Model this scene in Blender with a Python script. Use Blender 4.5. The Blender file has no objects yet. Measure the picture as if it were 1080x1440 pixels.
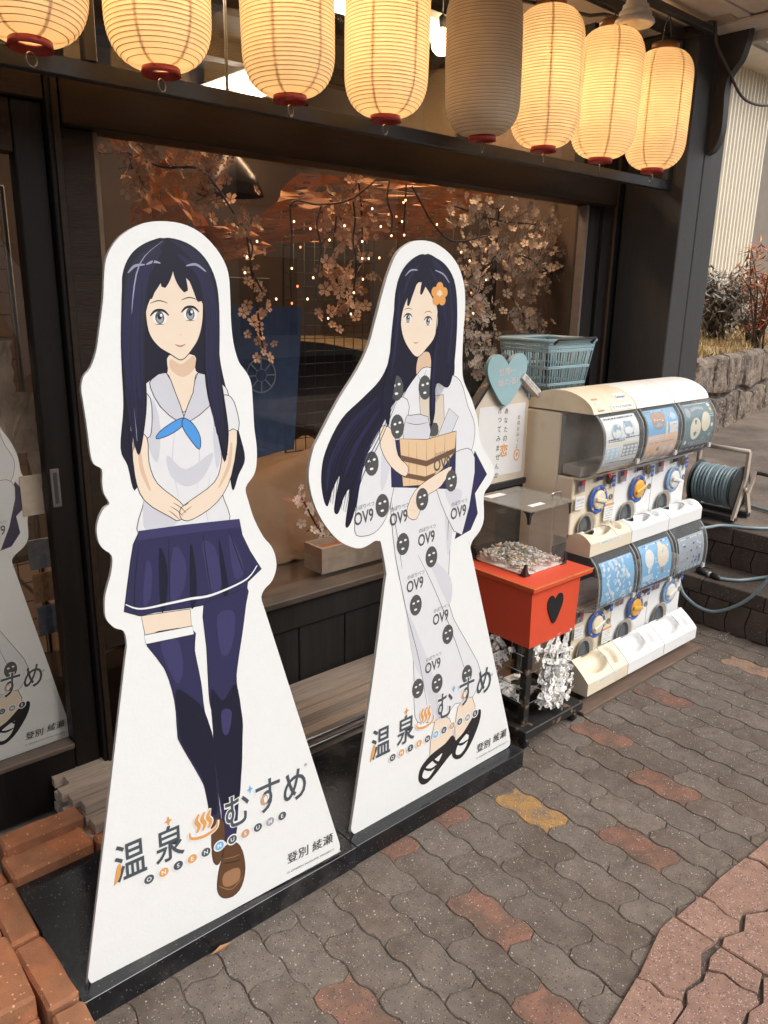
import bpy, bmesh, math, random
from mathutils import Vector, Matrix, noise
from mathutils.geometry import tessellate_polygon
R = math.radians
rnd = random.Random(7)
scene = bpy.context.scene
col = scene.collection

# ------------------------------------------------------------------ camera, sky, sun, exposure
cd = bpy.data.cameras.new('camera'); cam = bpy.data.objects.new('camera', cd); col.objects.link(cam)
cd.sensor_fit = 'VERTICAL'; cd.sensor_height = 36.0; cd.sensor_width = 27.0
cd.lens = 1096.0 / 1440.0 * 36.0
cd.clip_start = 0.02; cd.clip_end = 400
X0 = Vector((0.7490, -0.6620, 0.0186)); Y0 = Vector((0.1670, 0.2160, 0.9620)); Z0 = Vector((-0.6407, -0.7180, 0.2718))
X0.normalize(); Z0 = (Z0 - X0 * Z0.dot(X0)).normalized(); Y0 = Z0.cross(X0)
cam.matrix_world = Matrix(((X0.x, Y0.x, Z0.x, 0), (X0.y, Y0.y, Z0.y, 0), (X0.z, Y0.z, Z0.z, 1.5), (0, 0, 0, 1)))
scene.camera = cam

world = bpy.data.worlds.new('World'); scene.world = world; world.use_nodes = True
wn = world.node_tree; wn.nodes.clear()
sky = wn.nodes.new('ShaderNodeTexSky'); sky.sky_type = 'NISHITA'; sky.sun_disc = False
SUN_EL, SUN_AZ = 44.0, 160.0            # azimuth measured clockwise from +Y
sky.sun_elevation = R(SUN_EL); sky.sun_rotation = R(SUN_AZ)
sky.dust_density = 4.0; sky.air_density = 1.0
hs = wn.nodes.new('ShaderNodeHueSaturation'); hs.inputs['Saturation'].default_value = 0.22   # cloud cover greys the sky
bg = wn.nodes.new('ShaderNodeBackground'); bg.inputs['Strength'].default_value = 0.14
out = wn.nodes.new('ShaderNodeOutputWorld')
wn.links.new(sky.outputs[0], hs.inputs['Color']); wn.links.new(hs.outputs[0], bg.inputs[0]); wn.links.new(bg.outputs[0], out.inputs[0])
sl = bpy.data.lights.new('sun', 'SUN'); so = bpy.data.objects.new('sun', sl); col.objects.link(so)
sl.energy = 1.25; sl.angle = R(45); sl.color = (1.0, 0.975, 0.94)
az, el = R(SUN_AZ), R(SUN_EL)
sdir = Vector((math.sin(az) * math.cos(el), math.cos(az) * math.cos(el), math.sin(el)))
so.rotation_euler = sdir.to_track_quat('Z', 'Y').to_euler()
scene.view_settings.view_transform = 'Standard'; scene.view_settings.look = 'None'
scene.view_settings.gamma = 1.0; scene.view_settings.use_curve_mapping = False
scene.view_settings.exposure = 0.55
try:
    scene.cycles.max_bounces = 10; scene.cycles.transparent_max_bounces = 24
except Exception: pass

LANP = 0.50                              # watts of each lamp inside a paper lantern

# ------------------------------------------------------------------ materials
MATS = {}
def mat(name, c, rough=0.6, var=0.12, scale=40.0, bump=0.0, bscale=None, metal=0.0, spec=0.5, objvar=0.0, specks=None, stretch=None, coat=0.0, second=None, second_scale=6.0, second_lo=0.45, second_hi=0.62):
    if name in MATS: return MATS[name]
    m = bpy.data.materials.new(name); m.use_nodes = True; nt = m.node_tree; N = nt.nodes; L = nt.links
    b = N['Principled BSDF']; b.inputs['Roughness'].default_value = rough; b.inputs['Metallic'].default_value = metal
    b.inputs['Specular IOR Level'].default_value = spec; b.inputs['Coat Weight'].default_value = coat
    tc = N.new('ShaderNodeTexCoord'); co = tc.outputs['Object']
    if stretch:
        mp = N.new('ShaderNodeMapping'); mp.inputs['Scale'].default_value = stretch
        L.new(co, mp.inputs[0]); co = mp.outputs[0]
    if objvar:
        oi = N.new('ShaderNodeObjectInfo'); ad = N.new('ShaderNodeVectorMath'); ad.operation = 'ADD'
        sc = N.new('ShaderNodeMath'); sc.operation = 'MULTIPLY'; sc.inputs[1].default_value = 37.0
        L.new(oi.outputs['Random'], sc.inputs[0]); L.new(co, ad.inputs[0]); L.new(sc.outputs[0], ad.inputs[1]); co = ad.outputs[0]
    nz = N.new('ShaderNodeTexNoise'); nz.inputs['Scale'].default_value = scale; nz.inputs['Detail'].default_value = 6
    L.new(co, nz.inputs['Vector'])
    rgb = N.new('ShaderNodeRGB'); rgb.outputs[0].default_value = (*c, 1); base = rgb.outputs[0]
    if second:
        n2 = N.new('ShaderNodeTexNoise'); n2.inputs['Scale'].default_value = second_scale; n2.inputs['Detail'].default_value = 7
        L.new(co, n2.inputs['Vector'])
        mr2 = N.new('ShaderNodeMapRange'); mr2.inputs[1].default_value = second_lo; mr2.inputs[2].default_value = second_hi
        L.new(n2.outputs[0], mr2.inputs[0])
        mx2 = N.new('ShaderNodeMix'); mx2.data_type = 'RGBA'; mx2.inputs['B'].default_value = (*second, 1)
        L.new(mr2.outputs[0], mx2.inputs[0]); L.new(base, mx2.inputs['A']); base = mx2.outputs['Result']
    mr = N.new('ShaderNodeMapRange'); mr.inputs[1].default_value = 0.25; mr.inputs[2].default_value = 0.75
    mr.inputs[3].default_value = 1 - var; mr.inputs[4].default_value = 1 + var
    L.new(nz.outputs[0], mr.inputs[0]); fac = mr.outputs[0]
    if objvar:
        m2 = N.new('ShaderNodeMapRange'); m2.inputs[3].default_value = 1 - objvar; m2.inputs[4].default_value = 1 + objvar
        L.new(oi.outputs['Random'], m2.inputs[0])
        mu = N.new('ShaderNodeMath'); mu.operation = 'MULTIPLY'; L.new(fac, mu.inputs[0]); L.new(m2.outputs[0], mu.inputs[1]); fac = mu.outputs[0]
    vm = N.new('ShaderNodeVectorMath'); vm.operation = 'SCALE'; L.new(base, vm.inputs[0]); L.new(fac, vm.inputs['Scale'])
    final = vm.outputs[0]
    if specks:
        for (sc_, th, cc) in specks:
            vo = N.new('ShaderNodeTexVoronoi'); vo.inputs['Scale'].default_value = sc_; L.new(co, vo.inputs['Vector'])
            sep = N.new('ShaderNodeSeparateColor'); L.new(vo.outputs['Color'], sep.inputs[0])
            g1 = N.new('ShaderNodeMath'); g1.operation = 'LESS_THAN'; g1.inputs[1].default_value = th; L.new(sep.outputs[0], g1.inputs[0])
            g2 = N.new('ShaderNodeMath'); g2.operation = 'LESS_THAN'; g2.inputs[1].default_value = 0.42; L.new(vo.outputs['Distance'], g2.inputs[0])
            g3 = N.new('ShaderNodeMath'); g3.operation = 'MULTIPLY'; L.new(g1.outputs[0], g3.inputs[0]); L.new(g2.outputs[0], g3.inputs[1])
            mx = N.new('ShaderNodeMix'); mx.data_type = 'RGBA'; mx.inputs['B'].default_value = (*cc, 1)
            L.new(g3.outputs[0], mx.inputs[0]); L.new(final, mx.inputs['A']); final = mx.outputs['Result']
    L.new(final, b.inputs['Base Color'])
    if bump:
        nb = N.new('ShaderNodeTexNoise'); nb.inputs['Scale'].default_value = bscale or scale * 3; nb.inputs['Detail'].default_value = 5
        L.new(co, nb.inputs['Vector'])
        bp = N.new('ShaderNodeBump'); bp.inputs['Strength'].default_value = bump; bp.inputs['Distance'].default_value = 0.004
        L.new(nb.outputs[0], bp.inputs['Height']); L.new(bp.outputs[0], b.inputs['Normal'])
    MATS[name] = m; return m
def emit(name, c, s):
    if name in MATS: return MATS[name]
    m = bpy.data.materials.new(name); m.use_nodes = True; b = m.node_tree.nodes['Principled BSDF']
    b.inputs['Base Color'].default_value = (*c, 1); b.inputs['Emission Color'].default_value = (*c, 1); b.inputs['Emission Strength'].default_value = s
    MATS[name] = m; return m
def glass(name, tint=(1, 1, 1), ior=1.45, rough=0.0, haze=0.0, hazec=(0.8, 0.8, 0.8)):
    if name in MATS: return MATS[name]
    m = bpy.data.materials.new(name); m.use_nodes = True; nt = m.node_tree; N = nt.nodes; L = nt.links
    N.remove(N['Principled BSDF']); o = N['Material Output']
    t = N.new('ShaderNodeBsdfTransparent'); t.inputs[0].default_value = (*tint, 1)
    g = N.new('ShaderNodeBsdfGlossy'); g.inputs['Roughness'].default_value = rough
    f = N.new('ShaderNodeFresnel'); ge = N.new('ShaderNodeNewGeometry'); ma = N.new('ShaderNodeMath'); ma.operation = 'MULTIPLY_ADD'
    ma.inputs[1].default_value = 1 / ior - ior; ma.inputs[2].default_value = ior; L.new(ge.outputs['Backfacing'], ma.inputs[0]); L.new(ma.outputs[0], f.inputs[0])   # same reflectance on both faces of a thin sheet
    a = N.new('ShaderNodeMixShader'); L.new(f.outputs[0], a.inputs[0]); L.new(t.outputs[0], a.inputs[1]); L.new(g.outputs[0], a.inputs[2])
    res = a.outputs[0]
    if haze:
        d = N.new('ShaderNodeBsdfDiffuse'); d.inputs[0].default_value = (*hazec, 1)
        h = N.new('ShaderNodeMixShader'); h.inputs[0].default_value = haze; L.new(res, h.inputs[1]); L.new(d.outputs[0], h.inputs[2]); res = h.outputs[0]
    L.new(res, o.inputs[0]); MATS[name] = m; return m

BLACKW = mat('dark_stained_timber', (0.020, 0.0185, 0.018), 0.55, 0.3, 8, 0.25, 60, spec=0.22, second=(0.028, 0.022, 0.018), second_scale=5, second_lo=.60, second_hi=.9, stretch=(6, 6, 0.5))
BROWNW = mat('brown_black_timber', (0.022, 0.0125, 0.0075), 0.5, 0.3, 8, 0.25, 60, spec=0.22, second=(0.028, 0.022, 0.018), second_scale=5, second_lo=.60, second_hi=.9, stretch=(0.6, 6, 6))
DOORW = mat('black_door_frame', (0.0085, 0.0065, 0.006), 0.45, 0.3, 8, 0.2, 60, spec=0.22, second=(0.028, 0.022, 0.018), second_scale=5, second_lo=.60, second_hi=.9, stretch=(6, 6, 0.5))
PILLARW = mat('charcoal_painted_post', (0.044, 0.042, 0.042), 0.5, 0.18, 10, 0.3, 80, stretch=(8, 8, 0.5))
TRIM = mat('brass_coloured_trim', (0.16, 0.11, 0.07), 0.4, 0.2, 20)
STEEL = mat('black_painted_steel', (0.030, 0.032, 0.038), 0.4, 0.2, 30)
SOFFIT = mat('offwhite_soffit_board', (0.62, 0.56, 0.50), 0.7, 0.10, 5, 0.1, 60)
PLINTH = mat('glossy_black_plinth', (0.010, 0.011, 0.013), 0.16, 0.4, 14, 0.12, 90, second=(0.045, 0.043, 0.042), second_scale=7, second_lo=.52, second_hi=.8, specks=[(260, 0.04, (0.09, 0.09, 0.09))])
WHITEB = mat('white_panel_face', (0.80, 0.80, 0.785), 0.42, 0.015, 30, 0.10, 130)
EDGEB = mat('panel_foam_edge', (0.55, 0.53, 0.50), 0.7)
def flat(name, c, rough=0.42): return mat(name, c, rough, 0.02, 30, 0.06, 130)
PAVER = mat('grey_brown_paver', (0.172, 0.138, 0.113), 0.8, 0.24, 28, 1.0, 330, objvar=0.09, specks=[(280, 0.07, (0.34, 0.29, 0.25)), (170, 0.018, (0.44, 0.40, 0.36)), (210, 0.12, (0.075, 0.06, 0.05))], second=(0.130, 0.097, 0.074), second_scale=3.2)
REDPAV = mat('worn_red_paver', (0.235, 0.118, 0.080), 0.82, 0.18, 28, 0.9, 330, objvar=0.1, specks=[(260, 0.08, (0.40, 0.30, 0.25)), (210, 0.14, (0.10, 0.06, 0.045))], second=(0.15, 0.095, 0.07), second_scale=12)
OCHPAV = mat('worn_ochre_paver', (0.40, 0.22, 0.07), 0.82, 0.2, 40, 0.9, 330, specks=[(190, 0.30, (0.18, 0.12, 0.10)), (240, 0.12, (0.55, 0.35, 0.10))], second=(0.22, 0.15, 0.11), second_scale=16)
TANPAV = mat('worn_tan_paver', (0.32, 0.20, 0.13), 0.82, 0.2, 40, 0.9, 330, specks=[(200, 0.2, (0.42, 0.30, 0.2))], second=(0.2, 0.13, 0.1), second_scale=16)
PINKPAV = mat('pinkish_paver', (0.33, 0.195, 0.145), 0.85, 0.2, 30, 1.0, 300, objvar=0.08, specks=[(230, 0.15, (0.52, 0.40, 0.34)), (210, 0.16, (0.13, 0.085, 0.07))])
JOINT = mat('dirt_in_joints', (0.105, 0.082, 0.066), 0.95, 0.4, 60, 1.0, 300, specks=[(300, 0.12, (0.34, 0.29, 0.25))])
ASPH = mat('weathered_asphalt', (0.215, 0.160, 0.122), 0.9, 0.25, 6, 1.0, 200, specks=[(180, 0.08, (0.36, 0.31, 0.26))], second=(0.13, 0.10, 0.08), second_scale=1.4)
CONC = mat('grey_concrete', (0.22, 0.19, 0.165), 0.9, 0.2, 9, 0.6, 150, second=(0.15, 0.125, 0.105))
STEPM = mat('dark_brown_step_paver', (0.085, 0.060, 0.046), 0.85, 0.25, 20, 0.8, 250, objvar=0.2, specks=[(250, 0.06, (0.28, 0.24, 0.2))])
BRICK = mat('orange_brick', (0.36, 0.135, 0.060), 0.85, 0.22, 22, 0.6, 240, objvar=0.13, specks=[(160, 0.05, (0.55, 0.30, 0.14))], second=(0.27, 0.12, 0.06), second_scale=7)
OLDWOOD = mat('weathered_grey_wood', (0.42, 0.335, 0.265), 0.85, 0.32, 9, 0.6, 60, objvar=0.14, stretch=(0.7, 14, 14), second=(0.27, 0.21, 0.165), second_scale=9)
PLANKW = mat('brown_base_board', (0.16, 0.105, 0.075), 0.7, 0.25, 9, 0.4, 60, stretch=(1, 10, 10))
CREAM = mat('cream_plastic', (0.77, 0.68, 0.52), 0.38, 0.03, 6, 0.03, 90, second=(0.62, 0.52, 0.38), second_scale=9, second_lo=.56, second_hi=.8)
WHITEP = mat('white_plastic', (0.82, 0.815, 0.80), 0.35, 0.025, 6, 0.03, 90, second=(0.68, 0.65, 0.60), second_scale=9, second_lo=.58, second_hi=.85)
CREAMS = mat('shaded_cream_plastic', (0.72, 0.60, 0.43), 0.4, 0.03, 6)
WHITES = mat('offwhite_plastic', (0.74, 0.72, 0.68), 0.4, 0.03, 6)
DARKPL = mat('dark_plastic', (0.03, 0.03, 0.032), 0.35)
GREYPL = mat('grey_plastic', (0.22, 0.20, 0.18), 0.4)
BLUEP = flat('blue_print', (0.035, 0.11, 0.42))
YELLOWP = mat('amber_plastic', (0.78, 0.42, 0.07), 0.3, 0.03)
ORANGEP = flat('orange_print', (0.72, 0.30, 0.06))
REDP = flat('red_print', (0.62, 0.06, 0.04))
NAVYP = flat('navy_print', (0.035, 0.035, 0.12))
BLACKP = flat('black_print', (0.015, 0.015, 0.018))
GREYP = flat('grey_print', (0.33, 0.34, 0.36))
WHITEPR = flat('white_print', (0.80, 0.80, 0.79))
REDBOX = mat('red_painted_wood', (0.66, 0.075, 0.030), 0.5, 0.06, 8, 0.15, 90)
ORANGEE = mat('worn_orange_edge', (0.62, 0.22, 0.06), 0.6, 0.25, 30)
BLKWORN = mat('worn_black_paint', (0.018, 0.017, 0.016), 0.5, 0.3, 30, 0.3, 120, second=(0.20, 0.13, 0.085), second_scale=26, second_lo=0.60, second_hi=0.66)
PAPER = mat('white_slip_paper', (0.84, 0.82, 0.78), 0.8, 0.06, 30, objvar=0.1)
ACRYL = glass('clear_acrylic', (0.95, 0.95, 0.94), 1.45, 0.02, 0.03, (0.7, 0.68, 0.64))
ACRYLF = glass('clear_acrylic_lid', (0.9, 0.9, 0.88), 1.5, 0.05, 0.16, (0.62, 0.60, 0.56))
WINCLR = glass('clear_machine_window', (0.94, 0.945, 0.945), 1.4, 0.06, 0.07, (0.72, 0.73, 0.73))
PANE = glass('shop_window_glass', (0.92, 0.92, 0.91), 1.62)
TEAL = mat('teal_painted_board', (0.30, 0.46, 0.49), 0.5, 0.05, 10)
BASKETM = mat('teal_basket_plastic', (0.27, 0.40, 0.45), 0.4, 0.05, 10)
SIGNW = mat('cream_sign_frame', (0.62, 0.53, 0.42), 0.55, 0.05, 10)
SIGNP = flat('offwhite_sign_sheet', (0.74, 0.73, 0.71))
HOSEM = mat('blue_grey_hose', (0.23, 0.305, 0.33), 0.35, 0.1, 30)
REELM = mat('beige_reel_frame', (0.48, 0.40, 0.32), 0.5, 0.06, 20)
STONE = mat('rough_brown_stone', (0.20, 0.155, 0.12), 0.95, 0.35, 9, 1.0, 45, objvar=0.12, second=(0.11, 0.085, 0.068), second_scale=5, specks=[(60, 0.08, (0.36, 0.30, 0.24))])
DRYGR = mat('dry_grass_ground', (0.30, 0.20, 0.09), 0.95, 0.35, 12, 1.0, 60)
GLOWPAPER = None

# ------------------------------------------------------------------ mesh helpers
class MB:
    def __init__(s): s.v = []; s.f = []; s.m = []; s.mats = []; s.sm = []
    def mi(s, m):
        if m not in s.mats: s.mats.append(m)
        return s.mats.index(m)
    def add(s, verts, faces, m, smooth=False):
        o = len(s.v); s.v += [tuple(v) for v in verts]; k = s.mi(m)
        for f in faces: s.f.append(tuple(i + o for i in f)); s.m.append(k); s.sm.append(smooth)
    def box(s, a, b, m, bev=0.0, M=None):
        (x0, y0, z0), (x1, y1, z1) = a, b
        if x0 > x1: x0, x1 = x1, x0
        if y0 > y1: y0, y1 = y1, y0
        if z0 > z1: z0, z1 = z1, z0
        if bev <= 0:
            vs = [(x, y, z) for z in (z0, z1) for y in (y0, y1) for x in (x0, x1)]
            fs = [(0, 2, 3, 1), (4, 5, 7, 6), (0, 1, 5, 4), (2, 6, 7, 3), (0, 4, 6, 2), (1, 3, 7, 5)]
        else:
            c = bev; vs = []; idx = {}
            for i, x in enumerate((x0, x1)):
                for j, y in enumerate((y0, y1)):
                    for k, z in enumerate((z0, z1)):
                        sx, sy, sz = (c if i == 0 else -c), (c if j == 0 else -c), (c if k == 0 else -c)
                        idx[i, j, k, 0] = len(vs); vs.append((x, y + sy, z + sz))
                        idx[i, j, k, 1] = len(vs); vs.append((x + sx, y, z + sz))
                        idx[i, j, k, 2] = len(vs); vs.append((x + sx, y + sy, z))
            fs = []
            q = [(0, 0), (1, 0), (1, 1), (0, 1)]
            for i in (0, 1): fs.append([idx[i, a_, b_, 0] for a_, b_ in q][::(1 if i else -1)])
            for j in (0, 1): fs.append([idx[a_, j, b_, 1] for a_, b_ in q][::(-1 if j else 1)])
            for k in (0, 1): fs.append([idx[a_, b_, k, 2] for a_, b_ in q][::(1 if k else -1)])
            for i in (0, 1):
                for j in (0, 1): fs.append([idx[i, j, 0, 0], idx[i, j, 0, 1], idx[i, j, 1, 1], idx[i, j, 1, 0]][::(1 if i == j else -1)])
            for i in (0, 1):
                for k in (0, 1): fs.append([idx[i, 0, k, 0], idx[i, 0, k, 2], idx[i, 1, k, 2], idx[i, 1, k, 0]][::(-1 if i == k else 1)])
            for j in (0, 1):
                for k in (0, 1): fs.append([idx[0, j, k, 1], idx[0, j, k, 2], idx[1, j, k, 2], idx[1, j, k, 1]][::(1 if j == k else -1)])
            for i in (0, 1):
                for j in (0, 1):
                    for k in (0, 1): fs.append([idx[i, j, k, 0], idx[i, j, k, 1], idx[i, j, k, 2]][::(1 if (i + j + k) % 2 else -1)])
        if M is not None: vs = [tuple(M @ Vector(v)) for v in vs]
        s.add(vs, fs, m)
    def tube(s, pts, r, m, n=8, caps=True, closed=False):
        pts = [Vector(p) for p in pts]; N = len(pts); vs = []; fs = []
        rs = r if isinstance(r, (list, tuple)) else [r] * N
        up = None
        for i, p in enumerate(pts):
            if closed: t = pts[(i + 1) % N] - pts[i - 1]
            else: t = pts[min(i + 1, N - 1)] - pts[max(i - 1, 0)]
            if t.length < 1e-9: t = Vector((0, 0, 1))
            t.normalize()
            if up is None: up = t.orthogonal().normalized()
            up = up - t * up.dot(t)
            if up.length < 1e-6: up = t.orthogonal()
            up.normalize(); w = t.cross(up)
            for k in range(n):
                a = 2 * math.pi * k / n; vs.append(p + (up * math.cos(a) + w * math.sin(a)) * rs[i])
        for i in range(N if closed else N - 1):
            j = (i + 1) % N
            for k in range(n): fs.append((i * n + k, i * n + (k + 1) % n, j * n + (k + 1) % n, j * n + k))
        if caps and not closed: fs.append(tuple(range(n))[::-1]); fs.append(tuple((N - 1) * n + k for k in range(n)))
        s.add(vs, fs, m, True)
    def lathe(s, prof, m, n=32, c=(0, 0, 0), M=None, smooth=True):
        vs = []; fs = []; P = len(prof)
        for k in range(n):
            a = 2 * math.pi * k / n
            for (r, z) in prof: vs.append(Vector((c[0] + r * math.cos(a), c[1] + r * math.sin(a), c[2] + z)))
        for k in range(n):
            j = (k + 1) % n
            for i in range(P - 1): fs.append((k * P + i, j * P + i, j * P + i + 1, k * P + i + 1))
        if M is not None: vs = [M @ v for v in vs]
        s.add(vs, fs, m, smooth)
    def poly(s, pts2, z, m, fn=None):
        """flat filled polygon; pts2 2-D; fn maps (a,b,z) to 3-D"""
        tris = tessellate_polygon([[Vector((p[0], p[1], 0)) for p in pts2]])
        vs = [fn(p[0], p[1], z) for p in pts2]
        s.add(vs, [tuple(t) for t in tris], m)
    def prism(s, pts2, d0, d1, m, fn, side=None, smooth=False):
        """extrude polygon from depth d0 to d1"""
        n = len(pts2); tris = [tuple(t) for t in tessellate_polygon([[Vector((p[0], p[1], 0)) for p in pts2]])]
        vs = [fn(p[0], p[1], d0) for p in pts2] + [fn(p[0], p[1], d1) for p in pts2]
        s.add(vs, tris + [tuple(i + n for i in t[::-1]) for t in tris], m)
        s.add(vs, [(i, (i + 1) % n, (i + 1) % n + n, i + n) for i in range(n)], side or m, smooth)
    def build(s, name, parent=None, loc=None, label=None, kind=None):
        me = bpy.data.meshes.new(name); me.from_pydata(s.v, [], s.f)
        for m in s.mats: me.materials.append(m)
        me.polygons.foreach_set('material_index', s.m); me.polygons.foreach_set('use_smooth', s.sm)
        bm = bmesh.new(); bm.from_mesh(me); bmesh.ops.recalc_face_normals(bm, faces=bm.faces[:]); bm.to_mesh(me); bm.free()
        me.update(); o = bpy.data.objects.new(name, me); col.objects.link(o)
        if parent is not None: o.parent = parent
        if loc is not None: o.location = loc
        if label: o['label'] = label
        if kind: o['kind'] = kind
        return o
def tag(o, label, cat, group=None):
    o['label'] = label; o['category'] = cat
    if group: o['group'] = group
    return o
def thing(name, label, cat, loc=(0, 0, 0), rz=0.0, group=None):
    o = bpy.data.objects.new(name, None); col.objects.link(o); o.location = loc; o.rotation_euler = (0, 0, rz)
    o.empty_display_size = 0.1
    return tag(o, label, cat, group)
def share(src, parent=None, loc=(0, 0, 0), rot=None, scale=None):
    o = src.copy(); col.objects.link(o); o.parent = parent; o.location = loc
    if rot is not None: o.rotation_euler = rot
    if scale is not None: o.scale = (scale,) * 3 if isinstance(scale, (int, float)) else scale
    return o
def box1(name, a, b, m, parent=None, bev=0.002, label=None, kind=None):
    s = MB(); s.box(a, b, m, bev); return s.build(name, parent, label=label, kind=kind)
def smooth(pts, n=5, closed=True):
    P = len(pts); outp = []
    for i in range(P if closed else P - 1):
        p0, p1, p2, p3 = [Vector(pts[(i + k) % P] if closed else pts[max(0, min(P - 1, i + k))]) for k in (-1, 0, 1, 2)]
        for k in range(n):
            t = k / n
            outp.append(tuple(0.5 * ((2 * p1) + (p2 - p0) * t + (2 * p0 - 5 * p1 + 4 * p2 - p3) * t * t + (3 * p1 - p0 - 3 * p2 + p3) * t ** 3)))
    if not closed: outp.append(tuple(pts[-1]))
    return outp
def ell(cx, cy, rx, ry, n=18, rot=0.0):
    c, s_ = math.cos(rot), math.sin(rot)
    return [(cx + rx * math.cos(a) * c - ry * math.sin(a) * s_, cy + rx * math.cos(a) * s_ + ry * math.sin(a) * c) for a in [2 * math.pi * k / n for k in range(n)]]
def strip(pts, w):
    """2-D ribbon along a polyline, tapering to its ends"""
    L = []; Rr = []; N = len(pts)
    for i, p in enumerate(pts):
        a = Vector(pts[max(i - 1, 0)]); b = Vector(pts[min(i + 1, N - 1)]); t = (b - a).normalized(); n_ = Vector((-t.y, t.x))
        ww = w * (0.35 + 0.65 * math.sin(math.pi * i / max(N - 1, 1)))
        L.append(tuple(Vector(p) + n_ * ww / 2)); Rr.append(tuple(Vector(p) - n_ * ww / 2))
    return L + Rr[::-1]
TXT = {}
def text_verts(body, bold=0.0):
    key = (body, bold)
    if key in TXT: return TXT[key]
    c = bpy.data.curves.new('t', 'FONT'); c.body = body; c.fill_mode = 'FRONT'; c.size = 1.0; c.offset = bold; c.resolution_u = 3
    o = bpy.data.objects.new('t', c); col.objects.link(o)
    dg = bpy.context.evaluated_depsgraph_get(); ev = o.evaluated_get(dg); me = ev.to_mesh()
    vs = [(v.co.x, v.co.y) for v in me.vertices]; fs = [tuple(p.vertices) for p in me.polygons]
    ev.to_mesh_clear(); bpy.data.objects.remove(o); bpy.data.curves.remove(c)
    x0 = min(v[0] for v in vs); x1 = max(v[0] for v in vs); y0 = min(v[1] for v in vs); y1 = max(v[1] for v in vs)
    vs = [((v[0] - x0) / (x1 - x0), (v[1] - y0) / (y1 - y0)) for v in vs]
    TXT[key] = (vs, fs, (x1 - x0) / (y1 - y0)); return TXT[key]
def put_text(mb, body, m, fn, z, cx, cy, h, w=None, rot=0.0, bold=0.0, shear=0.0):
    """lettering centred on (cx,cy) in the (a,b) plane mapped by fn"""
    vs, fs, asp = text_verts(body, bold); w = w or h * asp
    c, s_ = math.cos(rot), math.sin(rot); res = []
    for (a, b) in vs:
        u = (a - 0.5) * w + (b - 0.5) * h * shear; v = (b - 0.5) * h
        res.append(fn(cx + u * c - v * s_, cy + u * s_ + v * c, z))
    mb.add(res, fs, m)

# ------------------------------------------------------------------ ground, pavement
g = MB(); g.box((-60, -60, -0.4), (60, 60, -0.030), ASPH); g.build('ground', kind='structure')
pav = MB(); pav.box((-3.0, 0.0, -0.028), (3.43, 2.2, -0.0036), JOINT); pavement = pav.build('pavement', kind='structure')
PX_, PL_ = 0.105, 0.200
def wave(y):                                # wavy long joint, period = half a paver
    t = (y / (PL_ / 2)) % 1.0
    return 0.0050 * max(-1, min(1, 1.9 * math.sin(2 * math.pi * t)))
def paver_mesh(name, m, seed):
    s = MB(); gp = 0.0010; r = random.Random(seed); K = 10
    ends = [(-0.5, 0.0), (-0.25, 0.010), (0.0, 0.0), (0.25, -0.010), (0.5, 0.0)]
    outl = []
    for k in range(K + 1): y = -PL_ / 2 + PL_ * k / K; outl.append((PX_ / 2 - gp + wave(y), y))
    for (t, dy) in ends[::-1][1:-1]: outl.append((t * PX_ , PL_ / 2 + dy))
    for k in range(K + 1): y = PL_ / 2 - PL_ * k / K; outl.append((-PX_ / 2 + gp + wave(y), y))
    for (t, dy) in ends[1:-1]: outl.append((t * PX_, -PL_ / 2 + dy))
    outl = [(x, y * (1 - gp / (PL_ / 2))) for x, y in outl]
    outl = [(x + r.uniform(-.0008, .0008), y + r.uniform(-.0008, .0008)) for x, y in outl]
    n = len(outl); ins = []
    cx = sum(p[0] for p in outl) / n
    for (x, y) in outl: ins.append((x - 0.0022 * (1 if x > 0 else -1) * min(1, abs(x) / 0.03), y - 0.0022 * (1 if y > 0 else -1) * min(1, abs(y) / 0.06)))
    vs = [(x, y, -0.011) for x, y in outl] + [(x, y, -0.0020) for x, y in outl] + [(x, y, 0.0) for x, y in ins]
    fs = [(i, (i + 1) % n, n + (i + 1) % n, n + i) for i in range(n)] + [(n + i, n + (i + 1) % n, 2 * n + (i + 1) % n, 2 * n + i) for i in range(n)]
    s.add(vs, fs, m, True)
    s.add([(x, y, 0.0) for x, y in ins], [tuple(t) for t in tessellate_polygon([[Vector((p[0], p[1], 0)) for p in ins]])], m)
    o = s.build(name); return o
protos = [paver_mesh('paver', PAVER, k) for k in range(5)]
pr_red = [paver_mesh('paver', REDPAV, 11), paver_mesh('paver', REDPAV, 12)]; pr_och = [paver_mesh('paver', OCHPAV, 13)]; pr_tan = [paver_mesh('paver', TANPAV, 14)]
special = {}
AX, AY = 1.803, 0.907                       # centre of one of the red pavers fixes the grid
def cell(x, y):
    i = round((x - AX) / PX_); off = (PL_ / 2) * (i % 2); j = round((y - AY - off) / PL_); return i, j
for (x, y, k) in [(1.80, .907, 'r'), (1.69, 1.21, 'o'), (2.113, 1.0, 'r'), (2.20, 1.29, 'r'), (2.625, 1.29, 'r'), (1.275, 1.014, 'r'), (1.27, 1.32, 'r'), (3.15, 1.30, 't'), (1.53, 1.37, 'r'), (1.17, 0.72, 'r'), (2.75, 0.90, 'r'), (0.85, 1.02, 'r'), (3.0, 0.86, 'r'), (0.75, 0.72, 'r')]:
    special[cell(x, y)] = k
def in_view(x, y):
    return (0.62 < y < 1.52 and 0.36 < x < 3.42)
cells = []; far_mb = MB()
for i in range(-34, 17):
    off = (PL_ / 2) * (i % 2)
    for j in range(-6, 9):
        x = AX + i * PX_; y = AY + off + j * PL_
        if y < 0.1 or y > 2.1 or x < -2.9 or x > 3.40: continue
        cells.append((x, y, i, j))
inn = [c for c in cells if in_view(c[0], c[1])]
inn.sort(key=lambda c: (c[0] - 1.5) ** 2 * 0.3 + (c[1] - 1.0) ** 2)
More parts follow.
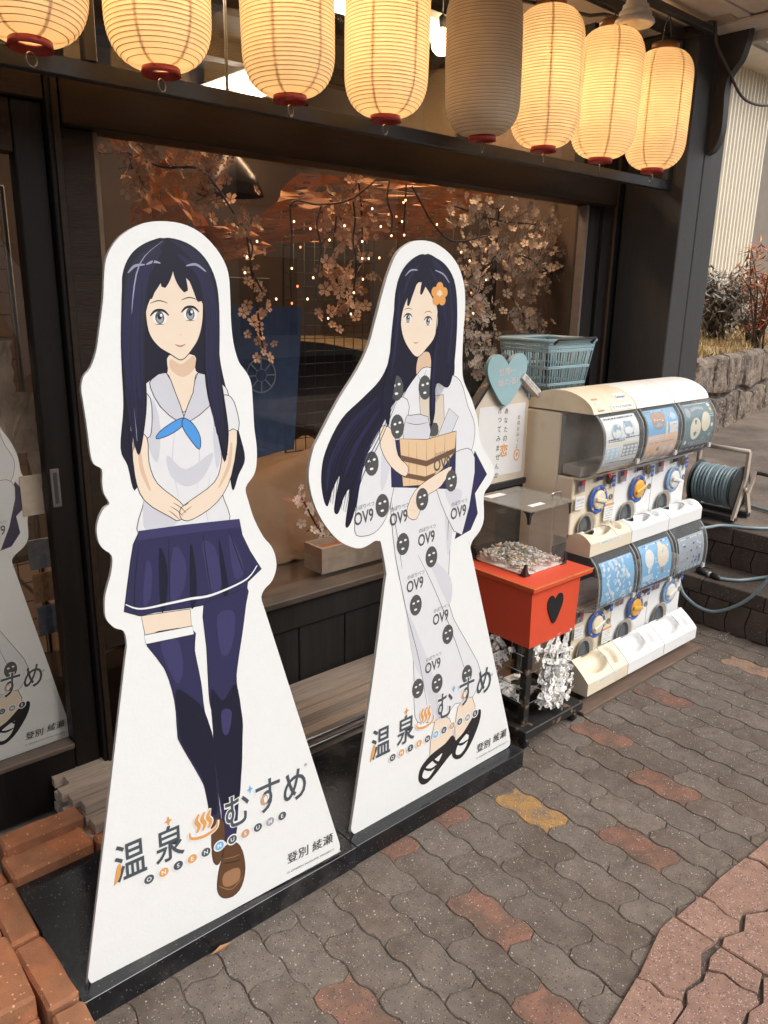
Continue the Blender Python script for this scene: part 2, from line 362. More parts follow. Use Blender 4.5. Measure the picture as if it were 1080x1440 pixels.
inn = inn[:290]; keep = set((c[2], c[3]) for c in inn)
for n_, (x, y, i, j) in enumerate(inn):
    k = special.get((i, j))
    src = rnd.choice(pr_red if k == 'r' else pr_och if k == 'o' else pr_tan if k == 't' else protos)
    o = share(src, pavement, (x + rnd.uniform(-.0012, .0012), y + rnd.uniform(-.0012, .0012), rnd.uniform(-.002, .001)), (R(rnd.uniform(-.5, .5)), R(rnd.uniform(-.5, .5)), R(rnd.uniform(-.5, .5))))
for (x, y, i, j) in cells:
    if (i, j) in keep: continue
    me = protos[(i * 3 + j) % 5].data; far_mb.add([(v.co.x + x, v.co.y + y, v.co.z) for v in me.vertices], [tuple(p.vertices) for p in me.polygons], PAVER)
far_mb.build('distant_pavers', pavement, kind='stuff')
for p in protos + pr_red + pr_och + pr_tan: bpy.data.objects.remove(p)

# pale pink border pavers that cut across the corner
pink_slab = MB()
border = [(0.7048, 0.6467, 0.0040), (1.2457, 0.6410, 0.0040), (1.4484, 0.6807, 0.0040), (1.6336, 0.7017, 0.0040), (1.7501, 0.6940, 0.0040), (1.8592, 0.6957, 0.0040), (1.9887, 0.6833, 0.0040), (2.1103, 0.6767, 0.0040), (2.5476, 0.6390, 0.0040), (3.3156, 0.5365, 0.0040), (2.7058, 0.0971, 0.0040), (1.5396, -0.0730, 0.0040)]
pink_slab.prism([(p[0], p[1]) for p in border], -0.014, 0.0015, JOINT, lambda a, b, z: (a, b, z))
edging = pink_slab.build('paved_edging', kind='structure')
pinks = [
 [(1.2423, 0.6393, 0.0080), (1.3895, 0.6641, 0.0080), (1.4027, 0.6379, 0.0080), (1.3919, 0.5986, 0.0080), (1.4114, 0.5653, 0.0080), (1.4004, 0.5561, 0.0080), (1.3445, 0.5519, 0.0080), (1.2818, 0.5411, 0.0080), (1.1749, 0.6327, 0.0080)],
 [(1.3937, 0.6630, 0.0080), (1.5649, 0.7040, 0.0080), (1.6252, 0.7033, 0.0080), (1.6260, 0.5951, 0.0080), (1.5747, 0.6029, 0.0080), (1.5081, 0.5705, 0.0080), (1.4550, 0.5785, 0.0080), (1.4131, 0.5662, 0.0080), (1.3965, 0.5994, 0.0080), (1.4064, 0.6347, 0.0080)],
 [(1.6285, 0.6975, 0.0080), (1.7379, 0.6921, 0.0080), (1.7458, 0.6598, 0.0080), (1.7277, 0.6194, 0.0080), (1.7346, 0.5865, 0.0080), (1.7054, 0.5730, 0.0080), (1.6507, 0.5966, 0.0080), (1.6260, 0.5951, 0.0080), (1.6256, 0.6038, 0.0080)],
 [(1.7483, 0.6897, 0.0080), (1.8491, 0.6913, 0.0080), (1.9790, 0.6815, 0.0080), (1.9909, 0.6494, 0.0080), (1.9808, 0.6220, 0.0080), (1.9609, 0.5762, 0.0080), (1.8345, 0.5595, 0.0080), (1.8227, 0.5633, 0.0080), (1.7752, 0.5943, 0.0080), (1.7368, 0.5875, 0.0080), (1.7313, 0.6193, 0.0080), (1.7472, 0.6586, 0.0080)],
 [(1.9865, 0.6789, 0.0080), (2.1016, 0.6736, 0.0080), (2.3057, 0.6551, 0.0080), (2.2829, 0.6061, 0.0080), (2.1522, 0.5958, 0.0080), (2.0173, 0.5806, 0.0080), (1.9718, 0.5807, 0.0080), (1.9883, 0.6157, 0.0080), (1.9968, 0.6481, 0.0080)],
 [(1.3448, 0.5472, 0.0080), (1.4081, 0.5519, 0.0080), (1.4439, 0.5709, 0.0080), (1.4971, 0.5599, 0.0080), (1.5294, 0.5677, 0.0080), (1.5519, 0.5383, 0.0080), (1.5453, 0.4942, 0.0080), (1.5561, 0.4656, 0.0080), (1.5372, 0.4510, 0.0080), (1.4926, 0.4590, 0.0080), (1.4587, 0.4544, 0.0080), (1.4062, 0.4347, 0.0080), (1.2875, 0.5363, 0.0080)],
 [(1.5376, 0.5684, 0.0080), (1.5743, 0.5817, 0.0080), (1.6207, 0.5802, 0.0080), (1.6216, 0.4814, 0.0080), (1.5604, 0.4643, 0.0080), (1.5484, 0.4940, 0.0080), (1.5563, 0.5371, 0.0080)],
 [(1.6274, 0.5799, 0.0080), (1.6544, 0.5877, 0.0080), (1.7113, 0.5651, 0.0080), (1.7700, 0.5865, 0.0080), (1.8210, 0.5555, 0.0080), (1.9574, 0.5656, 0.0080), (1.9022, 0.4652, 0.0080), (1.7238, 0.4464, 0.0080), (1.6340, 0.4658, 0.0080), (1.6281, 0.4810, 0.0080)],
 [(1.4973, 0.4550, 0.0080), (1.5444, 0.4448, 0.0080), (1.6123, 0.4742, 0.0080), (1.6363, 0.4588, 0.0080), (1.6088, 0.3713, 0.0080), (1.4804, 0.3505, 0.0080), (1.4130, 0.4289, 0.0080)],
 [(1.9726, 0.5663, 0.0080), (2.1444, 0.5832, 0.0080), (2.2739, 0.5930, 0.0080), (2.3433, 0.4739, 0.0080), (2.1963, 0.3771, 0.0080), (1.9217, 0.4640, 0.0080)],
]
for pts in pinks:
    s = MB(); P = [(p[0], p[1]) for p in pts]; cx = sum(p[0] for p in P) / len(P); cy = sum(p[1] for p in P) / len(P)
    ins = [(cx + (x - cx) * 0.972, cy + (y - cy) * 0.972) for x, y in P]
    n = len(P); vs = [(x - cx, y - cy, -0.012) for x, y in P] + [(x - cx, y - cy, 0.0) for x, y in P] + [(x - cx, y - cy, 0.0035) for x, y in ins]
    s.add(vs, [(i, (i + 1) % n, n + (i + 1) % n, n + i) for i in range(n)] + [(n + i, n + (i + 1) % n, 2 * n + (i + 1) % n, 2 * n + i) for i in range(n)], PINKPAV, False)
    s.add([(x - cx, y - cy, 0.0035) for x, y in ins], [tuple(t) for t in tessellate_polygon([[Vector((p[0], p[1], 0)) for p in ins]])], PINKPAV)
    s.build('paver', edging, (cx, cy, 0.0075 + rnd.uniform(-.001, .001)))
# concrete strip between the plinth and the shop front
box1('concrete_apron', (-3, 1.78, -0.009), (3.3, 2.3, 0.012), CONC, kind='structure')

# steps up to the yard on the right
Z1, Z2 = 0.223, 0.421
SX1, SX2 = 3.44, 3.704
st = MB(); st.box((SX1 + 0.03, -2.0, -0.03), (SX2 + 0.05, 2.4, Z1 - 0.012), JOINT); st.box((SX2 + 0.03, -2.0, -0.03), (4.6, 6.0, Z2 - 0.012), JOINT)
steps = st.build('steps', kind='structure')
def riser_course(x, z0, z1):
    y = 0.55; k = 0
    while y < 2.3:
        w = rnd.uniform(0.092, 0.115); m = STEPM; s = MB(); off = [0, .006, .012, .006, 0, -.004]; K = 5
        L = [(y + 0.003 + off[i], z0 + (z1 - z0) * i / K) for i in range(K + 1)]; Rr = [(y + w - 0.003 + off[i], z0 + (z1 - z0) * i / K) for i in range(K + 1)]
        s.prism(L + Rr[::-1], x - 0.002, x + 0.028, m, lambda a, b, d: (d + rnd.uniform(-.0008, .0008), a, b)); s.build('riser_paver', steps); y += w
def nosing(x, z0, z1, d):
    y = 0.4
    while y < 2.3:
        w = 0.295; box1('nosing_paver', (x - 0.006, y + 0.002, z0), (x + d, y + w - 0.002, z1 + rnd.uniform(-.002, .001)), STEPM, steps, 0.004); y += w
riser_course(SX1, 0.0, 0.146); nosing(SX1, 0.150, Z1, 0.100)
riser_course(SX2, Z1, 0.334); nosing(SX2, 0.338, Z2, 0.100)
tr = MB(); tr.box((SX1 + 0.103, -2.0, Z1 - 0.010), (SX2 + 0.0, 2.4, Z1 - 0.002), STEPM); tr.build('tread', steps)
yd = MB()
ny = 30; nx = 30; vs = []; fs = []
for i in range(nx + 1):
    for j in range(ny + 1):
        x = SX2 + 0.103 + (14 - SX2) * i / nx; y = -2.5 + 11 * j / ny
        vs.append((x, y, Z2 - 0.004 + 0.008 * noise.noise(Vector((x * 1.7, y * 1.7, 0))) + max(0, x - 4.6) * 0.010))
for i in range(nx):
    for j in range(ny): fs.append((i * (ny + 1) + j, (i + 1) * (ny + 1) + j, (i + 1) * (ny + 1) + j + 1, i * (ny + 1) + j + 1))
yd.add(vs, fs, ASPH, True); yd.build('yard', kind='structure')

# ------------------------------------------------------------------ shop front
shop = thing('shop_front', 'black timber shop front with one big display window and sliding glass door', 'shop')
WY = 2.10
WX0, WX1, WZ0, WZ1 = 0.885, 2.985, 0.475, 1.868
# wall below the window: dado boards, rail, sill
x = 0.86; k = 0
while x < 3.3:
    w = 0.21; box1('dado_board', (x + 0.002, WY + 0.012, 0.012), (x + w - 0.002, WY + 0.032, 0.346), BLACKW, shop, 0.003); x += w
box1('dado_rail', (0.86, WY - 0.004, 0.348), (3.02, WY + 0.05, 0.452), BLACKW, shop, 0.003)
box1('window_sill', (0.86, WY - 0.030, 0.454), (3.02, WY + 0.06, 0.478), mat('worn_brown_sill', (0.075, 0.055, 0.04), 0.5, 0.3, 14), shop, 0.003)
# head beam and window frame
box1('head_beam', (0.775, WY - 0.050, WZ1 + 0.006), (3.16, WY + 0.06, 1.985), BROWNW, shop, 0.004)
box1('window_frame', (0.775, WY - 0.02, 0.480), (0.858, WY + 0.05, WZ1 + 0.004), BROWNW, shop, 0.003)
box1('window_trim', (0.860, WY - 0.012, 0.480), (0.874, WY + 0.03, WZ1 + 0.004), TRIM, shop, 0.002)
box1('window_trim', (2.995, WY - 0.012, 0.480), (3.012, WY + 0.03, WZ1 + 0.004), mat('grey_window_trim', (0.16, 0.13, 0.115), 0.4), shop, 0.002)
box1('window_pane', (0.874, WY + 0.030, 0.480), (2.994, WY + 0.036, WZ1 + 0.004), PANE, shop, 0)
box1('corner_post', (0.742, WY - 0.045, 0.012), (0.772, WY + 0.08, 2.6), DOORW, shop, 0.003)
box1('post_bead', (0.752, WY - 0.052, 0.012), (0.768, WY - 0.046, 1.97), BROWNW, shop, 0.001)
# upper window behind the lanterns
box1('upper_frame', (0.60, WY - 0.01, 1.987), (3.16, WY + 0.05, 2.02), BROWNW, shop, 0.003)
for xx in (0.775, 1.50, 2.23, 2.95): box1('upper_mullion', (xx, WY - 0.008, 2.022), (xx + 0.035, WY + 0.045, 2.56), BLACKW, shop, 0.003)
box1('upper_pane', (0.62, WY + 0.020, 2.022), (3.16, WY + 0.025, 2.56), PANE, shop, 0)
# right hand panelling between window and corner post
xs = [3.016, 3.075, 3.115, 3.175, 3.205, 3.225, 3.300, 3.60]
for a, b, dy in zip(xs[:-1], xs[1:], (0.0, 0.012, -0.006, 0.010, -0.004, 0.004, 0.014)):
    m = TRIM if abs(a - 3.205) < 1e-6 else BLACKW
    box1('wall_panel', (a + 0.0015, WY - 0.01 + dy, 0.012), (b - 0.0015, WY + 0.06, 2.56), mat('dull_brass_strip', (0.07, 0.045, 0.03), 0.4) if m is TRIM else BLACKW, shop, 0.002)
# corner pillar: two boards with a groove, and the curved bracket under the eave
pil = thing('corner_pillar', 'charcoal corner post of two boards with curved bracket under the eave', 'pillar')
box1('post_board', (3.252, 1.80, 0.012), (3.391, 2.08, 2.545), PILLARW, pil, 0.004)
box1('post_board', (3.396, 1.80, 0.012), (3.556, 2.08, 2.545), PILLARW, pil, 0.004)
br = MB()
prof = smooth([(1.798, 2.087), (1.768, 2.105), (1.746, 2.160), (1.745, 2.235), (1.750, 2.315), (1.745, 2.365), (1.728, 2.398), (1.700, 2.434), (1.684, 2.490), (1.678, 2.545)], 4, closed=False) + [(1.798, 2.545)]
br.prism(prof, 3.402, 3.446, PILLARW, lambda a, b, d: (d, a, b)); br.build('bracket', pil)
# end wall of the building, going back from the pillar
box1('end_wall', (3.42, 2.082, 0.012), (3.56, 6.0, 2.9), BLACKW, shop, 0.003)
# eave
eave = MB()
eave.box((-3.0, 1.632, 2.550), (3.50, 2.3, 2.60), SOFFIT, 0.003); eave.build('soffit_board', shop)
e2 = MB(); e2.box((-3.0, 0.91, 2.556), (3.50, 1.628, 2.606), SOFFIT, 0.003); e2.build('soffit_board', shop)
box1('soffit_batten', (3.30, 1.45, 2.535), (3.40, 2.05, 2.549), SOFFIT, shop, 0.002)
box1('fascia', (-3.0, 0.86, 2.50), (3.53, 0.906, 2.75), SOFFIT, shop, 0.003)
box1('barge_board', (3.503, 0.91, 2.515), (3.545, 2.3, 2.74), SOFFIT, shop, 0.003)
box1('eave_roof', (-3.0, 0.82, 2.752), (3.60, 6.0, 2.80), mat('dark_roof_metal', (0.06, 0.06, 0.065), 0.5), shop, 0.003)
box1('cable_plate', (3.215, 1.675, 2.541), (3.285, 1.815, 2.5495), mat('beige_plate', (0.40, 0.33, 0.27), 0.6), shop, 0.002)
# sliding door at the left
door = box1('door', (0.668, WY - 0.02, 0.03), (0.739, WY + 0.03, 1.92), DOORW, shop, 0.003)
box1('bottom_rail', (-0.9, WY - 0.02, 0.03), (0.666, WY + 0.03, 0.205), DOORW, door, 0.003)
box1('rail_bead', (-0.9, WY - 0.028, 0.207), (0.666, WY + 0.02, 0.222), mat('worn_brown_bead', (0.10, 0.07, 0.055), 0.5), door, 0.002)
box1('top_rail', (-0.9, WY - 0.02, 1.80), (0.666, WY + 0.03, 1.92), BROWNW, door, 0.003)
box1('door_pane', (-0.9, WY + 0.004, 0.224), (0.666, WY + 0.009, 1.798), PANE, door, 0)
box1('door_header', (-1.2, WY - 0.04, 1.922), (0.739, WY + 0.06, 1.984), BROWNW, shop, 0.003)
box1('upper_panel', (-1.2, WY + 0.0, 1.986), (0.595, WY + 0.05, 2.56), BROWNW, shop, 0.003)
hp = MB(); a = (0.6734, 2.0780, 1.0344); b = (0.6970, 2.0780, 0.9296)
hp.box((a[0], 2.076, b[2]), (b[0], 2.0795, a[2]), mat('worn_bronze_pull', (0.10, 0.085, 0.075), 0.5), 0.002)
hp.box((a[0] + 0.007, 2.0750, b[2] + 0.010), (b[0] - 0.007, 2.0755, a[2] - 0.010), DARKPL); hp.build('door_pull', door)

# ------------------------------------------------------------------ shop interior
WALLI = mat('brown_interior_wall', (0.075, 0.046, 0.030), 0.8, 0.2, 4)
inr = MB()
inr.box((-2.5, 4.60, -0.0), (3.40, 4.65, 2.9), WALLI); inr.build('interior_wall', shop)
box1('interior_wall', (3.33, 2.2, 0.0), (3.38, 4.6, 2.9), WALLI, shop, 0)
box1('interior_wall', (-2.5, 2.2, 0.0), (-2.45, 4.6, 2.9), WALLI, shop, 0)
box1('interior_floor', (-2.5, 2.2, 0.0), (3.38, 4.6, 0.012), mat('interior_floor_boards', (0.14, 0.09, 0.06), 0.5, 0.2, 6), shop, 0)
box1('interior_ceiling', (-2.5, 2.2, 2.84), (3.38, 4.6, 2.88), mat('interior_ceiling_panel', (0.50, 0.36, 0.24), 0.7, 0.1, 4), shop, 0)
box1('display_floor', (0.80, 2.16, 0.43), (3.30, 3.10, 0.455), mat('brown_display_shelf', (0.12, 0.075, 0.05), 0.4, 0.3, 6), shop, 0.002)
for yy in (2.42, 3.3, 4.0): box1('ceiling_beam', (-2.4, yy, 2.66), (3.30, yy + 0.09, 2.835), BROWNW, shop, 0.003)
box1('display_back', (1.55, 3.10, 0.012), (2.05, 3.15, 1.55), mat('dark_cupboard', (0.03, 0.022, 0.018), 0.5), shop, 0.003)

def area(name, loc, sx, sy, e, c, rot=(0, 0, 0)):
    l = bpy.data.lights.new(name, 'AREA'); l.shape = 'RECTANGLE'; l.size = sx; l.size_y = sy; l.energy = e; l.color = c
    o = bpy.data.objects.new(name, l); col.objects.link(o); o.location = loc; o.rotation_euler = rot; return o
def point(name, loc, e, c, r=0.03):
    l = bpy.data.lights.new(name, 'POINT'); l.energy = e; l.color = c; l.shadow_soft_size = r
    o = bpy.data.objects.new(name, l); col.objects.link(o); o.location = loc; return o
for k, (x, y) in enumerate(((1.30, 2.78), (2.60, 2.78), (0.0, 2.78), (2.64, 4.28))):  # the two over the window are added to light the display
    f = thing('tube_light', ('added twin tube light lighting the display from above the left half of the window', 'added twin tube light lighting the display from above the right half of the window', 'twin tube light on the shop ceiling above the sliding door', 'bright twin tube light deep in the shop, glimpsed between the second and third lanterns')[k], 'ceiling light', (x, y, 2.60), R(90) if k == 3 else 0.0, group='tube lights on the shop ceiling')
    box1('housing', (-0.62, -0.10, 0.02), (0.62, 0.10, 0.05), WHITEP, f, 0.003)
    for dy in (-0.05, 0.05) if k < 3 else (-.12, .12):
        s = MB(); s.tube([(-0.6 if k < 3 else -.26, dy, 0.0), (0.6 if k < 3 else .26, dy, 0.0)], 0.014 if k < 3 else .028, emit('tube_glow', (1.0, 0.90, 0.74), 7.0), 10); s.build('tube', f)
    area('tube_lamp', (x, y, 2.575), 1.2, 0.18, (11.0, 14.0, 3.0, 2.5)[k], (1.0, 0.62, 0.34))
labels_b = 'round warm bulb hanging behind the upper window, between two lit lanterns'
bp_ = (2.5962, 2.6000, 2.5011)
bulb = thing('pendant_bulb', labels_b, 'bulb', bp_)
s = MB(); s.lathe([(0.001, -0.045), (0.022, -0.040), (0.040, -0.022), (0.045, 0.0), (0.038, 0.024), (0.020, 0.042), (0.014, 0.06)], emit('bulb_glow', (1.0, 0.80, 0.50), 6.0), 20); s.build('glass_bulb', bulb)
s = MB(); s.lathe([(0.0145, 0.055), (0.016, 0.10), (0.004, 0.11)], DARKPL, 16); s.tube([(0, 0, 0.1), (0, 0, 0.6)], 0.003, DARKPL, 6); s.build('socket', bulb)
point('bulb_lamp', (bp_[0], bp_[1] - 0.07, bp_[2]), 6.0, (1.0, 0.66, 0.36), 0.04)
pd = thing('pendant_lamp', 'dark bell shaped pendant lamp hanging behind the big window', 'lamp', (1.6503, 2.7500, 1.8388))
s = MB(); s.lathe([(0.018, 0.24), (0.022, 0.16), (0.05, 0.13), (0.10, 0.07), (0.125, 0.0), (0.121, 0.0), (0.09, 0.06), (0.02, 0.12)], mat('dark_bronze_shade', (0.03, 0.022, 0.018), 0.3, metal=0.4), 28); s.build('shade', pd)
s = MB(); s.tube([(0, 0, 0.24), (0, 0, 0.8)], 0.006, DARKPL, 6); s.build('cord', pd)

# honeycomb paper sheets strung across the display
ORPAP = mat('orange_tissue_paper', (0.52, 0.23, 0.10), 0.7, 0.2, 14, 0.2, 40)
def hole_sheet(name, label, corners, nu, nv, jit, seed):
    """corners: 4 points (a b c d) of a draped sheet; every cell has a real leaf-shaped hole"""
    a, b, c, d = [Vector(p) for p in corners]; r = random.Random(seed); s = MB()
    def P(u, v):
        p = (a * (1 - u) + b * u) * (1 - v) + (d * (1 - u) + c * u) * v
        nn = (b - a).cross(d - a).normalized()
        return p + nn * (0.05 * noise.noise(Vector((u * 4 + seed, v * 3, 0.3))) + 0.02 * noise.noise(Vector((u * 11, v * 11, seed))))
    for i in range(nu):
        for j in range(nv):
            if r.random() < 0.03: continue
            u0, u1, v0, v1 = i / nu, (i + 1) / nu, j / nv, (j + 1) / nv
            um, vm = (u0 + u1) / 2 + r.uniform(-.1, .1) / nu, (v0 + v1) / 2 + r.uniform(-.1, .1) / nv
            hu, hv = 0.33 / nu * r.uniform(.5, 1.1), 0.24 / nv * r.uniform(.5, 1.2)
            C4 = [P(u0, v0), P(u1, v0), P(u1, v1), P(u0, v1)]
            H4 = [P(um - hu, vm - hv * .4), P(um + hu * .2, vm - hv), P(um + hu, vm + hv * .4), P(um - hu * .2, vm + hv)]
            s.add(C4 + H4, [(0, 1, 5, 4), (1, 2, 6, 5), (2, 3, 7, 6), (3, 0, 4, 7)], ORPAP)
    o = s.build(name); tag(o, label, 'paper decoration'); return o
hole_sheet('pierced_paper', 'orange pierced paper sheet hanging above the left cutout, behind the window', [(1.1234, 2.5000, 1.6274), (1.1424, 2.5000, 1.7913), (1.2873, 2.5500, 1.9076), (1.5384, 2.6000, 1.6388)], 5, 6, .1, 1)
hole_sheet('pierced_paper', 'wide orange pierced paper canopy draped in the middle of the window', [(1.5805, 2.6200, 1.6536), (1.8700, 2.6200, 1.9294), (3.1696, 2.6600, 2.0071), (2.7308, 2.7000, 1.7447)], 12, 7, .1, 2)
hole_sheet('pierced_paper', 'small orange pierced paper tip behind the top of the left cutout', [(1.4416, 2.5600, 1.5858), (1.3790, 2.5600, 1.7041), (1.5908, 2.5600, 1.7177), (1.7263, 2.5600, 1.6416)], 5, 3, .1, 3)

# artificial cherry blossom
def blossom_mesh(name, m, r):
    s = MB()
    for k in range(5):
        a = 2 * math.pi * k / 5; c, sn = math.cos(a), math.sin(a)
        pts = [(0.08, 0, 0), (0.5, -0.30, 0.10), (0.88, -0.24, 0.20), (0.84, 0.0, 0.16), (0.88, 0.24, 0.20), (0.5, 0.30, 0.10)]
        s.add([((x * c - y * sn) * r, (x * sn + y * c) * r, z * r) for x, y, z in pts], [(0, 1, 2, 3), (0, 3, 4, 5)], m)
    return s.build(name)
BL_O = blossom_mesh('blossom', mat('warm_fabric_petal', (0.62, 0.36, 0.22), 0.8, 0.2, 20, objvar=0.25), 0.034)  # petal colour includes the orange light on the display
BL_W = blossom_mesh('blossom', mat('pale_fabric_petal', (0.72, 0.60, 0.52), 0.8, 0.15, 20, objvar=0.2), 0.034)
TWIG = mat('dark_twig', (0.025, 0.017, 0.012), 0.7)
def garland(label, pts, n, src, spread, scale=1.0, seed=0, name='blossom_garland'):
    r = random.Random(seed); base = Vector(pts[0]); t = thing(name, label, 'artificial flowers', base)
    P = [Vector(p) - base for p in smooth([tuple(q) for q in pts], 5, closed=False)]
    s = MB(); s.tube([(p.x, p.y, p.z) for p in P], 0.004, TWIG, 5)
    for k in range(max(4, n // 9)):
        p = P[r.randrange(len(P))]; q = p + Vector((r.gauss(0, spread * 1.5), r.gauss(0, spread * .6), r.gauss(-spread * .4, spread * 1.5))); m_ = p.lerp(q, .5) + Vector((r.gauss(0, .012), 0, r.gauss(0, .012))); s.tube([p, m_, q], .0018, TWIG, 4)
    s.build('stem', t)
    for k in range(n):
        p = P[r.randrange(len(P))] + Vector((r.gauss(0, spread), r.gauss(0, spread * 0.5), r.gauss(0, spread)))
        share(src, t, p, (R(90 + r.uniform(-50, 50)), R(r.uniform(-40, 40)), R(r.uniform(-40, 40))), scale * r.uniform(.65, 1.25))
    return t
garland('warm lit blossom garland trailing along the top left of the window', [(1.0476, 2.3000, 1.8677), (1.1750, 2.3400, 1.8478), (1.3170, 2.3600, 1.8548), (1.4516, 2.4000, 1.7416)], 79, BL_O, 0.045, 0.72, 1)
garland('single pinkish blossom spray at the upper left window corner', [(1.0140, 2.2200, 1.8372), (1.0273, 2.2200, 1.7930)], 9, BL_O, 0.02, 0.94, 2)
garland('blossom garland hanging right of the left cutout head, lowest end by the blue cloth', [(1.4609, 2.3500, 1.7176), (1.4944, 2.3500, 1.4696), (1.5235, 2.3500, 1.2780)], 38, BL_O, 0.022, 0.65, 3)
garland('dense hanging blossom garland in the middle of the window', [(1.8469, 2.3500, 1.7920), (1.8389, 2.3600, 1.6223), (1.8886, 2.3800, 1.4466)], 76, BL_O, 0.045, 0.76, 4)
garland('blossom garland hanging just left of the head of the kimono cutout', [(1.9864, 2.4000, 1.8925), (2.0062, 2.4000, 1.7069), (1.9836, 2.4200, 1.4458)], 57, BL_O, 0.04, 0.65, 5)
garland('thick pale blossom branch behind the kimono cutout, right of its head', [(2.6751, 2.5000, 1.5385), (2.8598, 2.5000, 1.6365), (3.0875, 2.5000, 1.6772), (3.3190, 2.5000, 1.6024)], 240, BL_W, 0.075, 0.76, 6, 'blossom_branch')
garland('pale blossom branch hanging at the upper right of the window', [(2.5564, 2.4500, 1.8545), (2.8352, 2.4500, 1.8171), (3.2638, 2.5000, 1.8165), (3.3619, 2.5000, 1.7224)], 171, BL_W, 0.07, 0.68, 7, 'blossom_branch')
garland('big pinkish blossom bunch low in the window above the basket', [(2.9906, 2.4000, 1.4170), (3.0510, 2.4000, 1.3510), (3.1093, 2.4000, 1.3167)], 87, BL_W, 0.045, 0.83, 8, 'blossom_bunch')
garland('loose pale blossom spray low behind the right cutout shoulder', [(2.6812, 2.4500, 1.4779), (2.7550, 2.4500, 1.3213), (2.8175, 2.4500, 1.1571)], 114, BL_W, 0.06, 0.72, 9, 'blossom_branch')
garland('pale blossom branch trailing over the stone planter', [(1.6568, 2.3200, 0.7490), (1.7395, 2.3200, 0.6074), (1.8273, 2.3200, 0.5167), (1.9960, 2.3200, 0.4509)], 64, BL_W, 0.026, 0.65, 10, 'blossom_branch')
for o in (BL_O, BL_W): bpy.data.objects.remove(o)

# string lights
def light_strand(label, pts, bulbs):
    base = Vector(pts[0]); t = thing('string_light', label, 'string lights', base)
    P = smooth([tuple(Vector(p) - base) for p in pts], 4, closed=False); s = MB(); s.tube(P, 0.0035, TWIG, 5); s.build('wire', t)
    for q in bulbs:
        s = MB(); p = Vector(q) - base; s.lathe([(0.0004, -0.0035), (0.0032, -0.001), (0.0032, 0.003), (0.0012, 0.005)], emit('fairy_glow_red', (1.0, 0.22, 0.08), 3.0) if rnd.random() < .3 else emit('fairy_glow', (1.0, 0.62, 0.32), 4.0), 8); s.build('bulb', t, tuple(p))
light_strand('string light strand with bent wire, nearest the left cutout head', [(1.4467, 2.3000, 1.6575), (1.4565, 2.3000, 1.6273), (1.4441, 2.3000, 1.5780), (1.4699, 2.3000, 1.5272), (1.4912, 2.3000, 1.4934)], [(1.4671, 2.2900, 1.6495), (1.4180, 2.2900, 1.5505), (1.4277, 2.2900, 1.5994)])
light_strand('string light strand hanging straight above the blue cloth', [(1.6053, 2.3000, 1.7697), (1.6125, 2.3000, 1.6803), (1.6051, 2.3000, 1.5837), (1.6067, 2.3000, 1.5068), (1.6116, 2.3000, 1.4430)], [(1.6149, 2.2900, 1.7207), (1.6401, 2.2900, 1.6403), (1.6037, 2.2900, 1.5697), (1.6265, 2.2900, 1.5119), (1.6019, 2.2900, 1.4550), (1.5379, 2.2900, 1.4687)])
light_strand('string light strand zigzagging beside the blossoms, middle of the window', [(1.7360, 2.3000, 1.7801), (1.7174, 2.3000, 1.7189), (1.7355, 2.3000, 1.6522), (1.7259, 2.3000, 1.5879), (1.7129, 2.3000, 1.4966), (1.7347, 2.3000, 1.4603)], [(1.6826, 2.2900, 1.7024), (1.7653, 2.2900, 1.6700), (1.6935, 2.2900, 1.5417), (1.6683, 2.2900, 1.4698), (1.7588, 2.2900, 1.4040)])
light_strand('string light strand draped along the top of the window', [(1.6053, 2.3000, 1.7697), (1.6346, 2.3000, 1.7899), (1.7299, 2.3000, 1.7842), (1.8555, 2.3000, 1.8084), (1.9370, 2.3000, 1.8557), (1.9936, 2.3000, 1.8969)], [(1.8319, 2.2900, 1.7212), (2.0024, 2.2900, 1.7297), (1.9600, 2.2900, 1.7876)])
light_strand('string light strand hanging left of the kimono cutout head', [(1.8782, 2.3000, 1.8079), (1.8887, 2.3000, 1.7445), (1.8796, 2.3000, 1.6716), (1.8971, 2.3000, 1.5989), (1.8847, 2.3000, 1.4990), (1.8919, 2.3000, 1.4612)], [(1.9146, 2.2900, 1.6731), (1.9155, 2.2900, 1.6143), (1.9461, 2.2900, 1.6155), (1.9980, 2.2900, 1.6201), (1.9199, 2.2900, 1.5423), (1.8766, 2.2900, 1.4940), (1.8639, 2.2900, 1.4184)])
light_strand('pair of string light wires hanging from the window head', [(2.0491, 2.3000, 1.8904), (2.0402, 2.3000, 1.8287), (2.0666, 2.3000, 1.7692), (2.0613, 2.3000, 1.7063)], [(2.0398, 2.2900, 1.7741), (2.0560, 2.2900, 1.7007), (2.0790, 2.2900, 1.7695), (2.1084, 2.2900, 1.7541)])
light_strand('string light wire hanging close above the kimono cutout', [(2.1347, 2.3000, 1.8913), (2.1303, 2.3000, 1.8114), (2.1265, 2.3000, 1.7101)], [(2.1239, 2.2900, 1.8302), (2.1210, 2.2900, 1.7069), (2.1133, 2.2900, 1.8219)])
light_strand('string light wire running through the pale blossom on the right', [(2.1642, 2.3000, 1.8842), (2.2232, 2.3000, 1.8188), (2.2922, 2.3000, 1.7513), (2.4083, 2.3000, 1.6994), (2.6214, 2.3000, 1.7389)], [(2.2937, 2.2900, 1.7562), (2.4378, 2.2900, 1.6597), (2.4911, 2.2900, 1.6287), (2.5882, 2.2900, 1.6777), (2.5089, 2.2900, 1.5022), (2.5282, 2.2900, 1.4188), (2.5982, 2.2900, 1.5555)])

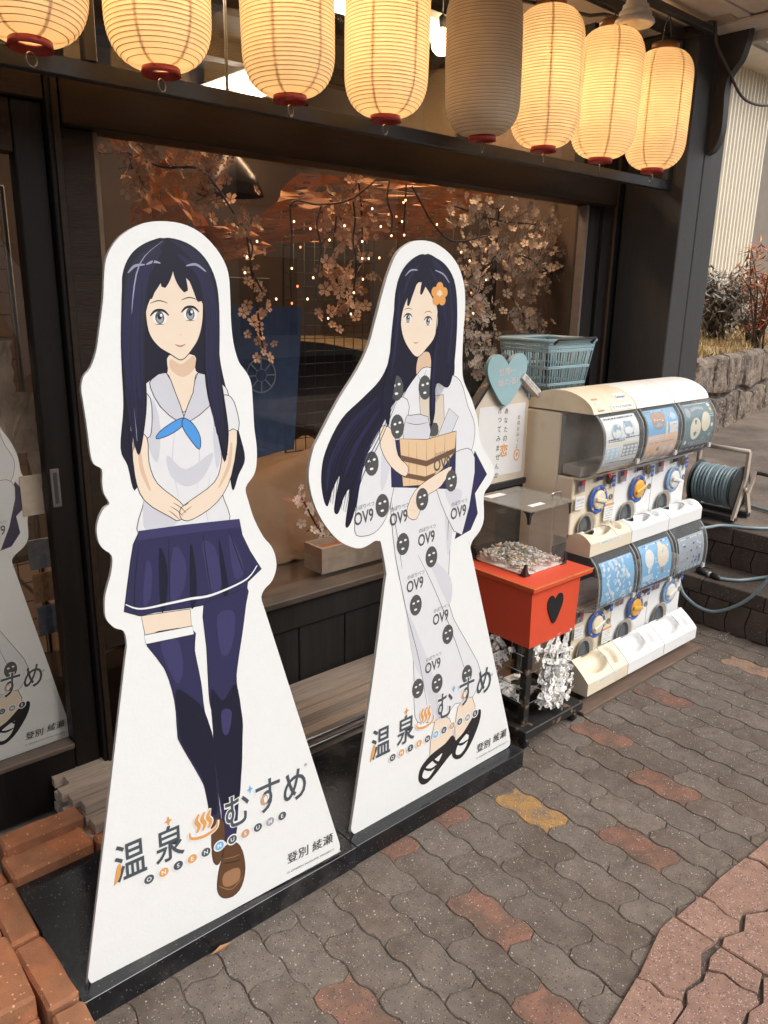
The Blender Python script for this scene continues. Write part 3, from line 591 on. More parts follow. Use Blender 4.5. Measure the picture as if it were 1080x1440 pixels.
# other things in the display
NOREN = mat('indigo_cloth', (0.030, 0.055, 0.125), 0.9, 0.2, 20)
s = MB(); c4 = [Vector(p) for p in ((1.4150, 2.5000, 1.4422), (1.8010, 2.5000, 1.4381), (1.7533, 2.5000, 0.8936), (1.3889, 2.5000, 0.8754))]
for i in range(8):
    for j in range(8):
        def Q(u, v):
            p = (c4[0] * (1 - u) + c4[1] * u) * (1 - v) + (c4[3] * (1 - u) + c4[2] * u) * v; return p + Vector((0, 0.012 * math.sin(u * 9), 0))
        s.add([Q(i / 8, j / 8), Q((i + 1) / 8, j / 8), Q((i + 1) / 8, (j + 1) / 8), Q(i / 8, (j + 1) / 8)], [(0, 1, 2, 3)], NOREN, True)
o = s.build('indigo_cloth'); tag(o, 'dark blue cloth with faint wheel emblem hanging behind the left cutout', 'cloth')
s = MB(); cw = Vector((1.5959, 2.4840, 1.1933)); GP = flat('faded_white_ink', (0.16, 0.19, 0.24))
for rr in (0.066, 0.024):
    n = 28; ring = [(rr * math.cos(2 * math.pi * k / n), rr * math.sin(2 * math.pi * k / n)) for k in range(n)]; ri = [(p[0] * .91, p[1] * .91) for p in ring]
    s.add([(cw.x + p[0], cw.y, cw.z + p[1]) for p in ring + ri], [(k, (k + 1) % n, n + (k + 1) % n, n + k) for k in range(n)], GP)
for k in range(8):
    a = math.pi * k / 4; s.poly([(cw.x + r_ * math.cos(a + d), cw.z + r_ * math.sin(a + d)) for r_, d in ((.024, -.1), (.061, -.05), (.061, .05), (.024, .1))], cw.y, GP, lambda a_, b_, z: (a_, z, b_))
s.build('wheel_emblem', o)
# crumpled brown cloth over the display table
BRC = mat('crumpled_brown_cloth', (0.24, 0.145, 0.085), 0.85, 0.2, 8)
s = MB(); nx, ny = 26, 20; vs = []
for i in range(nx + 1):
    for j in range(ny + 1):
        u, v = i / nx, j / ny; x = 1.25 + 0.95 * u; y = 2.42 + 0.6 * v
        z = 0.46 + 0.36 * min(1, v * 2.6) * (0.75 + 0.25 * u) + 0.05 * noise.noise(Vector((x * 5, y * 5, 1))) * min(1, v * 4) + 0.02 * abs(noise.noise(Vector((x * 14, y * 14, 4))))
        vs.append((x, y, max(z, 0.458)))
s.add(vs, [(i * (ny + 1) + j, (i + 1) * (ny + 1) + j, (i + 1) * (ny + 1) + j + 1, i * (ny + 1) + j + 1) for i in range(nx) for j in range(ny)], BRC, True)
tag(s.build('draped_cloth'), 'crumpled brown cloth covering a low display table behind the glass', 'cloth')
# planter
pl = thing('stone_planter', 'pale stone trough planter standing on the window ledge', 'planter', ((1.6525, 2.1700, 0.4751)[0], 2.19, 0.480), 0)
SPK = mat('speckled_pale_stone', (0.42, 0.33, 0.26), 0.8, 0.15, 30, 0.3, 90, specks=[(90, 0.1, (0.3, 0.34, 0.38))])
s = MB(); s.box((0, 0, 0), (0.62, 0.012, 0.10), SPK); s.box((0, 0.10, 0), (0.62, 0.112, 0.10), SPK); s.box((0, 0.0125, 0), (0.012, 0.0995, 0.0995), SPK); s.box((0.608, 0.0125, 0), (0.62, 0.0995, 0.0995), SPK)
s.build('trough', pl); s = MB(); s.box((0.0125, 0.0125, 0), (0.6075, 0.0995, 0.075), mat('orange_lining', (0.4, 0.16, 0.07), 0.9)); s.build('filling', pl)
# wire mesh racks
def mesh_rack(name, label, x0, x1, z0, z1, y, step, m):
    s = MB(); k = x0
    while k <= x1: s.tube([(k, y, z0), (k, y, z1)], 0.0022, m, 4); k += step
    k = z0
    while k <= z1: s.tube([(x0, y + 0.004, k), (x1, y + 0.004, k)], 0.0022, m, 4); k += step
    t = thing(name, label, 'wire rack', (0, 0, 0)); o = s.build('wire_mesh', t)
    s = MB(); s.tube([(x0, y, z0), (x0, y, z1), (x1, y, z1), (x1, y, z0)], 0.006, m, 6, closed=True); s.build('rim', t); return t
WIRE = mat('black_wire', (0.02, 0.018, 0.016), 0.4)
mesh_rack('wire_rack', 'black wire grid panel standing at the right end of the window display', 2.55, 3.25, 0.75, 1.92, 2.80, 0.062, WIRE)
mesh_rack('wire_rack', 'black wire grid panel behind the middle blossoms, left of the kimono cutout', 1.95, 2.45, 0.8, 1.85, 2.85, 0.055, WIRE)
mesh_rack('wire_rack', 'black wire grid rack behind the sliding door hung with grey packets', -0.2, 0.71, 0.4, 1.75, 2.34, 0.06, WIRE)
box1('display_board', (2.45, 2.86, 0.5), (3.28, 2.88, 1.95), mat('brown_pegboard', (0.13, 0.085, 0.056), 0.8, 0.15, 8), shop, 0.002)
# packets hanging on the rack behind the door
pk = mat('crumpled_grey_packet', (0.36, 0.30, 0.26), 0.4, 0.4, 16, 0.6, 60)
for (px_, py_) in ((5, 0), (17, 0), (6, 1), (20, 1), (30, 1), (34, 2)):
    s = MB(); cx, cz = {0: (0.655, 1.27), 1: (0.665, 1.13), 2: (0.672, 1.03)}[py_]; cx += (px_ - 20) * 0.003
    pts = []
    for i in range(7):
        for j in range(9):
            u, v = i / 6 - .5, j / 8 - .5; pts.append((u * 0.05 + .012 * noise.noise(Vector((u * 5, v * 6, px_))), 0.012 * math.cos(u * 3) * noise.noise(Vector((u * 9, v * 9, px_ + 5))) - 0.02, v * 0.17))
    s.add(pts, [(i * 9 + j, (i + 1) * 9 + j, (i + 1) * 9 + j + 1, i * 9 + j + 1) for i in range(6) for j in range(8)], pk)
    tag(s.build('hanging_packet', None, (cx, 2.30, cz)), 'crumpled grey packet hanging on the rack behind the sliding door', 'packet', 'packets on the rack behind the door')
box1('door_shelf', (-0.4, 2.36, 0.70), (0.71, 2.9, 0.72), BROWNW, shop, 0.002)
for k, c in enumerate(((0.10, 0.14, 0.22), (0.34, 0.18, 0.09), (0.2, 0.24, 0.3))):
    o = box1('picture_card', (0.655, 2.25 + k * .01, 0.50 + k * 0.10), (0.715, 2.258 + k * .01, 0.59 + k * 0.10), mat('card_ink_%d' % k, c, 0.4, 0.5, 40), None, 0.001)
    tag(o, 'small %s picture card leaning behind the sliding door' % ('dark blue', 'orange brown', 'grey blue')[k], 'card')

# ------------------------------------------------------------------ lanterns on their steel rack
rk = thing('lantern_rack', 'black steel frame under the eave carrying a row of paper lanterns', 'rack', (0, 0, 0))
RY = 1.86
s = MB(); s.box((-0.6, RY, 1.935), (3.255, RY + 0.03, 1.972), STEEL, 0.002); s.build('lower_rail', rk)
s = MB(); s.box((-0.6, RY, 2.500), (3.255, RY + 0.03, 2.535), STEEL, 0.002); s.build('upper_rail', rk)
s = MB(); s.box((-0.6, 1.74, 2.500), (3.255, 1.765, 2.524), STEEL, 0.002); s.build('hanging_rail', rk)
for xx in (0.765, 2.02, 3.225): s = MB(); s.box((xx, RY + 0.001, 1.974), (xx + 0.028, RY + 0.029, 2.498), STEEL, 0.002); s.build('upright', rk)
for xx in (0.765, 2.02, 3.225): s = MB(); s.box((xx, 1.767, 2.502), (xx + 0.025, RY - 0.002, 2.522), STEEL, 0.002); s.build('cross_bar', rk)
s = MB(); s.tube([(2.0263, 1.8000, 2.3711), (2.1610, 1.8000, 2.3822), (2.2861, 1.8000, 2.3979), (2.3812, 1.8000, 2.4043), (2.5009, 1.8000, 2.4153), (2.5823, 1.8000, 2.4370), (2.7141, 1.8000, 2.4473)], 0.006, DARKPL, 6); s.build('power_cable', rk)

def lantern_paper(name):
    m = bpy.data.materials.new(name); m.use_nodes = True; nt = m.node_tree; N = nt.nodes; L = nt.links
    N.remove(N['Principled BSDF']); o = N['Material Output']
    tc = N.new('ShaderNodeTexCoord'); nz = N.new('ShaderNodeTexNoise'); nz.inputs['Scale'].default_value = 14; nz.inputs['Detail'].default_value = 5
    L.new(tc.outputs['Object'], nz.inputs['Vector'])
    mr = N.new('ShaderNodeMapRange'); mr.inputs[3].default_value = 0.80; mr.inputs[4].default_value = 1.10; L.new(nz.outputs[0], mr.inputs[0])
    vm = N.new('ShaderNodeVectorMath'); vm.operation = 'SCALE'; vm.inputs[0].default_value = (0.86, 0.76, 0.60); L.new(mr.outputs[0], vm.inputs['Scale'])
    t = N.new('ShaderNodeBsdfTranslucent'); d = N.new('ShaderNodeBsdfDiffuse'); L.new(vm.outputs[0], t.inputs[0]); L.new(vm.outputs[0], d.inputs[0])
    a = N.new('ShaderNodeMixShader'); a.inputs[0].default_value = 0.45; L.new(d.outputs[0], a.inputs[1]); L.new(t.outputs[0], a.inputs[2]); L.new(a.outputs[0], o.inputs[0]); return m
LPAPER = lantern_paper('lantern_paper')
HOOP = mat('bamboo_hoop', (0.36, 0.22, 0.11), 0.6)
RIMR = mat('red_lacquer_rim', (0.36, 0.035, 0.025), 0.35)
RIMB = mat('brown_lacquer_rim', (0.16, 0.07, 0.03), 0.4)
LH, LR, NR = 0.405, 0.112, 46
def lrad(t):                                  # t 0 bottom .. 1 top
    e = min(t, 1 - t) / 0.24
    k = 1.0 if e >= 1 else math.sqrt(max(0.0, 1 - (1 - e) ** 2.3))
    return 0.040 + (LR - 0.040) * k - 0.004 * abs(t - .5)
pp_ = []
for k in range(NR):
    t0, t1 = k / NR, (k + 1) / NR
    for q in (0.0, 0.25, 0.5, 0.75):
        t = t0 + (t1 - t0) * q; pp_.append((lrad(t) + 0.0022 * math.sin(math.pi * q) - 0.0003, t * LH))
pp_.append((lrad(1.0), LH))
s = MB(); s.lathe(pp_, LPAPER, 48); L_paper = s.build('paper_shade')
s = MB()
for k in range(1, NR):
    t = k / NR; r = lrad(t) + 0.0007; n = 48
    vs = []
    for a in range(n):
        c, sn = math.cos(2 * math.pi * a / n), math.sin(2 * math.pi * a / n)
        vs += [((r - .0012) * c, (r - .0012) * sn, t * LH + .0008), ((r + .0006) * c, (r + .0006) * sn, t * LH), ((r - .0012) * c, (r - .0012) * sn, t * LH - .0008)]
    s.add(vs, [(a * 3 + i, ((a + 1) % n) * 3 + i, ((a + 1) % n) * 3 + i + 1, a * 3 + i + 1) for a in range(n) for i in (0, 1)], HOOP, True)
L_hoop = s.build('bamboo_hoops')
s = MB()
for k in range(6):
    a = R(60 * k + 12); c, sn = math.cos(a), math.sin(a); vs = []; 
    for q in range(25):
        t = q / 24; r = lrad(t) - 0.0015; w = 0.0035
        vs += [(r * c - w * sn, r * sn + w * c, t * LH), (r * c + w * sn, r * sn - w * c, t * LH)]
    s.add(vs, [(2 * q, 2 * q + 1, 2 * q + 3, 2 * q + 2) for q in range(24)], LPAPER)
L_seam = s.build('paper_seam')
s = MB(); s.lathe([(0.026, 0.0), (0.041, 0.0), (0.043, -0.015), (0.040, -0.015), (0.038, -0.004), (0.026, -0.004), (0.026, 0.0)], RIMR, 28); L_bot = s.build('bottom_rim')
s = MB(); s.lathe([(0.030, LH + 0.003), (0.047, LH + 0.003), (0.050, LH - 0.004), (0.050, LH + 0.022), (0.046, LH + 0.024), (0.044, LH + 0.008), (0.030, LH + 0.008)], RIMB, 28); L_top = s.build('top_rim')
s = MB(); s.tube([(0.013 * math.cos(a), 0, -0.034 + 0.013 * math.sin(a)) for a in [2 * math.pi * k / 14 for k in range(14)]], 0.002, mat('dull_steel_ring', (0.2, 0.17, 0.14), 0.35, metal=0.8), 6, closed=True); L_ring = s.build('pull_ring')
s = MB(); s.tube([(-0.04, 0, LH + .01), (-0.02, 0, LH + 0.09), (0, 0, LH + 0.125), (0.02, 0, LH + 0.09), (0.04, 0, LH + .01)], 0.0018, DARKPL, 5); L_wire = s.build('hanger_wire')
lant = [(0.613, 1.96, 1, 'leftmost lit paper lantern, cut by the photo edge, with tilted red rim', 7), (0.887, 1.96, 1, 'second lit paper lantern from the left, above the left cutout', 2), (1.228, 1.96, 1, 'third lit paper lantern from the left, in front of the tube lights', -1), (1.542, 1.96, 1, 'lit paper lantern directly left of the unlit grey one', 1), (1.935, 1.962, 0, 'unlit greyish paper lantern hanging tilted in the middle of the row', -4), (2.237, 1.968, 1, 'lit paper lantern directly right of the unlit grey one', 2), (2.564, 1.972, 1, 'second lit paper lantern from the right end of the row', -2), (2.912, 1.974, 1, 'last lit paper lantern at the right end, beside the corner post', 1), (0.27, 1.96, 1, 'lit paper lantern beyond the left edge of the photo', 0)]
for (x, z, lit, lab, tilt) in lant:
    t = thing('paper_lantern', lab, 'lantern', (x, 1.752, z), R(rnd.uniform(0, 90)), 'paper lanterns under the eave')
    t.rotation_euler = (R(rnd.uniform(-1.5, 1.5)), R(tilt * 0.5), R(rnd.uniform(0, 60)))
    for q in (L_paper, L_hoop, L_seam, L_bot, L_top, L_ring, L_wire): share(q, t)
    if lit:
        pw = LANP * rnd.uniform(.86, 1.12)
        for hz in (0.12, 0.205, 0.29): point('lantern_lamp', (x, 1.752, z + hz), pw, (1.0, 0.635, 0.30), 0.035)
for q in (L_paper, L_hoop, L_seam, L_bot, L_top, L_ring, L_wire): bpy.data.objects.remove(q)
lp = thing('insulator_lamp', 'small white ribbed lamp shade under the eave above the right lanterns', 'lamp', (2.5575, 1.6600, 2.3809))
s = MB(); s.lathe([(0.02, 0.075), (0.030, 0.07), (0.034, 0.055), (0.032, 0.05), (0.042, 0.046), (0.044, 0.034), (0.041, 0.030), (0.052, 0.026), (0.054, 0.012), (0.051, 0.008), (0.062, 0.004), (0.066, -0.006), (0.060, -0.012), (0.035, -0.004), (0.005, 0.01)], mat('ribbed_white_ceramic', (0.66, 0.62, 0.57), 0.3), 28); s.build('ribbed_shade', lp)
s = MB(); s.lathe([(0.026, 0.072), (0.028, 0.12), (0.018, 0.13), (0.002, 0.135)], DARKPL, 18); s.build('socket', lp)
cb = MB(); cb.tube(smooth([(3.2352, 1.7400, 2.5392), (3.2486, 1.7400, 2.5125), (3.2661, 1.7400, 2.4713), (3.3180, 1.7400, 2.4359), (3.3831, 1.7400, 2.4016), (3.4368, 1.7400, 2.3691), (3.5059, 1.7400, 2.3326), (3.5780, 1.7400, 2.3141), (3.6809, 1.7400, 2.3134), (3.7833, 1.7400, 2.3261), (3.9955, 1.7400, 2.3643)], 3, False), 0.006, mat('brown_cable_sheath', (0.07, 0.05, 0.04), 0.5), 8)
tag(cb.build('hanging_cable'), 'brown cable hanging from the eave soffit in front of the bracket', 'cable')

# ------------------------------------------------------------------ printed cutout boards
def bfn(u, v, d): return (u, -d, v)
SKIN = flat('print_skin', (0.80, 0.66, 0.52)); SKINS = flat('print_skin_dark', (0.68, 0.48, 0.34))
HAIR = flat('print_hair', (0.012, 0.012, 0.026)); HAIRL = flat('print_hair_light', (0.022, 0.021, 0.062)); HAIRH = flat('print_hair_gloss', (0.30, 0.31, 0.40))
NAVY = flat('print_navy', (0.030, 0.028, 0.085)); NAVYD = flat('print_navy_dark', (0.012, 0.013, 0.03)); NAVYL = flat('print_navy_light', (0.047, 0.043, 0.125))
CLOTH = flat('print_blouse', (0.72, 0.72, 0.735)); CLOTHS = flat('print_blouse_fold', (0.58, 0.58, 0.63)); INK = flat('print_ink', (0.02, 0.02, 0.022))
BLUE = flat('print_blue', (0.08, 0.30, 0.70)); SHOE = flat('print_shoe', (0.12, 0.055, 0.025)); SHOEL = flat('print_shoe_light', (0.34, 0.18, 0.09))
WOODP = flat('print_wood', (0.72, 0.50, 0.30)); WOODD = flat('print_wood_dark', (0.16, 0.09, 0.055)); SLATE = flat('print_slate', (0.07, 0.085, 0.10)); OCHRE = flat('print_ochre', (0.72, 0.34, 0.10)); SKYB = flat('print_sky', (0.16, 0.44, 0.74)); COPPER = flat('print_copper', (0.58, 0.33, 0.19)); MOTIF = flat('print_motif', (0.085, 0.085, 0.085)); LIPS = flat('print_lip', (0.45, 0.2, 0.16)); PALEG = flat('print_pale_grey', (0.62, 0.62, 0.66))
LEV = [0.0]
def lay(s, pts, m, sm=4, dz=0.000006):
    LEV[0] += dz; P = smooth(pts, sm) if sm else pts; s.poly(P, LEV[0], m, bfn)
def line(s, pts, w, m=None, sm=5, dz=0.000005):
    LEV[0] += dz; P = smooth(pts, sm, False) if sm else pts; s.poly(strip(P, w), LEV[0], m or INK, bfn)
def outlined(s, pts, m, w=0.0016, sm=4):
    lay(s, pts, m, sm); P = smooth(pts, sm) if sm else list(pts); n = len(P); LEV[0] += 0.000005
    c = Vector((sum(p[0] for p in P) / n, sum(p[1] for p in P) / n)); vs = []
    for i in range(n):
        a, b = Vector(P[i - 1]), Vector(P[(i + 1) % n]); t = (b - a)
        nn = Vector((-t.y, t.x)).normalized() if t.length > 1e-9 else Vector((0, 0)); p = Vector(P[i])
        vs += [bfn(p.x + nn.x * w / 2, p.y + nn.y * w / 2, LEV[0]), bfn(p.x - nn.x * w / 2, p.y - nn.y * w / 2, LEV[0])]
    s.add(vs, [(2 * i, 2 * i + 1, 2 * ((i + 1) % n) + 1, 2 * ((i + 1) % n)) for i in range(n)], INK)
def board(name, label, loc, rz, outline):
    t = thing(name, label, 'cutout sign', loc, rz)
    s = MB(); s.prism(smooth(outline, 3), 0.0, -0.009, WHITEB, bfn, EDGEB); s.build('panel', t)
    s = MB(); s.box((0.18, 0.012, 0.0), (0.20, 0.16, 0.012), DARKPL); s.box((0.42, 0.012, 0.0), (0.44, 0.16, 0.012), DARKPL); s.box((0.18, 0.012, 0.013), (0.20, 0.022, 0.5), DARKPL); s.box((0.42, 0.012, 0.013), (0.44, 0.022, 0.5), DARKPL)
    s.build('stand_foot', t); return t
def logo(t, P, circ, name_pts, cr_pts, reg, sz):
    """P: centres of the six signs; circ: first/last letter circle; name: two centres; cr: copyright ends"""
    z = LEV[0] + 0.0001; s = MB()
    for ch, p, h in zip(('温', '泉', 'む', 'す', 'め'), P[:2] + P[3:], (1.0, 0.98, 0.92, 0.98, 0.95)):
        if ch in 'むす': put_text(s, ch, WHITEPR, bfn, z - .00004, p[0], p[1], sz * h * 1.14, sz * h * 0.88, 0, 0.05)
        put_text(s, ch, SLATE, bfn, z, p[0], p[1], sz * h * 1.10, sz * h * 0.82, 0, 0.010)
    # orange drop on the first sign, sparkles
    a = P[0]; d = sz * 0.5
    s.poly(smooth([(a[0] - d * .93, a[1] - d * 1.12), (a[0] - d * .70, a[1] - d * .1), (a[0] - d * .52, a[1] - d * .05), (a[0] - d * .60, a[1] - d * .7)], 4), z + .00003, OCHRE, bfn)
    def spark(c, r, m): s.poly([(c[0] + r * q * math.cos(math.pi * k / 4), c[1] + r * q * math.sin(math.pi * k / 4)) for k, q in enumerate((.7, .32, 1, .32, .7, .32, 1, .32))], z + .00003, m, bfn)
    spark((P[1][0], P[1][1] + sz * 0.68), sz * .16, OCHRE); spark((P[3][0] + sz * .42, P[3][1] + sz * .50), sz * .14, SKYB)
    s.poly(ell(P[4][0] - sz * .12, P[4][1] - sz * .10, sz * .12, sz * .17), z + .00003, COPPER, bfn); s.poly(ell(P[4][0] - sz * .08, P[4][1] - sz * .10, sz * .06, sz * .11), z + .00005, WHITEPR, bfn)
    cx, cy = P[2]
    for m_, g_, z_ in ((WHITEPR, sz * .035, z - .00003), (OCHRE, 0.0, z)):           # three steam curls over a bowl
        for k in (-1, 0, 1): s.poly(strip(smooth([(cx + k * sz * .17 - sz * .02, cy - sz * .16 - g_), (cx + k * sz * .17 + sz * .05, cy + sz * .02), (cx + k * sz * .17 - sz * .03, cy + sz * .20), (cx + k * sz * .17 + sz * .06, cy + sz * .40 + g_)], 4, False), sz * .13 + 2 * g_), z_ + k * .000004, m_, bfn)
        s.poly(strip(smooth([(cx - sz * .40 - g_, cy - sz * .06), (cx - sz * .36, cy - sz * .26), (cx, cy - sz * .36), (cx + sz * .36, cy - sz * .26), (cx + sz * .42 + g_, cy - sz * .04)], 5, False), sz * .10 + 2 * g_), z_ + .000012, m_, bfn)
    put_text(s, '®', SLATE, bfn, z, reg[0], reg[1], sz * .10)
    s.build('logo_lettering', t)
    s = MB(); word = 'ONSENMUSUME'; cols = [SLATE, OCHRE, SLATE, OCHRE, SLATE, SKYB, SLATE, COPPER, SLATE, GREYP, SLATE]
    for k, ch in enumerate(word):
        f = k / 10.0; cx = circ[0][0] + (circ[1][0] - circ[0][0]) * f; cy = circ[0][1] + (circ[1][1] - circ[0][1]) * f; r = sz * .135
        s.poly(ell(cx, cy, r * 1.30, r * 1.30, 20), z - .00004, WHITEPR, bfn); s.poly(ell(cx, cy, r, r, 20), z, cols[k], bfn); put_text(s, ch, WHITEPR, bfn, z + .00003, cx, cy, r * .95, None, 0, 0.02)
    s.build('letter_circles', t)
    s = MB(); put_text(s, '登別', INK, bfn, z, name_pts[0][0], name_pts[0][1], sz * .36, sz * .76, 0, 0.004); put_text(s, '綾瀬', INK, bfn, z, name_pts[1][0], name_pts[1][1], sz * .36, sz * .76, 0, 0.004); s.build('name_lettering', t)
    s = MB(); (x0, y0), (x1, y1) = cr_pts; put_text(s, '© ONSEN MUSUME PROJECT', SLATE, bfn, z, (x0 + x1) / 2, (y0 + y1) / 2, sz * .085, x1 - x0, 0, 0.0); s.build('copyright_lettering', t)

def face(s, f, eyes, mouth, w):
    def disc(x, y, rx, ry, m): LEV[0] += .000006; s.poly(ell(x, y, rx, ry, 18), LEV[0], m, bfn)
    for (x, y) in eyes:
        disc(x, y, w * .72, w * .62, WHITEPR); disc(x, y + w * .02, w * .46, w * .60, SLATE); disc(x, y - w * .12, w * .34, w * .36, GREYP); disc(x, y + w * .10, w * .22, w * .26, INK); disc(x + w * .16, y + w * .24, w * .13, w * .15, WHITEPR)
        line(s, [(x - w * .95, y + w * .18), (x - w * .4, y + w * .66), (x + w * .4, y + w * .68), (x + w * .95, y + w * .22)], w * .26, INK)
        line(s, [(x - w * .5, y - w * .60), (x + w * .4, y - w * .62)], w * .07, INK, 3); line(s, [(x - w * .9, y + w * 1.35), (x, y + w * 1.62), (x + w * .9, y + w * 1.38)], w * .10, INK)
    x, y = mouth; line(s, [(x - w * .55, y + w * .12), (x, y - w * .06), (x + w * .55, y + w * .12)], w * .16, LIPS); line(s, [(x + w * .05, y + w * 1.15), (x + w * .12, y + w * 1.0)], w * .10, SKINS, 3)

OUT1 = [(0.1412, 1.4185), (0.1461, 1.4581), (0.1516, 1.4843), (0.1656, 1.5085), (0.1864, 1.5284), (0.2197, 1.5458), (0.2532, 1.5527), (0.2948, 1.5513), (0.3294, 1.5391), (0.3566, 1.5178), (0.3763, 1.4930), (0.3873, 1.4647), (0.3893, 1.4210), (0.3893, 1.3752), (0.3931, 1.3341), (0.4029, 1.2990), (0.4182, 1.2786), (0.4290, 1.2580), (0.4323, 1.2275), (0.4344, 1.1641), (0.4392, 1.1187), (0.4369, 1.0810), (0.4295, 1.0604), (0.4102, 1.0370), (0.4160, 1.0067), (0.4284, 0.9655), (0.4498, 0.9217), (0.4688, 0.8969), (0.4790, 0.8702), (0.4802, 0.8416), (0.4687, 0.8155), (0.4502, 0.8012), (0.4408, 0.7849), (0.4456, 0.7618), (0.4506, 0.7452), (0.4957, 0.5896), (0.5810, 0.2940), (0.6467, 0.0666), (0.6536, 0.0435), (0.6572, 0.0195), (0.6468, 0.0091), (0.6308, 0.0082), (0.2885, -0.0004), (0.0223, -0.0069), (0.0116, -0.0070), (0.0017, 0.0027), (-0.0022, 0.0205), (0.0013, 0.0409), (0.0871, 0.4949), (0.1306, 0.7283), (0.1353, 0.7532), (0.1319, 0.7848), (0.1144, 0.7970), (0.1006, 0.8171), (0.0982, 0.8385), (0.1020, 0.8698), (0.1162, 0.9117), (0.1201, 0.9440), (0.1052, 0.9611), (0.0972, 0.9782), (0.0960, 1.0021), (0.1021, 1.0232), (0.1127, 1.0394), (0.1233, 1.0473), (0.1149, 1.0678), (0.1133, 1.0898), (0.1146, 1.1138), (0.1012, 1.1248), (0.0964, 1.1439), (0.0945, 1.1884), (0.0915, 1.2373), (0.0899, 1.2626), (0.0955, 1.2835), (0.1092, 1.2990), (0.1215, 1.3271), (0.1292, 1.3602), (0.1353, 1.3882)]
b1 = board('cutout_sign', 'tall white cutout board of a girl in white blouse and navy skirt', (0.4296, 1.3964, 0.0620), -0.04788, OUT1)
LEV[0] = 0.0003; s = MB()
lay(s, [(0.1753, 1.4298), (0.1788, 1.4602), (0.1896, 1.4846), (0.2064, 1.5033), (0.2323, 1.5178), (0.2595, 1.5241), (0.2937, 1.5209), (0.3240, 1.5049), (0.3459, 1.4777), (0.3608, 1.4457), (0.3636, 1.4062), (0.3613, 1.3525), (0.3623, 1.3047), (0.3712, 1.2555), (0.3863, 1.1975), (0.4008, 1.1495), (0.4106, 1.0993), (0.3945, 1.0665), (0.3802, 1.0351), (0.3721, 1.0785), (0.3606, 1.1125), (0.3473, 1.1720), (0.3208, 1.2306), (0.2195, 1.2375), (0.2040, 1.1714), (0.1962, 1.1174), (0.1731, 1.0649), (0.1629, 1.1146), (0.1519, 1.1497), (0.1630, 1.2282), (0.1657, 1.3182)], HAIR)
lay(s, [(0.2334, 1.3028), (0.2181, 1.2376), (0.2049, 1.1849), (0.2181, 1.2376)], HAIRL, 2)
lay(s, [(0.2566, 1.3151), (0.3085, 1.3134), (0.3099, 1.2836), (0.3482, 1.2624), (0.3189, 1.2224), (0.2790, 1.2032), (0.2428, 1.2278), (0.2297, 1.2661), (0.2519, 1.2836)], SKIN)
lay(s, [(0.2590, 1.3084), (0.2814, 1.2983), (0.3070, 1.3134), (0.3072, 1.2891), (0.2829, 1.2740), (0.2593, 1.2885)], SKINS)
outlined(s, [(0.2204, 1.2732), (0.2491, 1.2837), (0.2654, 1.2452), (0.2807, 1.2058), (0.3019, 1.2429), (0.3142, 1.2806), (0.3604, 1.2589), (0.3781, 1.2325), (0.3725, 1.1697), (0.3584, 1.0980), (0.3543, 1.0388), (0.3677, 0.9680), (0.2724, 0.9708), (0.1754, 0.9765), (0.1916, 1.0481), (0.1962, 1.1174), (0.1898, 1.1862), (0.1955, 1.2496)], CLOTH)
lay(s, [(0.2424, 1.1259), (0.2790, 1.0932), (0.3388, 1.1208), (0.3146, 1.0711), (0.2772, 1.0587), (0.2459, 1.0859)], CLOTHS); lay(s, [(0.1953, 1.0617), (0.2287, 1.0426), (0.2551, 0.9873), (0.2031, 0.9831), (0.1852, 0.9949)], CLOTHS); lay(s, [(0.2181, 1.2376), (0.2315, 1.1825), (0.2215, 1.1144), (0.2045, 1.1577)], CLOTHS); lay(s, [(0.3529, 1.2285), (0.3405, 1.1583), (0.3466, 1.0847), (0.3624, 1.1562)], CLOTHS)
for L in ([(0.2616, 1.1798), (0.2518, 1.1108), (0.2609, 1.0377)], [(0.3030, 1.1760), (0.3092, 1.1183), (0.2995, 1.0467)], [(0.2295, 1.0568), (0.2356, 1.0125), (0.2293, 0.9814)], [(0.3303, 1.0720), (0.3181, 1.0142), (0.3225, 0.9711)]): line(s, L, 0.0022, CLOTHS)
# sailor collar and neckerchief
outlined(s, [(0.2491, 1.2837), (0.2654, 1.2452), (0.2802, 1.1976), (0.2666, 1.1904), (0.2339, 1.2203), (0.2167, 1.2576), (0.2204, 1.2732)], CLOTHS, sm=2); outlined(s, [(0.3142, 1.2806), (0.3019, 1.2429), (0.2802, 1.1976), (0.2931, 1.1881), (0.3337, 1.2129), (0.3600, 1.2491), (0.3574, 1.2619)], CLOTHS, sm=2)
outlined(s, [(0.2801, 1.1948), (0.2608, 1.1909), (0.2310, 1.1743), (0.2216, 1.1601), (0.2476, 1.1644), (0.2747, 1.1786)], BLUE, sm=3); outlined(s, [(0.2801, 1.1948), (0.2987, 1.1820), (0.3125, 1.1553), (0.3098, 1.1298), (0.2912, 1.1517), (0.2762, 1.1784)], BLUE, sm=3)
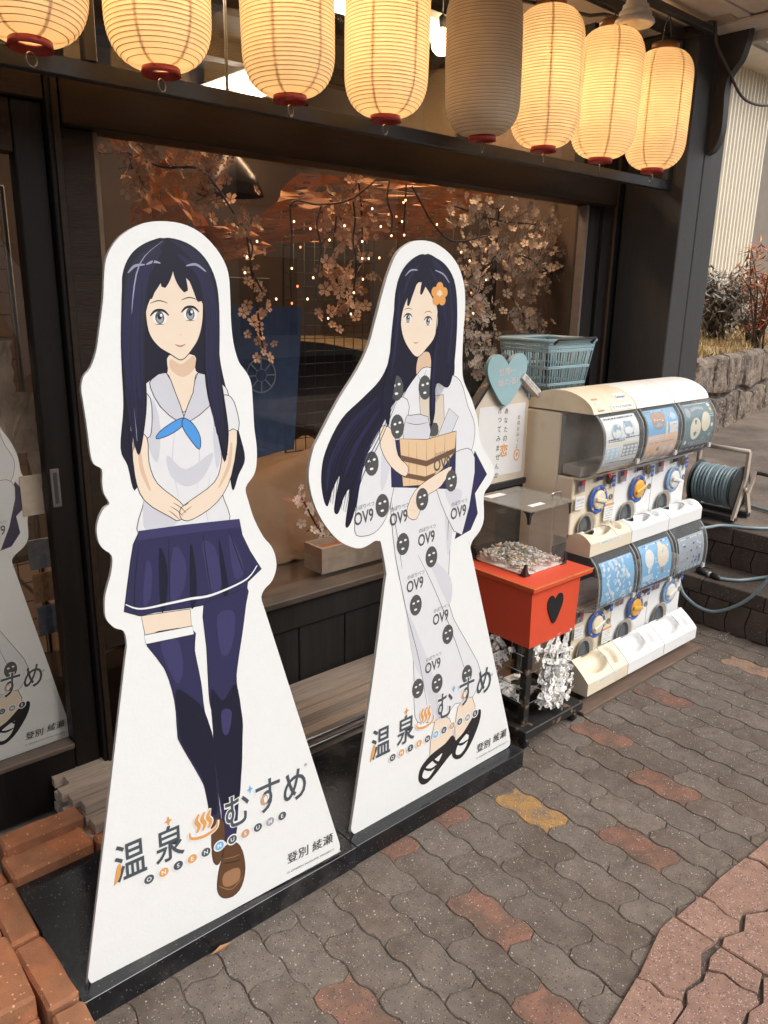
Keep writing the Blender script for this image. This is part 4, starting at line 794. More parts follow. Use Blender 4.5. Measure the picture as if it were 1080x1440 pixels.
# arms folded low in front
outlined(s, [(0.1942, 1.2497), (0.2154, 1.2378), (0.2147, 1.1840), (0.2049, 1.1632), (0.1730, 1.1798), (0.1789, 1.2244)], CLOTH, sm=3); outlined(s, [(0.3781, 1.2325), (0.3559, 1.2255), (0.3473, 1.1720), (0.3589, 1.1478), (0.3980, 1.1616), (0.3932, 1.2085)], CLOTH, sm=3)
outlined(s, [(0.1768, 1.1767), (0.2036, 1.1646), (0.2046, 1.1164), (0.2189, 1.0725), (0.2634, 1.0286), (0.2743, 1.0063), (0.2583, 0.9911), (0.2381, 1.0034), (0.1912, 1.0425), (0.1752, 1.0952)], SKIN, sm=3); outlined(s, [(0.3946, 1.1589), (0.3605, 1.1491), (0.3569, 1.1011), (0.3392, 1.0589), (0.2847, 1.0283), (0.2626, 1.0140), (0.2645, 0.9931), (0.2888, 0.9890), (0.3437, 1.0163), (0.3782, 1.0687)], SKIN, sm=3)
for L in ([(0.2422, 1.0231), (0.2565, 1.0121), (0.2678, 0.9984)], [(0.2485, 1.0294), (0.2629, 1.0184), (0.2743, 1.0048)], [(0.2388, 1.0149), (0.2500, 1.0043), (0.2599, 0.9924)], [(0.2871, 1.0161), (0.2745, 1.0092), (0.2650, 1.0019)], [(0.2814, 1.0244), (0.2720, 1.0199)]): line(s, L, 0.0014, INK)
for L in ([(0.1875, 1.1527), (0.1898, 1.1044), (0.2038, 1.0605)], [(0.3808, 1.1368), (0.3725, 1.0889), (0.3482, 1.0457)]): line(s, L, 0.008, SKINS)
# skirt, pleats and trim
outlined(s, [(0.1759, 0.9836), (0.2729, 0.9797), (0.3928, 0.9715), (0.3983, 0.9359), (0.4159, 0.8958), (0.4425, 0.8496), (0.4084, 0.8273), (0.4062, 0.8130), (0.3546, 0.8070), (0.3243, 0.7981), (0.2759, 0.8004), (0.2294, 0.8056), (0.1978, 0.8089), (0.1654, 0.8095), (0.1349, 0.8263), (0.1439, 0.8718), (0.1548, 0.9253), (0.1629, 0.9600)], NAVY, sm=1)
lay(s, [(0.1759, 0.9836), (0.2729, 0.9797), (0.3928, 0.9715), (0.3956, 0.9538), (0.2750, 0.9614), (0.1704, 0.9659)], NAVYL, 1)
for L in ([(0.1858, 0.9189), (0.1964, 0.9019), (0.1896, 0.8431), (0.1742, 0.8316)], [(0.2432, 0.9373), (0.2687, 0.9019), (0.2592, 0.8421), (0.2306, 0.8256)], [(0.3066, 0.9373), (0.3346, 0.9196), (0.3459, 0.8381), (0.3219, 0.8180), (0.3117, 0.8774)], [(0.3667, 0.9417), (0.3886, 0.9012), (0.4005, 0.8504), (0.3764, 0.8443)]): lay(s, L, NAVYL, 3)
for L in ([(0.2137, 0.9430), (0.2286, 0.8950), (0.2211, 0.8201), (0.2086, 0.8139)], [(0.2800, 0.9393), (0.2896, 0.8821), (0.2860, 0.8106), (0.2731, 0.8074)], [(0.3435, 0.9366), (0.3544, 0.8842), (0.3618, 0.8183), (0.3481, 0.8118)]): lay(s, L, NAVYD, 3)
for L in ([(0.1741, 0.9579), (0.1601, 0.8800), (0.1558, 0.8180)], [(0.2355, 0.9596), (0.2316, 0.8944), (0.2295, 0.8072)], [(0.3090, 0.9552), (0.3149, 0.8767), (0.3244, 0.8013)], [(0.3672, 0.9541), (0.3850, 0.8939), (0.4052, 0.8330)]): line(s, L, 0.0024)
line(s, [(0.1388, 0.8403), (0.1693, 0.8237), (0.2303, 0.8210), (0.2737, 0.8199), (0.3252, 0.8172), (0.4034, 0.8334), (0.4322, 0.8600)], 0.0055, WHITEPR, 6)
# legs
outlined(s, [(0.1682, 0.8087), (0.2726, 0.7980), (0.2731, 0.7466), (0.1749, 0.7545)], SKIN, sm=1)
outlined(s, [(0.1738, 0.7610), (0.2734, 0.7530), (0.2772, 0.7014), (0.2880, 0.6231), (0.2930, 0.5529), (0.3073, 0.4952), (0.3117, 0.4398), (0.3147, 0.3470), (0.3203, 0.2691), (0.3200, 0.2192), (0.2988, 0.2294), (0.2941, 0.2812), (0.2867, 0.3497), (0.2766, 0.3906), (0.2338, 0.4965), (0.2288, 0.5242), (0.2268, 0.6012), (0.2096, 0.6807)], NAVY, sm=3)
outlined(s, [(0.3031, 0.7985), (0.3050, 0.7017), (0.3053, 0.6005), (0.3071, 0.5654), (0.3122, 0.5287), (0.3100, 0.4405), (0.3137, 0.3659), (0.3228, 0.2870), (0.3250, 0.2090), (0.3540, 0.1950), (0.3673, 0.3053), (0.3772, 0.3769), (0.3815, 0.4494), (0.3834, 0.5034), (0.3724, 0.5961), (0.3777, 0.6466), (0.3906, 0.7114), (0.4015, 0.7759), (0.4062, 0.8130), (0.3546, 0.8070)], NAVY, sm=3)
lay(s, [(0.2313, 0.6246), (0.2683, 0.5922), (0.2930, 0.5529), (0.3099, 0.4765), (0.3119, 0.4035), (0.3123, 0.2917), (0.2949, 0.2996), (0.2800, 0.3892), (0.2370, 0.4953), (0.2318, 0.5488)], NAVYD); lay(s, [(0.3103, 0.5989), (0.3379, 0.5637), (0.3705, 0.5932), (0.3831, 0.4945), (0.3772, 0.3769), (0.3648, 0.2873), (0.3299, 0.2838), (0.3145, 0.3840), (0.3116, 0.4758)], NAVYD)
lay(s, [(0.3329, 0.7667), (0.3733, 0.7630), (0.3635, 0.6850), (0.3391, 0.6751)], NAVYL); lay(s, [(0.2038, 0.7369), (0.2408, 0.7361), (0.2497, 0.6685), (0.2323, 0.6409)], NAVYL); lay(s, [(0.3334, 0.5389), (0.3576, 0.5305), (0.3485, 0.4800), (0.3346, 0.4851)], NAVYL)
outlined(s, [(0.1712, 0.7664), (0.2753, 0.7589), (0.2775, 0.7389), (0.1743, 0.7453)], WHITEPR, sm=1)
outlined(s, [(0.2988, 0.2676), (0.3237, 0.2637), (0.3292, 0.2226), (0.3196, 0.1667), (0.3060, 0.1480), (0.2947, 0.1773)], SHOE, sm=3); outlined(s, [(0.3278, 0.1881), (0.3537, 0.1873), (0.3713, 0.1548), (0.3772, 0.1013), (0.3660, 0.0561), (0.3425, 0.0400), (0.3148, 0.0512), (0.3032, 0.0818), (0.3089, 0.1287), (0.3194, 0.1609)], SHOE, sm=3)
lay(s, [(0.3230, 0.1153), (0.3604, 0.1121), (0.3611, 0.0792), (0.3362, 0.0721), (0.3181, 0.0858)], SHOEL); line(s, [(0.3071, 0.0877), (0.3396, 0.0621), (0.3708, 0.0822)], 0.0028, SHOEL); line(s, [(0.3205, 0.1445), (0.3461, 0.1354), (0.3687, 0.1320)], 0.003, INK); line(s, [(0.3210, 0.1561), (0.3467, 0.1491), (0.3654, 0.1477)], 0.002, SHOEL)
# face and fringe
outlined(s, [(0.2173, 1.4118), (0.2289, 1.4455), (0.2547, 1.4685), (0.2937, 1.4697), (0.3270, 1.4502), (0.3301, 1.3929), (0.3207, 1.3505), (0.3031, 1.3243), (0.2818, 1.3063), (0.2596, 1.3177), (0.2354, 1.3340), (0.2193, 1.3613)], SKIN)
face(s, bfn, [[(0.2427, 1.3841)][0], [(0.3037, 1.3903)][0]], [(0.2804, 1.3329)][0], 0.019)
lay(s, [(0.2595, 1.5241), (0.2254, 1.5138), (0.1979, 1.4933), (0.1798, 1.4566), (0.1713, 1.3931), (0.1657, 1.3182), (0.1693, 1.2409), (0.1753, 1.1742), (0.1861, 1.1324), (0.2008, 1.1853), (0.2085, 1.2382), (0.2087, 1.3038), (0.2095, 1.3551), (0.2209, 1.4056), (0.2419, 1.4371), (0.2657, 1.4689), (0.2786, 1.4992)], HAIR)
lay(s, [(0.2595, 1.5241), (0.3020, 1.5189), (0.3379, 1.4941), (0.3596, 1.4522), (0.3646, 1.3928), (0.3605, 1.2978), (0.3685, 1.2274), (0.3751, 1.1549), (0.3632, 1.0974), (0.3473, 1.1720), (0.3329, 1.2298), (0.3279, 1.2855), (0.3327, 1.3530), (0.3307, 1.4060), (0.3122, 1.4422), (0.2852, 1.4694), (0.2703, 1.4988)], HAIR)
for L in ([(0.2656, 1.5121), (0.2445, 1.4781), (0.2316, 1.4456), (0.2258, 1.4181)], [(0.2711, 1.5124), (0.2631, 1.4713), (0.2529, 1.4385)], [(0.2764, 1.5102), (0.2827, 1.4744), (0.2897, 1.4494), (0.2973, 1.4316)], [(0.2818, 1.5067), (0.3053, 1.4751), (0.3181, 1.4448), (0.3238, 1.4138)], [(0.2547, 1.5116), (0.2310, 1.4776), (0.2194, 1.4429)]): line(s, L, 0.022, HAIR)
for k in range(16):
    f = k / 15; line(s, [tuple(Vector(p).lerp(Vector(q), f)) for p, q in zip([(0.2552, 1.5202), (0.1967, 1.4764), (0.1751, 1.3931), (0.1685, 1.2669), (0.1724, 1.1339)], [(0.2605, 1.5180), (0.2310, 1.4776), (0.2147, 1.3930), (0.2065, 1.2909), (0.2017, 1.1987)])], 0.0026, HAIRL if k % 3 else HAIRH if k == 6 else INK, 4)
    line(s, [tuple(Vector(p).lerp(Vector(q), f)) for p, q in zip([(0.2716, 1.5210), (0.3117, 1.4880), (0.3337, 1.4060), (0.3310, 1.2853), (0.3457, 1.1721)], [(0.2798, 1.5215), (0.3377, 1.4890), (0.3615, 1.3928), (0.3599, 1.2840), (0.3701, 1.1114)])], 0.0026, HAIRL if k % 3 else INK, 4)
for L in ([(0.1917, 1.4423), (0.1847, 1.3806), (0.1836, 1.2919), (0.1866, 1.1999)], [(0.2056, 1.4548), (0.1961, 1.3930), (0.1934, 1.3173), (0.1962, 1.2391)], [(0.3474, 1.4454), (0.3504, 1.3795), (0.3461, 1.2846), (0.3542, 1.1857)], [(0.2318, 1.4899), (0.2108, 1.4525), (0.2031, 1.4179)], [(0.2840, 1.4969), (0.3221, 1.4680), (0.3402, 1.4192)], [(0.2514, 1.5029), (0.2247, 1.4627), (0.2159, 1.4304)], [(0.1821, 1.4177), (0.1741, 1.3432), (0.1756, 1.2535)]): line(s, L, 0.011, HAIRL)
for L in ([(0.1879, 1.4617), (0.2018, 1.4742), (0.2204, 1.4772)], [(0.2997, 1.4775), (0.3199, 1.4807), (0.3396, 1.4685)], [(0.2230, 1.4773), (0.2367, 1.4827), (0.2500, 1.4807)]): line(s, L, 0.0045, HAIRH, 4)
for L in ([(0.1952, 1.4178), (0.1828, 1.3176), (0.1844, 1.1867)], [(0.3516, 1.4061), (0.3522, 1.2844), (0.3618, 1.1417)], [(0.2591, 1.5179), (0.2352, 1.4802), (0.2199, 1.4305)]): line(s, L, 0.0022, INK)
s.build('printed_figure', b1)
logo(b1, [(0.1077, 0.2641), (0.1957, 0.2624), (0.2760, 0.2707), (0.3623, 0.2710), (0.4443, 0.2756), (0.5202, 0.2708)], [(0.1440, 0.1940), (0.4823, 0.2006)], [(0.5257, 0.0675), (0.6017, 0.0666)], [(0.4935, 0.0284), (0.6377, 0.0248)], [(0.5518, 0.3159)][0], 0.083)

OUT2 = [(-0.1112, 1.1145), (-0.0548, 1.1957), (0.0023, 1.2636), (0.0351, 1.3163), (0.0545, 1.3701), (0.0779, 1.4402), (0.0957, 1.4847), (0.1190, 1.5248), (0.1557, 1.5485), (0.1934, 1.5568), (0.2405, 1.5534), (0.2893, 1.5339), (0.3269, 1.5036), (0.3507, 1.4598), (0.3589, 1.4059), (0.3564, 1.3367), (0.3580, 1.2571), (0.3675, 1.2142), (0.4016, 1.1650), (0.4286, 1.1090), (0.4437, 1.0486), (0.4715, 1.0114), (0.5038, 0.9728), (0.5106, 0.9430), (0.4958, 0.9161), (0.4723, 0.8906), (0.4780, 0.8204), (0.4642, 0.7869), (0.4368, 0.7647), (0.4258, 0.7435), (0.4341, 0.7204), (0.6489, 0.1014), (0.6652, 0.0479), (0.6726, 0.0237), (0.6707, 0.0059), (0.6530, 0.0012), (0.6279, 0.0010), (0.2855, -0.0020), (0.0281, -0.0039), (0.0115, -0.0035), (-0.0011, 0.0098), (-0.0043, 0.0251), (-0.0005, 0.0505), (0.0705, 0.4810), (0.1022, 0.7137), (0.1060, 0.7402), (0.0864, 0.8232), (0.0776, 0.8326), (0.0633, 0.8354), (0.0376, 0.8276), (0.0047, 0.8288), (-0.0484, 0.8579), (-0.0893, 0.9031), (-0.1183, 0.9516), (-0.1348, 1.0017), (-0.1378, 1.0438), (-0.1254, 1.0916)]
b2 = board('cutout_sign', 'white cutout board of a woman in patterned kimono, beside the red box', (1.1607, 1.4041, 0.0620), 0.00298, OUT2)
LEV[0] = 0.0003; s = MB()
lay(s, [(0.1179, 1.3415), (0.1136, 1.4069), (0.1212, 1.4553), (0.1449, 1.4958), (0.1902, 1.5215), (0.2430, 1.5204), (0.2888, 1.4990), (0.3196, 1.4558), (0.3301, 1.3726), (0.3278, 1.2837), (0.3235, 1.2260), (0.2592, 1.2063), (0.1670, 1.2122), (0.1147, 1.1377), (0.0611, 1.0556), (0.0171, 0.9733), (-0.0134, 0.8979), (-0.0311, 0.8958), (-0.0185, 0.9788), (-0.0359, 0.9640), (-0.0530, 0.9282), (-0.0659, 0.9427), (-0.0491, 1.0180), (-0.0702, 0.9867), (-0.0850, 0.9511), (-0.0975, 0.9739), (-0.1035, 1.0257), (-0.0910, 1.0826), (-0.0454, 1.1523), (0.0183, 1.1968), (0.0708, 1.2352), (0.0991, 1.2790)], HAIR)
for L in ([(0.0627, 1.1936), (-0.0199, 1.1333), (-0.0745, 1.0554), (-0.0871, 0.9893)], [(0.0746, 1.1671), (0.0087, 1.0964), (-0.0362, 1.0162)], [(0.0978, 1.1566), (0.0425, 1.0754), (-0.0008, 0.9760)], [(0.3189, 1.4248), (0.3150, 1.3199), (0.3099, 1.2304)], [(0.1280, 1.4554), (0.1169, 1.3744), (0.1056, 1.2921)]): line(s, L, 0.014, HAIRL)
lay(s, [(0.2003, 1.2885), (0.2346, 1.2942), (0.2417, 1.2518), (0.2182, 1.2178), (0.1923, 1.2456)], SKINS)
outlined(s, [(0.1463, 1.1875), (0.1926, 1.2403), (0.2263, 1.2596), (0.2987, 1.2418), (0.3536, 1.2169), (0.3857, 1.1510), (0.4182, 1.0944), (0.4115, 1.0286), (0.3668, 1.0182), (0.3506, 0.9218), (0.3424, 0.7814), (0.3482, 0.5900), (0.4254, 0.4574), (0.5011, 0.3310), (0.4624, 0.2458), (0.3924, 0.2592), (0.3519, 0.2221), (0.2741, 0.2425), (0.2270, 0.2787), (0.2143, 0.4558), (0.1816, 0.6131), (0.1349, 0.7843), (0.1103, 0.9589), (0.0997, 1.0864)], CLOTH, sm=3)
outlined(s, [(0.1320, 1.1885), (0.1712, 1.1645), (0.1414, 1.0458), (0.1116, 0.9124), (0.0745, 0.8632), (0.0279, 0.8555), (-0.0020, 0.8759), (0.0103, 0.9743), (0.0338, 1.0590), (0.0779, 1.1237)], CLOTH, sm=3)
lay(s, [(0.0876, 1.1053), (0.1247, 1.1192), (0.1088, 1.0138), (0.0817, 0.9633)], PALEG); lay(s, [(0.1816, 0.6131), (0.2127, 0.5629), (0.2831, 0.4117), (0.3519, 0.2221), (0.3095, 0.2336), (0.2565, 0.3760), (0.2143, 0.4558)], PALEG); lay(s, [(0.2497, 0.7598), (0.2859, 0.6903), (0.3482, 0.5900), (0.3491, 0.6713)], PALEG); lay(s, [(0.3113, 1.0250), (0.3456, 1.0014), (0.3469, 0.8011), (0.3334, 0.7419), (0.3149, 0.8678)], PALEG)
for L in ([(0.2266, 1.2526), (0.2048, 1.1832), (0.2488, 1.1071), (0.2450, 1.0797)], [(0.1973, 1.2436), (0.2299, 1.1814), (0.2749, 1.1045)], [(0.2175, 0.7667), (0.2881, 0.6480), (0.3790, 0.4712), (0.4514, 0.3095)], [(0.1349, 0.7843), (0.1816, 0.6131), (0.2365, 0.4487), (0.2852, 0.2521)], [(0.1156, 0.9396), (0.1438, 0.8212), (0.1616, 0.7392)], [(0.3293, 0.9053), (0.3309, 0.7837)]): line(s, L, 0.0018, INK)
outlined(s, [(0.4235, 1.0232), (0.4796, 0.9494), (0.4326, 0.9010), (0.4491, 0.8403), (0.4225, 0.7970), (0.3594, 0.7822), (0.3878, 0.8755), (0.4054, 0.9537)], NAVY, sm=1)
outlined(s, [(0.3714, 1.0333), (0.4118, 1.0246), (0.4280, 0.9626), (0.3878, 0.7890), (0.3212, 0.8546), (0.2785, 0.9368), (0.2548, 0.9865), (0.2957, 1.0155)], CLOTH, sm=2); lay(s, [(0.3115, 0.9279), (0.3792, 0.9174), (0.3545, 0.8609)], PALEG)
outlined(s, [(0.1091, 1.0854), (0.2346, 1.0827), (0.3458, 1.0862), (0.3504, 0.9258), (0.2410, 0.9464), (0.1173, 0.9670)], NAVY, sm=1)
# tub with a jar, a box and a tube
outlined(s, [(0.2047, 1.1868), (0.2914, 1.1860), (0.3028, 1.0792), (0.2195, 1.0769)], flat('print_card', (0.66, 0.58, 0.47)), sm=1); lay(s, [(0.2383, 1.1117), (0.2718, 1.1141), (0.2760, 1.0839), (0.2448, 1.0835)], MOTIF, 3)
outlined(s, [(0.1601, 1.1371), (0.1769, 1.1427), (0.2373, 1.1338), (0.2432, 1.0632), (0.1551, 1.0731)], PALEG, sm=2); line(s, [(0.1605, 1.1264), (0.1977, 1.1175), (0.2380, 1.1191)], 0.0016, SLATE); outlined(s, [(0.3148, 1.1492), (0.3516, 1.1236), (0.3245, 1.0769), (0.2714, 1.0713)], PALEG, sm=1)
outlined(s, [(0.1400, 1.0874), (0.2349, 1.0753), (0.3458, 1.0862), (0.3439, 1.0288), (0.2972, 0.9884), (0.2354, 0.9549), (0.1564, 0.9630)], WOODP, sm=1)
lay(s, [(0.1463, 1.0452), (0.2376, 1.0190), (0.3432, 1.0404), (0.3440, 1.0268), (0.2383, 1.0039), (0.1492, 1.0303)], WOODD, 1); lay(s, [(0.1527, 1.0005), (0.2343, 0.9779), (0.2760, 0.9835), (0.2608, 0.9703), (0.2349, 0.9645), (0.1556, 0.9872)], WOODD, 1)
for L in ([(0.1721, 1.0767), (0.1788, 0.9633)], [(0.1996, 1.0718), (0.2068, 0.9592)], [(0.2351, 1.0716), (0.2404, 0.9580)], [(0.2661, 1.0738), (0.2711, 0.9766)], [(0.3029, 1.0773), (0.3048, 0.9970)]): line(s, L, 0.0014, WOODD, 2)
outlined(s, [(0.3352, 0.9910), (0.2711, 0.9766), (0.1997, 0.9451), (0.1715, 0.8889), (0.2081, 0.8670), (0.2370, 0.9201), (0.2943, 0.9422)], SKIN, sm=3); outlined(s, [(0.0779, 1.1237), (0.1179, 1.1092), (0.1366, 1.0464), (0.1720, 1.0127), (0.1630, 0.9880), (0.1134, 1.0204), (0.0791, 1.0711)], SKIN, sm=3)
line(s, [(0.1907, 0.9161), (0.2169, 0.9041)], 0.0014, SKINS); line(s, [(0.1813, 0.8986), (0.2099, 0.8860)], 0.0014, SKINS)
def motif(x, y, rx, ry, rot=0.15):
    LEV[0] += .000006; s.poly(ell(x, y, rx, ry, 16, rot), LEV[0], MOTIF, bfn); LEV[0] += .000006
    for dx, dy in ((-.36, .22), (.36, .30)): s.poly(ell(x + dx * rx, y + dy * ry, rx * .22, ry * .10, 10), LEV[0], WHITEPR, bfn)
    s.poly(ell(x, y - .42 * ry, rx * .26, ry * .10, 10), LEV[0], WHITEPR, bfn)
for p in [(0.1265, 1.2131), (0.0500, 1.0359), (0.0873, 0.9239), (0.3348, 0.9519), (0.1618, 0.8079), (0.2692, 0.7495), (0.2156, 0.6227), (0.3478, 0.4982), (0.3119, 0.3548), (0.4397, 0.3418), (0.2345, 0.3657), (0.2266, 0.9179), (0.2236, 1.2086), (0.1319, 1.1185)]: motif(p[0], p[1], 0.0225, 0.031)
for p in [(0.2476, 0.8064), (0.2104, 0.6836), (0.0271, 0.9051), (0.2963, 1.0039), (0.3688, 0.8584), (0.2914, 0.4179), (0.3153, 0.5599), (0.1443, 0.8823)]:
    LEV[0] += .000006; put_text(s, 'OV9', MOTIF, bfn, LEV[0], p[0], p[1], 0.034, 0.062, R(4), 0.02); put_text(s, 'のぼりべつ', MOTIF, bfn, LEV[0], p[0] + .002, p[1] + .028, 0.012, 0.062, R(4), 0.0)
# feet in sandals
outlined(s, [(0.3095, 0.2336), (0.3703, 0.2199), (0.3937, 0.1385), (0.3467, 0.0994), (0.2922, 0.1080)], SKIN, sm=2); outlined(s, [(0.4057, 0.2448), (0.4681, 0.2558), (0.4869, 0.1757), (0.4392, 0.1202), (0.4001, 0.1359)], SKIN, sm=2)
outlined(s, [(0.2502, 0.0638), (0.2574, 0.0990), (0.2973, 0.1250), (0.3567, 0.1389), (0.3896, 0.1547), (0.4050, 0.1094), (0.3661, 0.0814), (0.3014, 0.0410), (0.2689, 0.0386)], INK, sm=3); lay(s, [(0.2647, 0.0670), (0.2811, 0.0935), (0.3281, 0.1072), (0.3461, 0.1093), (0.3178, 0.0728), (0.2890, 0.0514)], WHITEPR)
outlined(s, [(0.3904, 0.0908), (0.4008, 0.1259), (0.4374, 0.1456), (0.4858, 0.1909), (0.5117, 0.1961), (0.5084, 0.1526), (0.4735, 0.0914), (0.4367, 0.0615), (0.4077, 0.0663)], INK, sm=3); lay(s, [(0.4066, 0.0841), (0.4173, 0.1143), (0.4510, 0.1353), (0.4639, 0.1351), (0.4538, 0.0944), (0.4294, 0.0746)], WHITEPR)
outlined(s, [(0.1324, 1.3907), (0.1402, 1.4330), (0.1693, 1.4595), (0.2268, 1.4540), (0.2597, 1.3903), (0.2525, 1.3354), (0.2241, 1.3050), (0.1931, 1.2853), (0.1634, 1.3069), (0.1410, 1.3411)], SKIN)
face(s, bfn, [[(0.1584, 1.3774)][0], [(0.2260, 1.3701)][0]], [(0.1868, 1.3198)][0], 0.015)
outlined(s, [(0.2769, 1.3523), (0.2919, 1.3590), (0.2983, 1.3379), (0.2838, 1.3207), (0.2708, 1.3245)], SKIN, sm=3)
lay(s, [(0.2090, 1.5255), (0.1672, 1.5142), (0.1317, 1.4811), (0.1152, 1.4311), (0.1110, 1.3417), (0.0970, 1.2757), (0.0808, 1.1923), (0.1011, 1.1215), (0.1132, 1.1899), (0.1293, 1.2743), (0.1341, 1.3412), (0.1393, 1.3906), (0.1566, 1.4267), (0.1881, 1.4599), (0.2251, 1.4903)], HAIR)
lay(s, [(0.2090, 1.5255), (0.2580, 1.5145), (0.2997, 1.4859), (0.3230, 1.4421), (0.3312, 1.3549), (0.3248, 1.2477), (0.3062, 1.2033), (0.2639, 1.2150), (0.2625, 1.1425), (0.2488, 1.1071), (0.2401, 1.1806), (0.2450, 1.2868), (0.2625, 1.3386), (0.2647, 1.3903), (0.2328, 1.4325), (0.2020, 1.4700)], HAIR)
for L in ([(0.2096, 1.5126), (0.1829, 1.4728), (0.1656, 1.4366), (0.1573, 1.4071)], [(0.2191, 1.5130), (0.2115, 1.4702), (0.1988, 1.4337)], [(0.2241, 1.5099), (0.2408, 1.4676), (0.2480, 1.4242)], [(0.2001, 1.5122), (0.1593, 1.4786), (0.1421, 1.4428)]): line(s, L, 0.017, HAIR)
for k in range(12):
    f = k / 11; line(s, [tuple(Vector(p).lerp(Vector(q), f)) for p, q in zip([(0.2284, 1.5198), (0.2611, 1.4580), (0.2533, 1.3215), (0.2470, 1.1439)], [(0.2431, 1.5172), (0.3179, 1.4420), (0.3256, 1.3196), (0.3004, 1.2127)])], 0.0022, HAIRL if k % 3 else INK, 4)
    line(s, [tuple(Vector(p).lerp(Vector(q), f)) for p, q in zip([(0.0960, 1.2252), (0.0080, 1.1558), (-0.0661, 1.0712), (-0.0829, 0.9629)], [(0.1320, 1.1885), (0.0764, 1.0890), (0.0211, 1.0081), (-0.0136, 0.9159)])], 0.0024, HAIRL if k % 3 else INK, 4)
for L in ([(0.1285, 1.4393), (0.1225, 1.3414), (0.1071, 1.2416)], [(0.2247, 1.4968), (0.2670, 1.4413), (0.2921, 1.3555)], [(0.2963, 1.4587), (0.3118, 1.3727), (0.3025, 1.2668)], [(0.1911, 1.5022), (0.1595, 1.4722), (0.1425, 1.4331)], [(0.2583, 1.3213), (0.2527, 1.2335), (0.2521, 1.1434)]): line(s, L, 0.008, HAIRL)
for L in ([(0.1456, 1.4750), (0.1636, 1.4884), (0.1869, 1.4891)], [(0.2445, 1.4909), (0.2747, 1.4818), (0.2961, 1.4621)]): line(s, L, 0.004, HAIRH, 4)
for k in range(5):                          # plain amber flower worn in the hair
    c = [(0.2623, 1.4345)][0]; a = 2 * math.pi * k / 5 + .3; LEV[0] += .0001; s.poly(ell(c[0] + .017 * math.cos(a), c[1] + .017 * math.sin(a), .0125, .0125, 14), LEV[0] + .0002, OCHRE, bfn)
c = [(0.2623, 1.4345)][0]; LEV[0] += .00002; s.poly(ell(c[0], c[1], .010, .010, 14), LEV[0], flat('print_cream', (0.75, 0.62, 0.45)), bfn)
for L in ([(0.2634, 0.0964), (0.2997, 0.0758), (0.3353, 0.0847)], [(0.2975, 0.1201), (0.3229, 0.0900), (0.3601, 0.0791)], [(0.4075, 0.1182), (0.4336, 0.1076), (0.4590, 0.1122)], [(0.4437, 0.1480), (0.4709, 0.1274), (0.4892, 0.1451)]): line(s, L, .009, INK, 3)
s.build('printed_figure', b2)
logo(b2, [(0.0984, 0.2506), (0.1919, 0.2537), (0.2674, 0.2611), (0.3490, 0.2726), (0.4405, 0.2847), (0.5204, 0.2932)], [(0.1425, 0.1830), (0.4856, 0.1934)], [(0.5358, 0.0610), (0.6149, 0.0652)], [(0.5047, 0.0278), (0.6580, 0.0243)], [(0.5561, 0.3031)][0], 0.083)
# the same kind of board again, indoors behind the sliding door
b3 = thing('cutout_sign', 'greyed cutout board standing indoors behind the sliding door at the left edge', 'cutout sign', (0, 0, 0), 0.0)
br3 = (0.6768, 2.1350, 0.2172); b3.location = (br3[0] - 0.520, 2.135, br3[2] - 0.004)
for ch in list(b2.children):                # a smaller print that leans sideways in its place
    o = ch.copy(); o.data = ch.data.copy(); col.objects.link(o); o.parent = b3
    for v in o.data.vertices: v.co = Vector((v.co.x * .77 + v.co.z * .150 * .77, v.co.y, v.co.z * .77))
tp = MB(); tp.box((0.455, -0.004, 0.690), (0.510, -0.0025, 0.80), mat('masking_tape', (0.52, 0.43, 0.34), 0.7), 0); tp.build('tape_patch', b3)

# ------------------------------------------------------------------ plinth, bricks, timber
p1 = thing('sign_plinth', 'glossy black plinth under the left cutout board', 'plinth', (0, 0, 0))
s = MB(); s.box((0.400, 1.358, 0.0), (1.138, 1.790, 0.062), PLINTH, 0.001); s.build('slab', p1)
p2 = thing('sign_plinth', 'glossy black plinth under the right cutout board, its end beside the red box stand', 'plinth', (0, 0, 0))
s = MB(); s.box((1.141, 1.362, 0.0), (1.852, 1.790, 0.061), PLINTH, 0.001); s.build('slab', p2)
def brick_proto(L, W, H, seed):
    r = random.Random(seed); s = MB(); s.box((-W / 2, -L / 2, 0), (W / 2, L / 2, H), BRICK, 0.007)
    o = s.build('brick'); bm = bmesh.new(); bm.from_mesh(o.data); bmesh.ops.subdivide_edges(bm, edges=bm.edges[:], cuts=3, use_grid_fill=True)
    for v in bm.verts: v.co += Vector((1, 1, .7)) * 0.0022 * noise.noise(v.co * 28 + Vector((seed, 0, 0))) + Vector((0, 0, 0.0012 * noise.noise(v.co * 90)))
    bm.to_mesh(o.data); bm.free(); return o
bp1, bp2, bp3 = brick_proto(0.205, 0.064, 0.094, 1), brick_proto(0.205, 0.064, 0.094, 2), brick_proto(0.205, 0.10, 0.062, 3)
